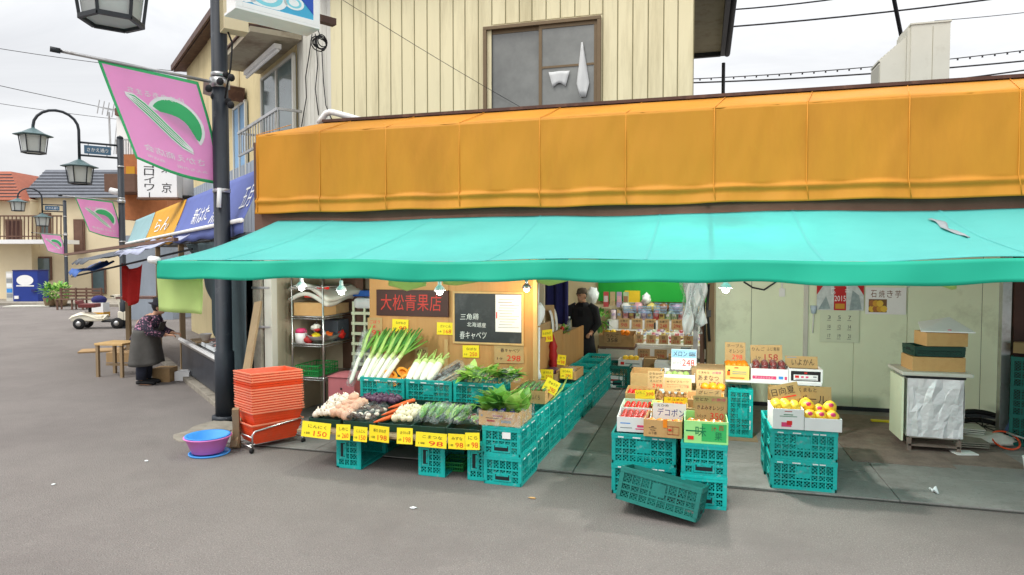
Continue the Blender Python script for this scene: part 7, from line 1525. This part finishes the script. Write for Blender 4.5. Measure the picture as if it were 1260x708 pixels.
m = MB(mat('calendar_sheet', C(214, 222, 194), .5, .04, 4)); m.box(-w*.42, w*.42, -.004, 0, -.45, -.004)
for r_ in range(3):
    for c_ in range(3):
        xx = -w*.22+.13*c_*1.0; zz = -.10-.13*r_
        m.text(str(r_*7+c_*2+3), inkk, (xx, -.005, zz), (1, 0, 0), (0, 0, 1), .035, .05); m.box(xx-.03, xx+.02, -.0048, -.004, zz-.045, zz-.04, inkk)
o = m.build('calendar_sheet'); o.location = (x, 10.183, z); tag(o, 'pale calendar date sheet hanging under the red calendar', 'calendar sheet')
x, z, w, h = wallrect(1065, 1115, 354, 387)
m = MB(white); m.box(-w/2, w/2, -.005, 0, 0, h)
for k, ch in enumerate('石焼き芋'): m.text(ch, mat('brown_print', C(120, 72, 40), .6), (-w*.30+k*w*.2, -.0062, h*.76), (1, 0, 0), (0, 0, 1), w*.145, h*.27)
m.box(-w*.42, w*.03, -.0058, -.005, h*.07, h*.56, mat('photo_brown', C(120, 86, 50), .5)); 
for k in range(7): cx, cz = -w*.34+(k % 4)*w*.1, h*(.2+.2*(k//4)); m.poly([(cx+w*.085*math.cos(j*.5), -.0064-.0004*k, cz+h*.12*math.sin(j*.5)) for j in range(12)][::-1], (mat('potato_yellow', C(232, 190, 70), .5), mat('potato_brown', C(176, 110, 60), .5), mat('potato_gold', C(214, 160, 56), .5))[k % 3])
o = m.build('sweet_potato_poster'); o.location = (x, 10.184, z); tag(o, 'white poster for roasted sweet potatoes with brown lettering and a food photo', 'poster')
m = MB(white); a = PY(1001, 385, 10.16); m.tube([a, PY(1000, 410, 10.16)], .008); m.tube([a-Vector((0, 0, .01)), a+Vector((0, 0, .10))], [.03, .045], mat('pale_blue_plastic', C(190, 210, 226), .5)); solo(m, 'fly_swatter', 'white stick with a pale blue head hung by the calendar', 'swatter')
# foil wrapped sweet potato oven
ov = thing('potato_oven', 'boxy roasting oven wrapped in crumpled foil with a pale lid', 'oven', (2.47, 8.42, .024))
random.seed(2)
CRX = [0, .11, .2, .37, .5, .58, .8, .93, 1]
def fo(f):   # crumpled foil face
    return lambda u, v: f(min(1, max(0, u+(.09*noise.noise(Vector((u*11, v*3.7, 9))) if .01 < u < .99 else 0))), min(1, max(0, v+(.07*noise.noise(Vector((u*13, v*9, 2))) if .01 < v < .99 else 0))), .03*noise.noise(Vector((u*7.3, v*1.1, 3)))+.012*noise.noise(Vector((u*19, v*7, 7))))
fw_, fd, f0, f1 = .27, .25, .16, .80
m = MB(foil)
m.sheet(11, 7, fo(lambda u, v, n: (-fw_+2*fw_*u, -fd-.01+n+.02*abs(u-.52), f0+(f1-f0)*v)), smooth=False); m.sheet(5, 5, fo(lambda u, v, n: (fw_+n, -fd+2*fd*u, f0+(f1-f0)*v)), smooth=False); m.sheet(5, 5, fo(lambda u, v, n: (-fw_+n, fd-2*fd*u, f0+(f1-f0)*v)), smooth=False)
part(m, 'foil_wrap', ov)
m = MB(acm); m.box(-fw_+.03, fw_-.03, -fd+.03, fd-.03, .14, .80); m.box(-fw_-.05, -fw_-.03, -fd+.02, fd, .1, .8, panelw); part(m, 'body', ov)
m = MB(whites); m.box(-fw_-.07, fw_+.07, -fd-.06, fd+.04, .835, .875); m.box(-fw_-.02, fw_+.02, -fd, fd, .80, .833, black); part(m, 'lid', ov, bevel=.008)
for x_, y_ in ((-.24, -.22), (.24, -.22), (-.24, .22), (.24, .22)): m = MB(rust); m.box(x_-.02, x_+.02, y_-.02, y_+.02, 0, .14); part(m, 'leg', ov)
m = MB(rust); m.box(-.25, .25, -.24, .24, .05, .07); part(m, 'ash_tray', ov)
ZO = .024+.876
o = carton('brown cardboard tray at the bottom of the pile on the foil oven', .52, .36, .155, kraft, fill=.2); put(o, 2.50, 8.40, ZO, R(3))
gq = crate('dark green crate between the cardboard boxes on the foil oven', .50, .34, .11, dgreen, mark=False); put(gq, 2.51, 8.42, ZO+.158, R(6))
o = carton('small brown box near the top of the pile on the foil oven', .42, .30, .15, kraft, fill=.9); put(o, 2.58, 8.42, ZO+.271, R(8))
m = MB(white); m.prism([(2.33, 8.22, ZO+.43), (2.86, 8.25, ZO+.425), (2.72, 8.6, ZO+.56), (2.40, 8.58, ZO+.50)], (0, 0, .012)); m.ell((2.62, 8.27, ZO+.452), (.022, .012, .006), inkp, n=8, m=5); solo(m, 'foam_cover', 'white foam lid tilted on top of the box pile on the oven', 'lid')
# clutter to the right of the oven
for k, (px, py, L, D, lb, mt) in enumerate(((1187, 541, .34, .3, 'topmost sheet of flattened dull card beside the oven', whites), (1190, 551, .36, .28, 'lower sheet of flattened card beside the oven', kerbm), (1188, 560, .22, .16, 'white paper sheet on the floor beside the oven', white))):
    p = PZ(px, py, .02); m = MB(mt); m.M = FR((p.x, p.y+.05, .02), .15*k-.1)
    for j in range(3 if k < 2 else 1): m.cb((.01*j, .01*j, .02*j+(.09-.07*k if k < 2 else 0)+.01), (L, D, .012), mt)
    solo(m, 'flattened_card', lb, 'cardboard')
m = MB(kraft2); p = PZ(1192, 548, .02); m.box(p.x-.15, p.x+.15, p.y+.02, p.y+.30, .014, .09); solo(m, 'card_box', 'squashed box under the flattened cards beside the oven', 'box')
p = PZ(1216, 548, .0)
m = MB(blackm)                                  # old bicycle wheel and tyre lying in a heap
for R_, zz, tlt in ((.30, .17, .35), (.24, .12, .25)):
    pts = [Vector((p.x+.05+R_*math.cos(a), p.y+.30+R_*.8*math.sin(a), zz+R_*tlt*math.sin(a))) for a in [k*2*math.pi/24 for k in range(25)]]; m.tube(pts, .03, n=8)
for k in range(9): a = k*.7; m.tube([(p.x+.05, p.y+.3, .15), (p.x+.05+.26*math.cos(a), p.y+.3+.2*math.sin(a), .14+.09*math.sin(a))], .006, n=4)
solo(m, 'old_tyre', 'old black tyres lying in a heap against the wall', 'tyre')
m = MB(whites); m.ell((p.x+.02, p.y+.04, .07), (.26, .16, .07), n=14, m=8, jit=.5, seed=2); solo(m, 'cement_sack', 'pale flattened sack in front of the old tyres', 'sack')
m = MB(mat('dull_blue_cloth', C(110, 130, 176), .8, .15, 8)); m.ell((p.x+.30, p.y+.30, .12), (.09, .12, .16), n=12, m=8, jit=.8, seed=5); solo(m, 'blue_cloth', 'dull blue rag beside the dark crates', 'cloth')
q_ = PZ(1238, 551, .01)
m = MB(redo); m.tube([(q_.x+.13*math.cos(a), q_.y+.13*math.sin(a)+.02, .09+.07*math.sin(a)) for a in [k*2*math.pi/22 for k in range(23)]], .011, n=7); solo(m, 'red_hose', 'red hose ring lying by the old tyres', 'hose')
m = MB(chrome); m.tube([(q_.x+.02, q_.y+.06, .17), (q_.x+.16, q_.y, .13), (q_.x+.25, q_.y-.02, .11)], .012, n=6); solo(m, 'chrome_bar', 'short chrome bar beside the red hose', 'bar')
a = PZ(1272, 592, 0); m = MB(foam); m.M = FR((a.x+.05, a.y+.05, 0)); m.lathe([(.09, 0), (.12, .2), (.125, .21), (.11, .205), (.08, .01)], n=16); m.lathe([(.093, .02), (.105, .09)], bluep, n=16); solo(m, 'bucket', 'white and blue bucket cut by the right frame edge', 'bucket')
m = MB(yellow); a = PZ(1086, 519, .03); m.box(a.x-.13, a.x+.12, a.y-.02, a.y+.05, .025, .045); solo(m, 'yellow_block', 'small yellow block on the rusty plate by the wall', 'block')
m = MB(foam); a = PZ(1149, 609, 0); m.M = FR((a.x, a.y, .003), .4); m.sheet(5, 5, lambda u, v: (.07*(u-.5), .04*(v-.5), .03+.02*math.sin(u*5+v*3)+.02*v)); solo(m, 'paper_scrap', 'crumpled pale paper scrap at the edge of the asphalt', 'litter', solid=.006)
for k, (px, py) in enumerate(((66, 597), (180, 568), (508, 626), (655, 614))):
    m = MB(foam if k != 3 else kraft); a = PZ(px, py, 0); m.ell((a.x, a.y, .008), (.02+.006*k, .015, .007), n=7, m=5, jit=.6, seed=k); solo(m, 'litter_scrap', ('white scrap on the asphalt at the left of the frame', 'tiny white scrap on the asphalt near the basin', 'white fleck on the asphalt before the low display', 'brown leaf on the asphalt before the long crate row')[k], 'litter')

# more goods on and before the back shelves: wire baskets on the top tier, mixed cartons and bags
for k in range(5):
    o = basket(f'pale blue wire basket on the top back shelf, {cn[k]} from the left', .24, .3, .12, mat('pale_blue_wire', C(150, 180, 210), .5)); put(o, -1.32+.29*k, 13.22, 1.13, 0, R(10))
nm_ = ['white', 'pink', 'yellow', 'brown', 'lilac', 'grey green']
for k in range(6):
    m = MB(pm[(2, 6, 4, 9, 5, 7)[k]]); m.ell((0, 0, .06), (.10, .09, .08), n=12, m=8, jit=.6, seed=k+20); solo(m, 'goods_bag', f'{nm_[k]} bag of goods in the row of wire baskets under the green panel', 'bag', org=(-1.42+.25*k, 13.2, 1.15), world=False)
for k, (x, y, L, H, mt, lb) in enumerate(((-.34, 11.6, .34, .5, kraft, 'tall carton at the right of the back shelves'), (-.05, 11.4, .30, .34, kraft2, 'short carton by the doorway post'), (-1.35, 11.15, .3, .2, white, 'small white carton before the large cardboard box'), (.03, 9.8, .28, .55, kraft2, 'narrow upright carton inside the doorway'))):
    o = carton(lb+' deep in the shop', L, .3, H, mt, fill=.95, name='carton', marks=lambda m, L_, D_, H_: bm(m, L_, D_, H_, [('b', -.35, .3, .55, .7, inkdr), ('b', -.3, .1, .3, .38, inkk)])); put(o, x, y, .014, rnd.uniform(-.15, .15))
for k in range(3):
    card(f'brown price card on the low white boards at the back, {cn[k]} from the left', .22, .17, kraft2, [('みかん', inkk, 0, .7, .7, .24), ('%d' % (258+40*k), inkdr, 0, .3, .6, .34)], (-.98+.3*k, 12.28, .34), 0, R(-4), group='brown price cards on the low boards')
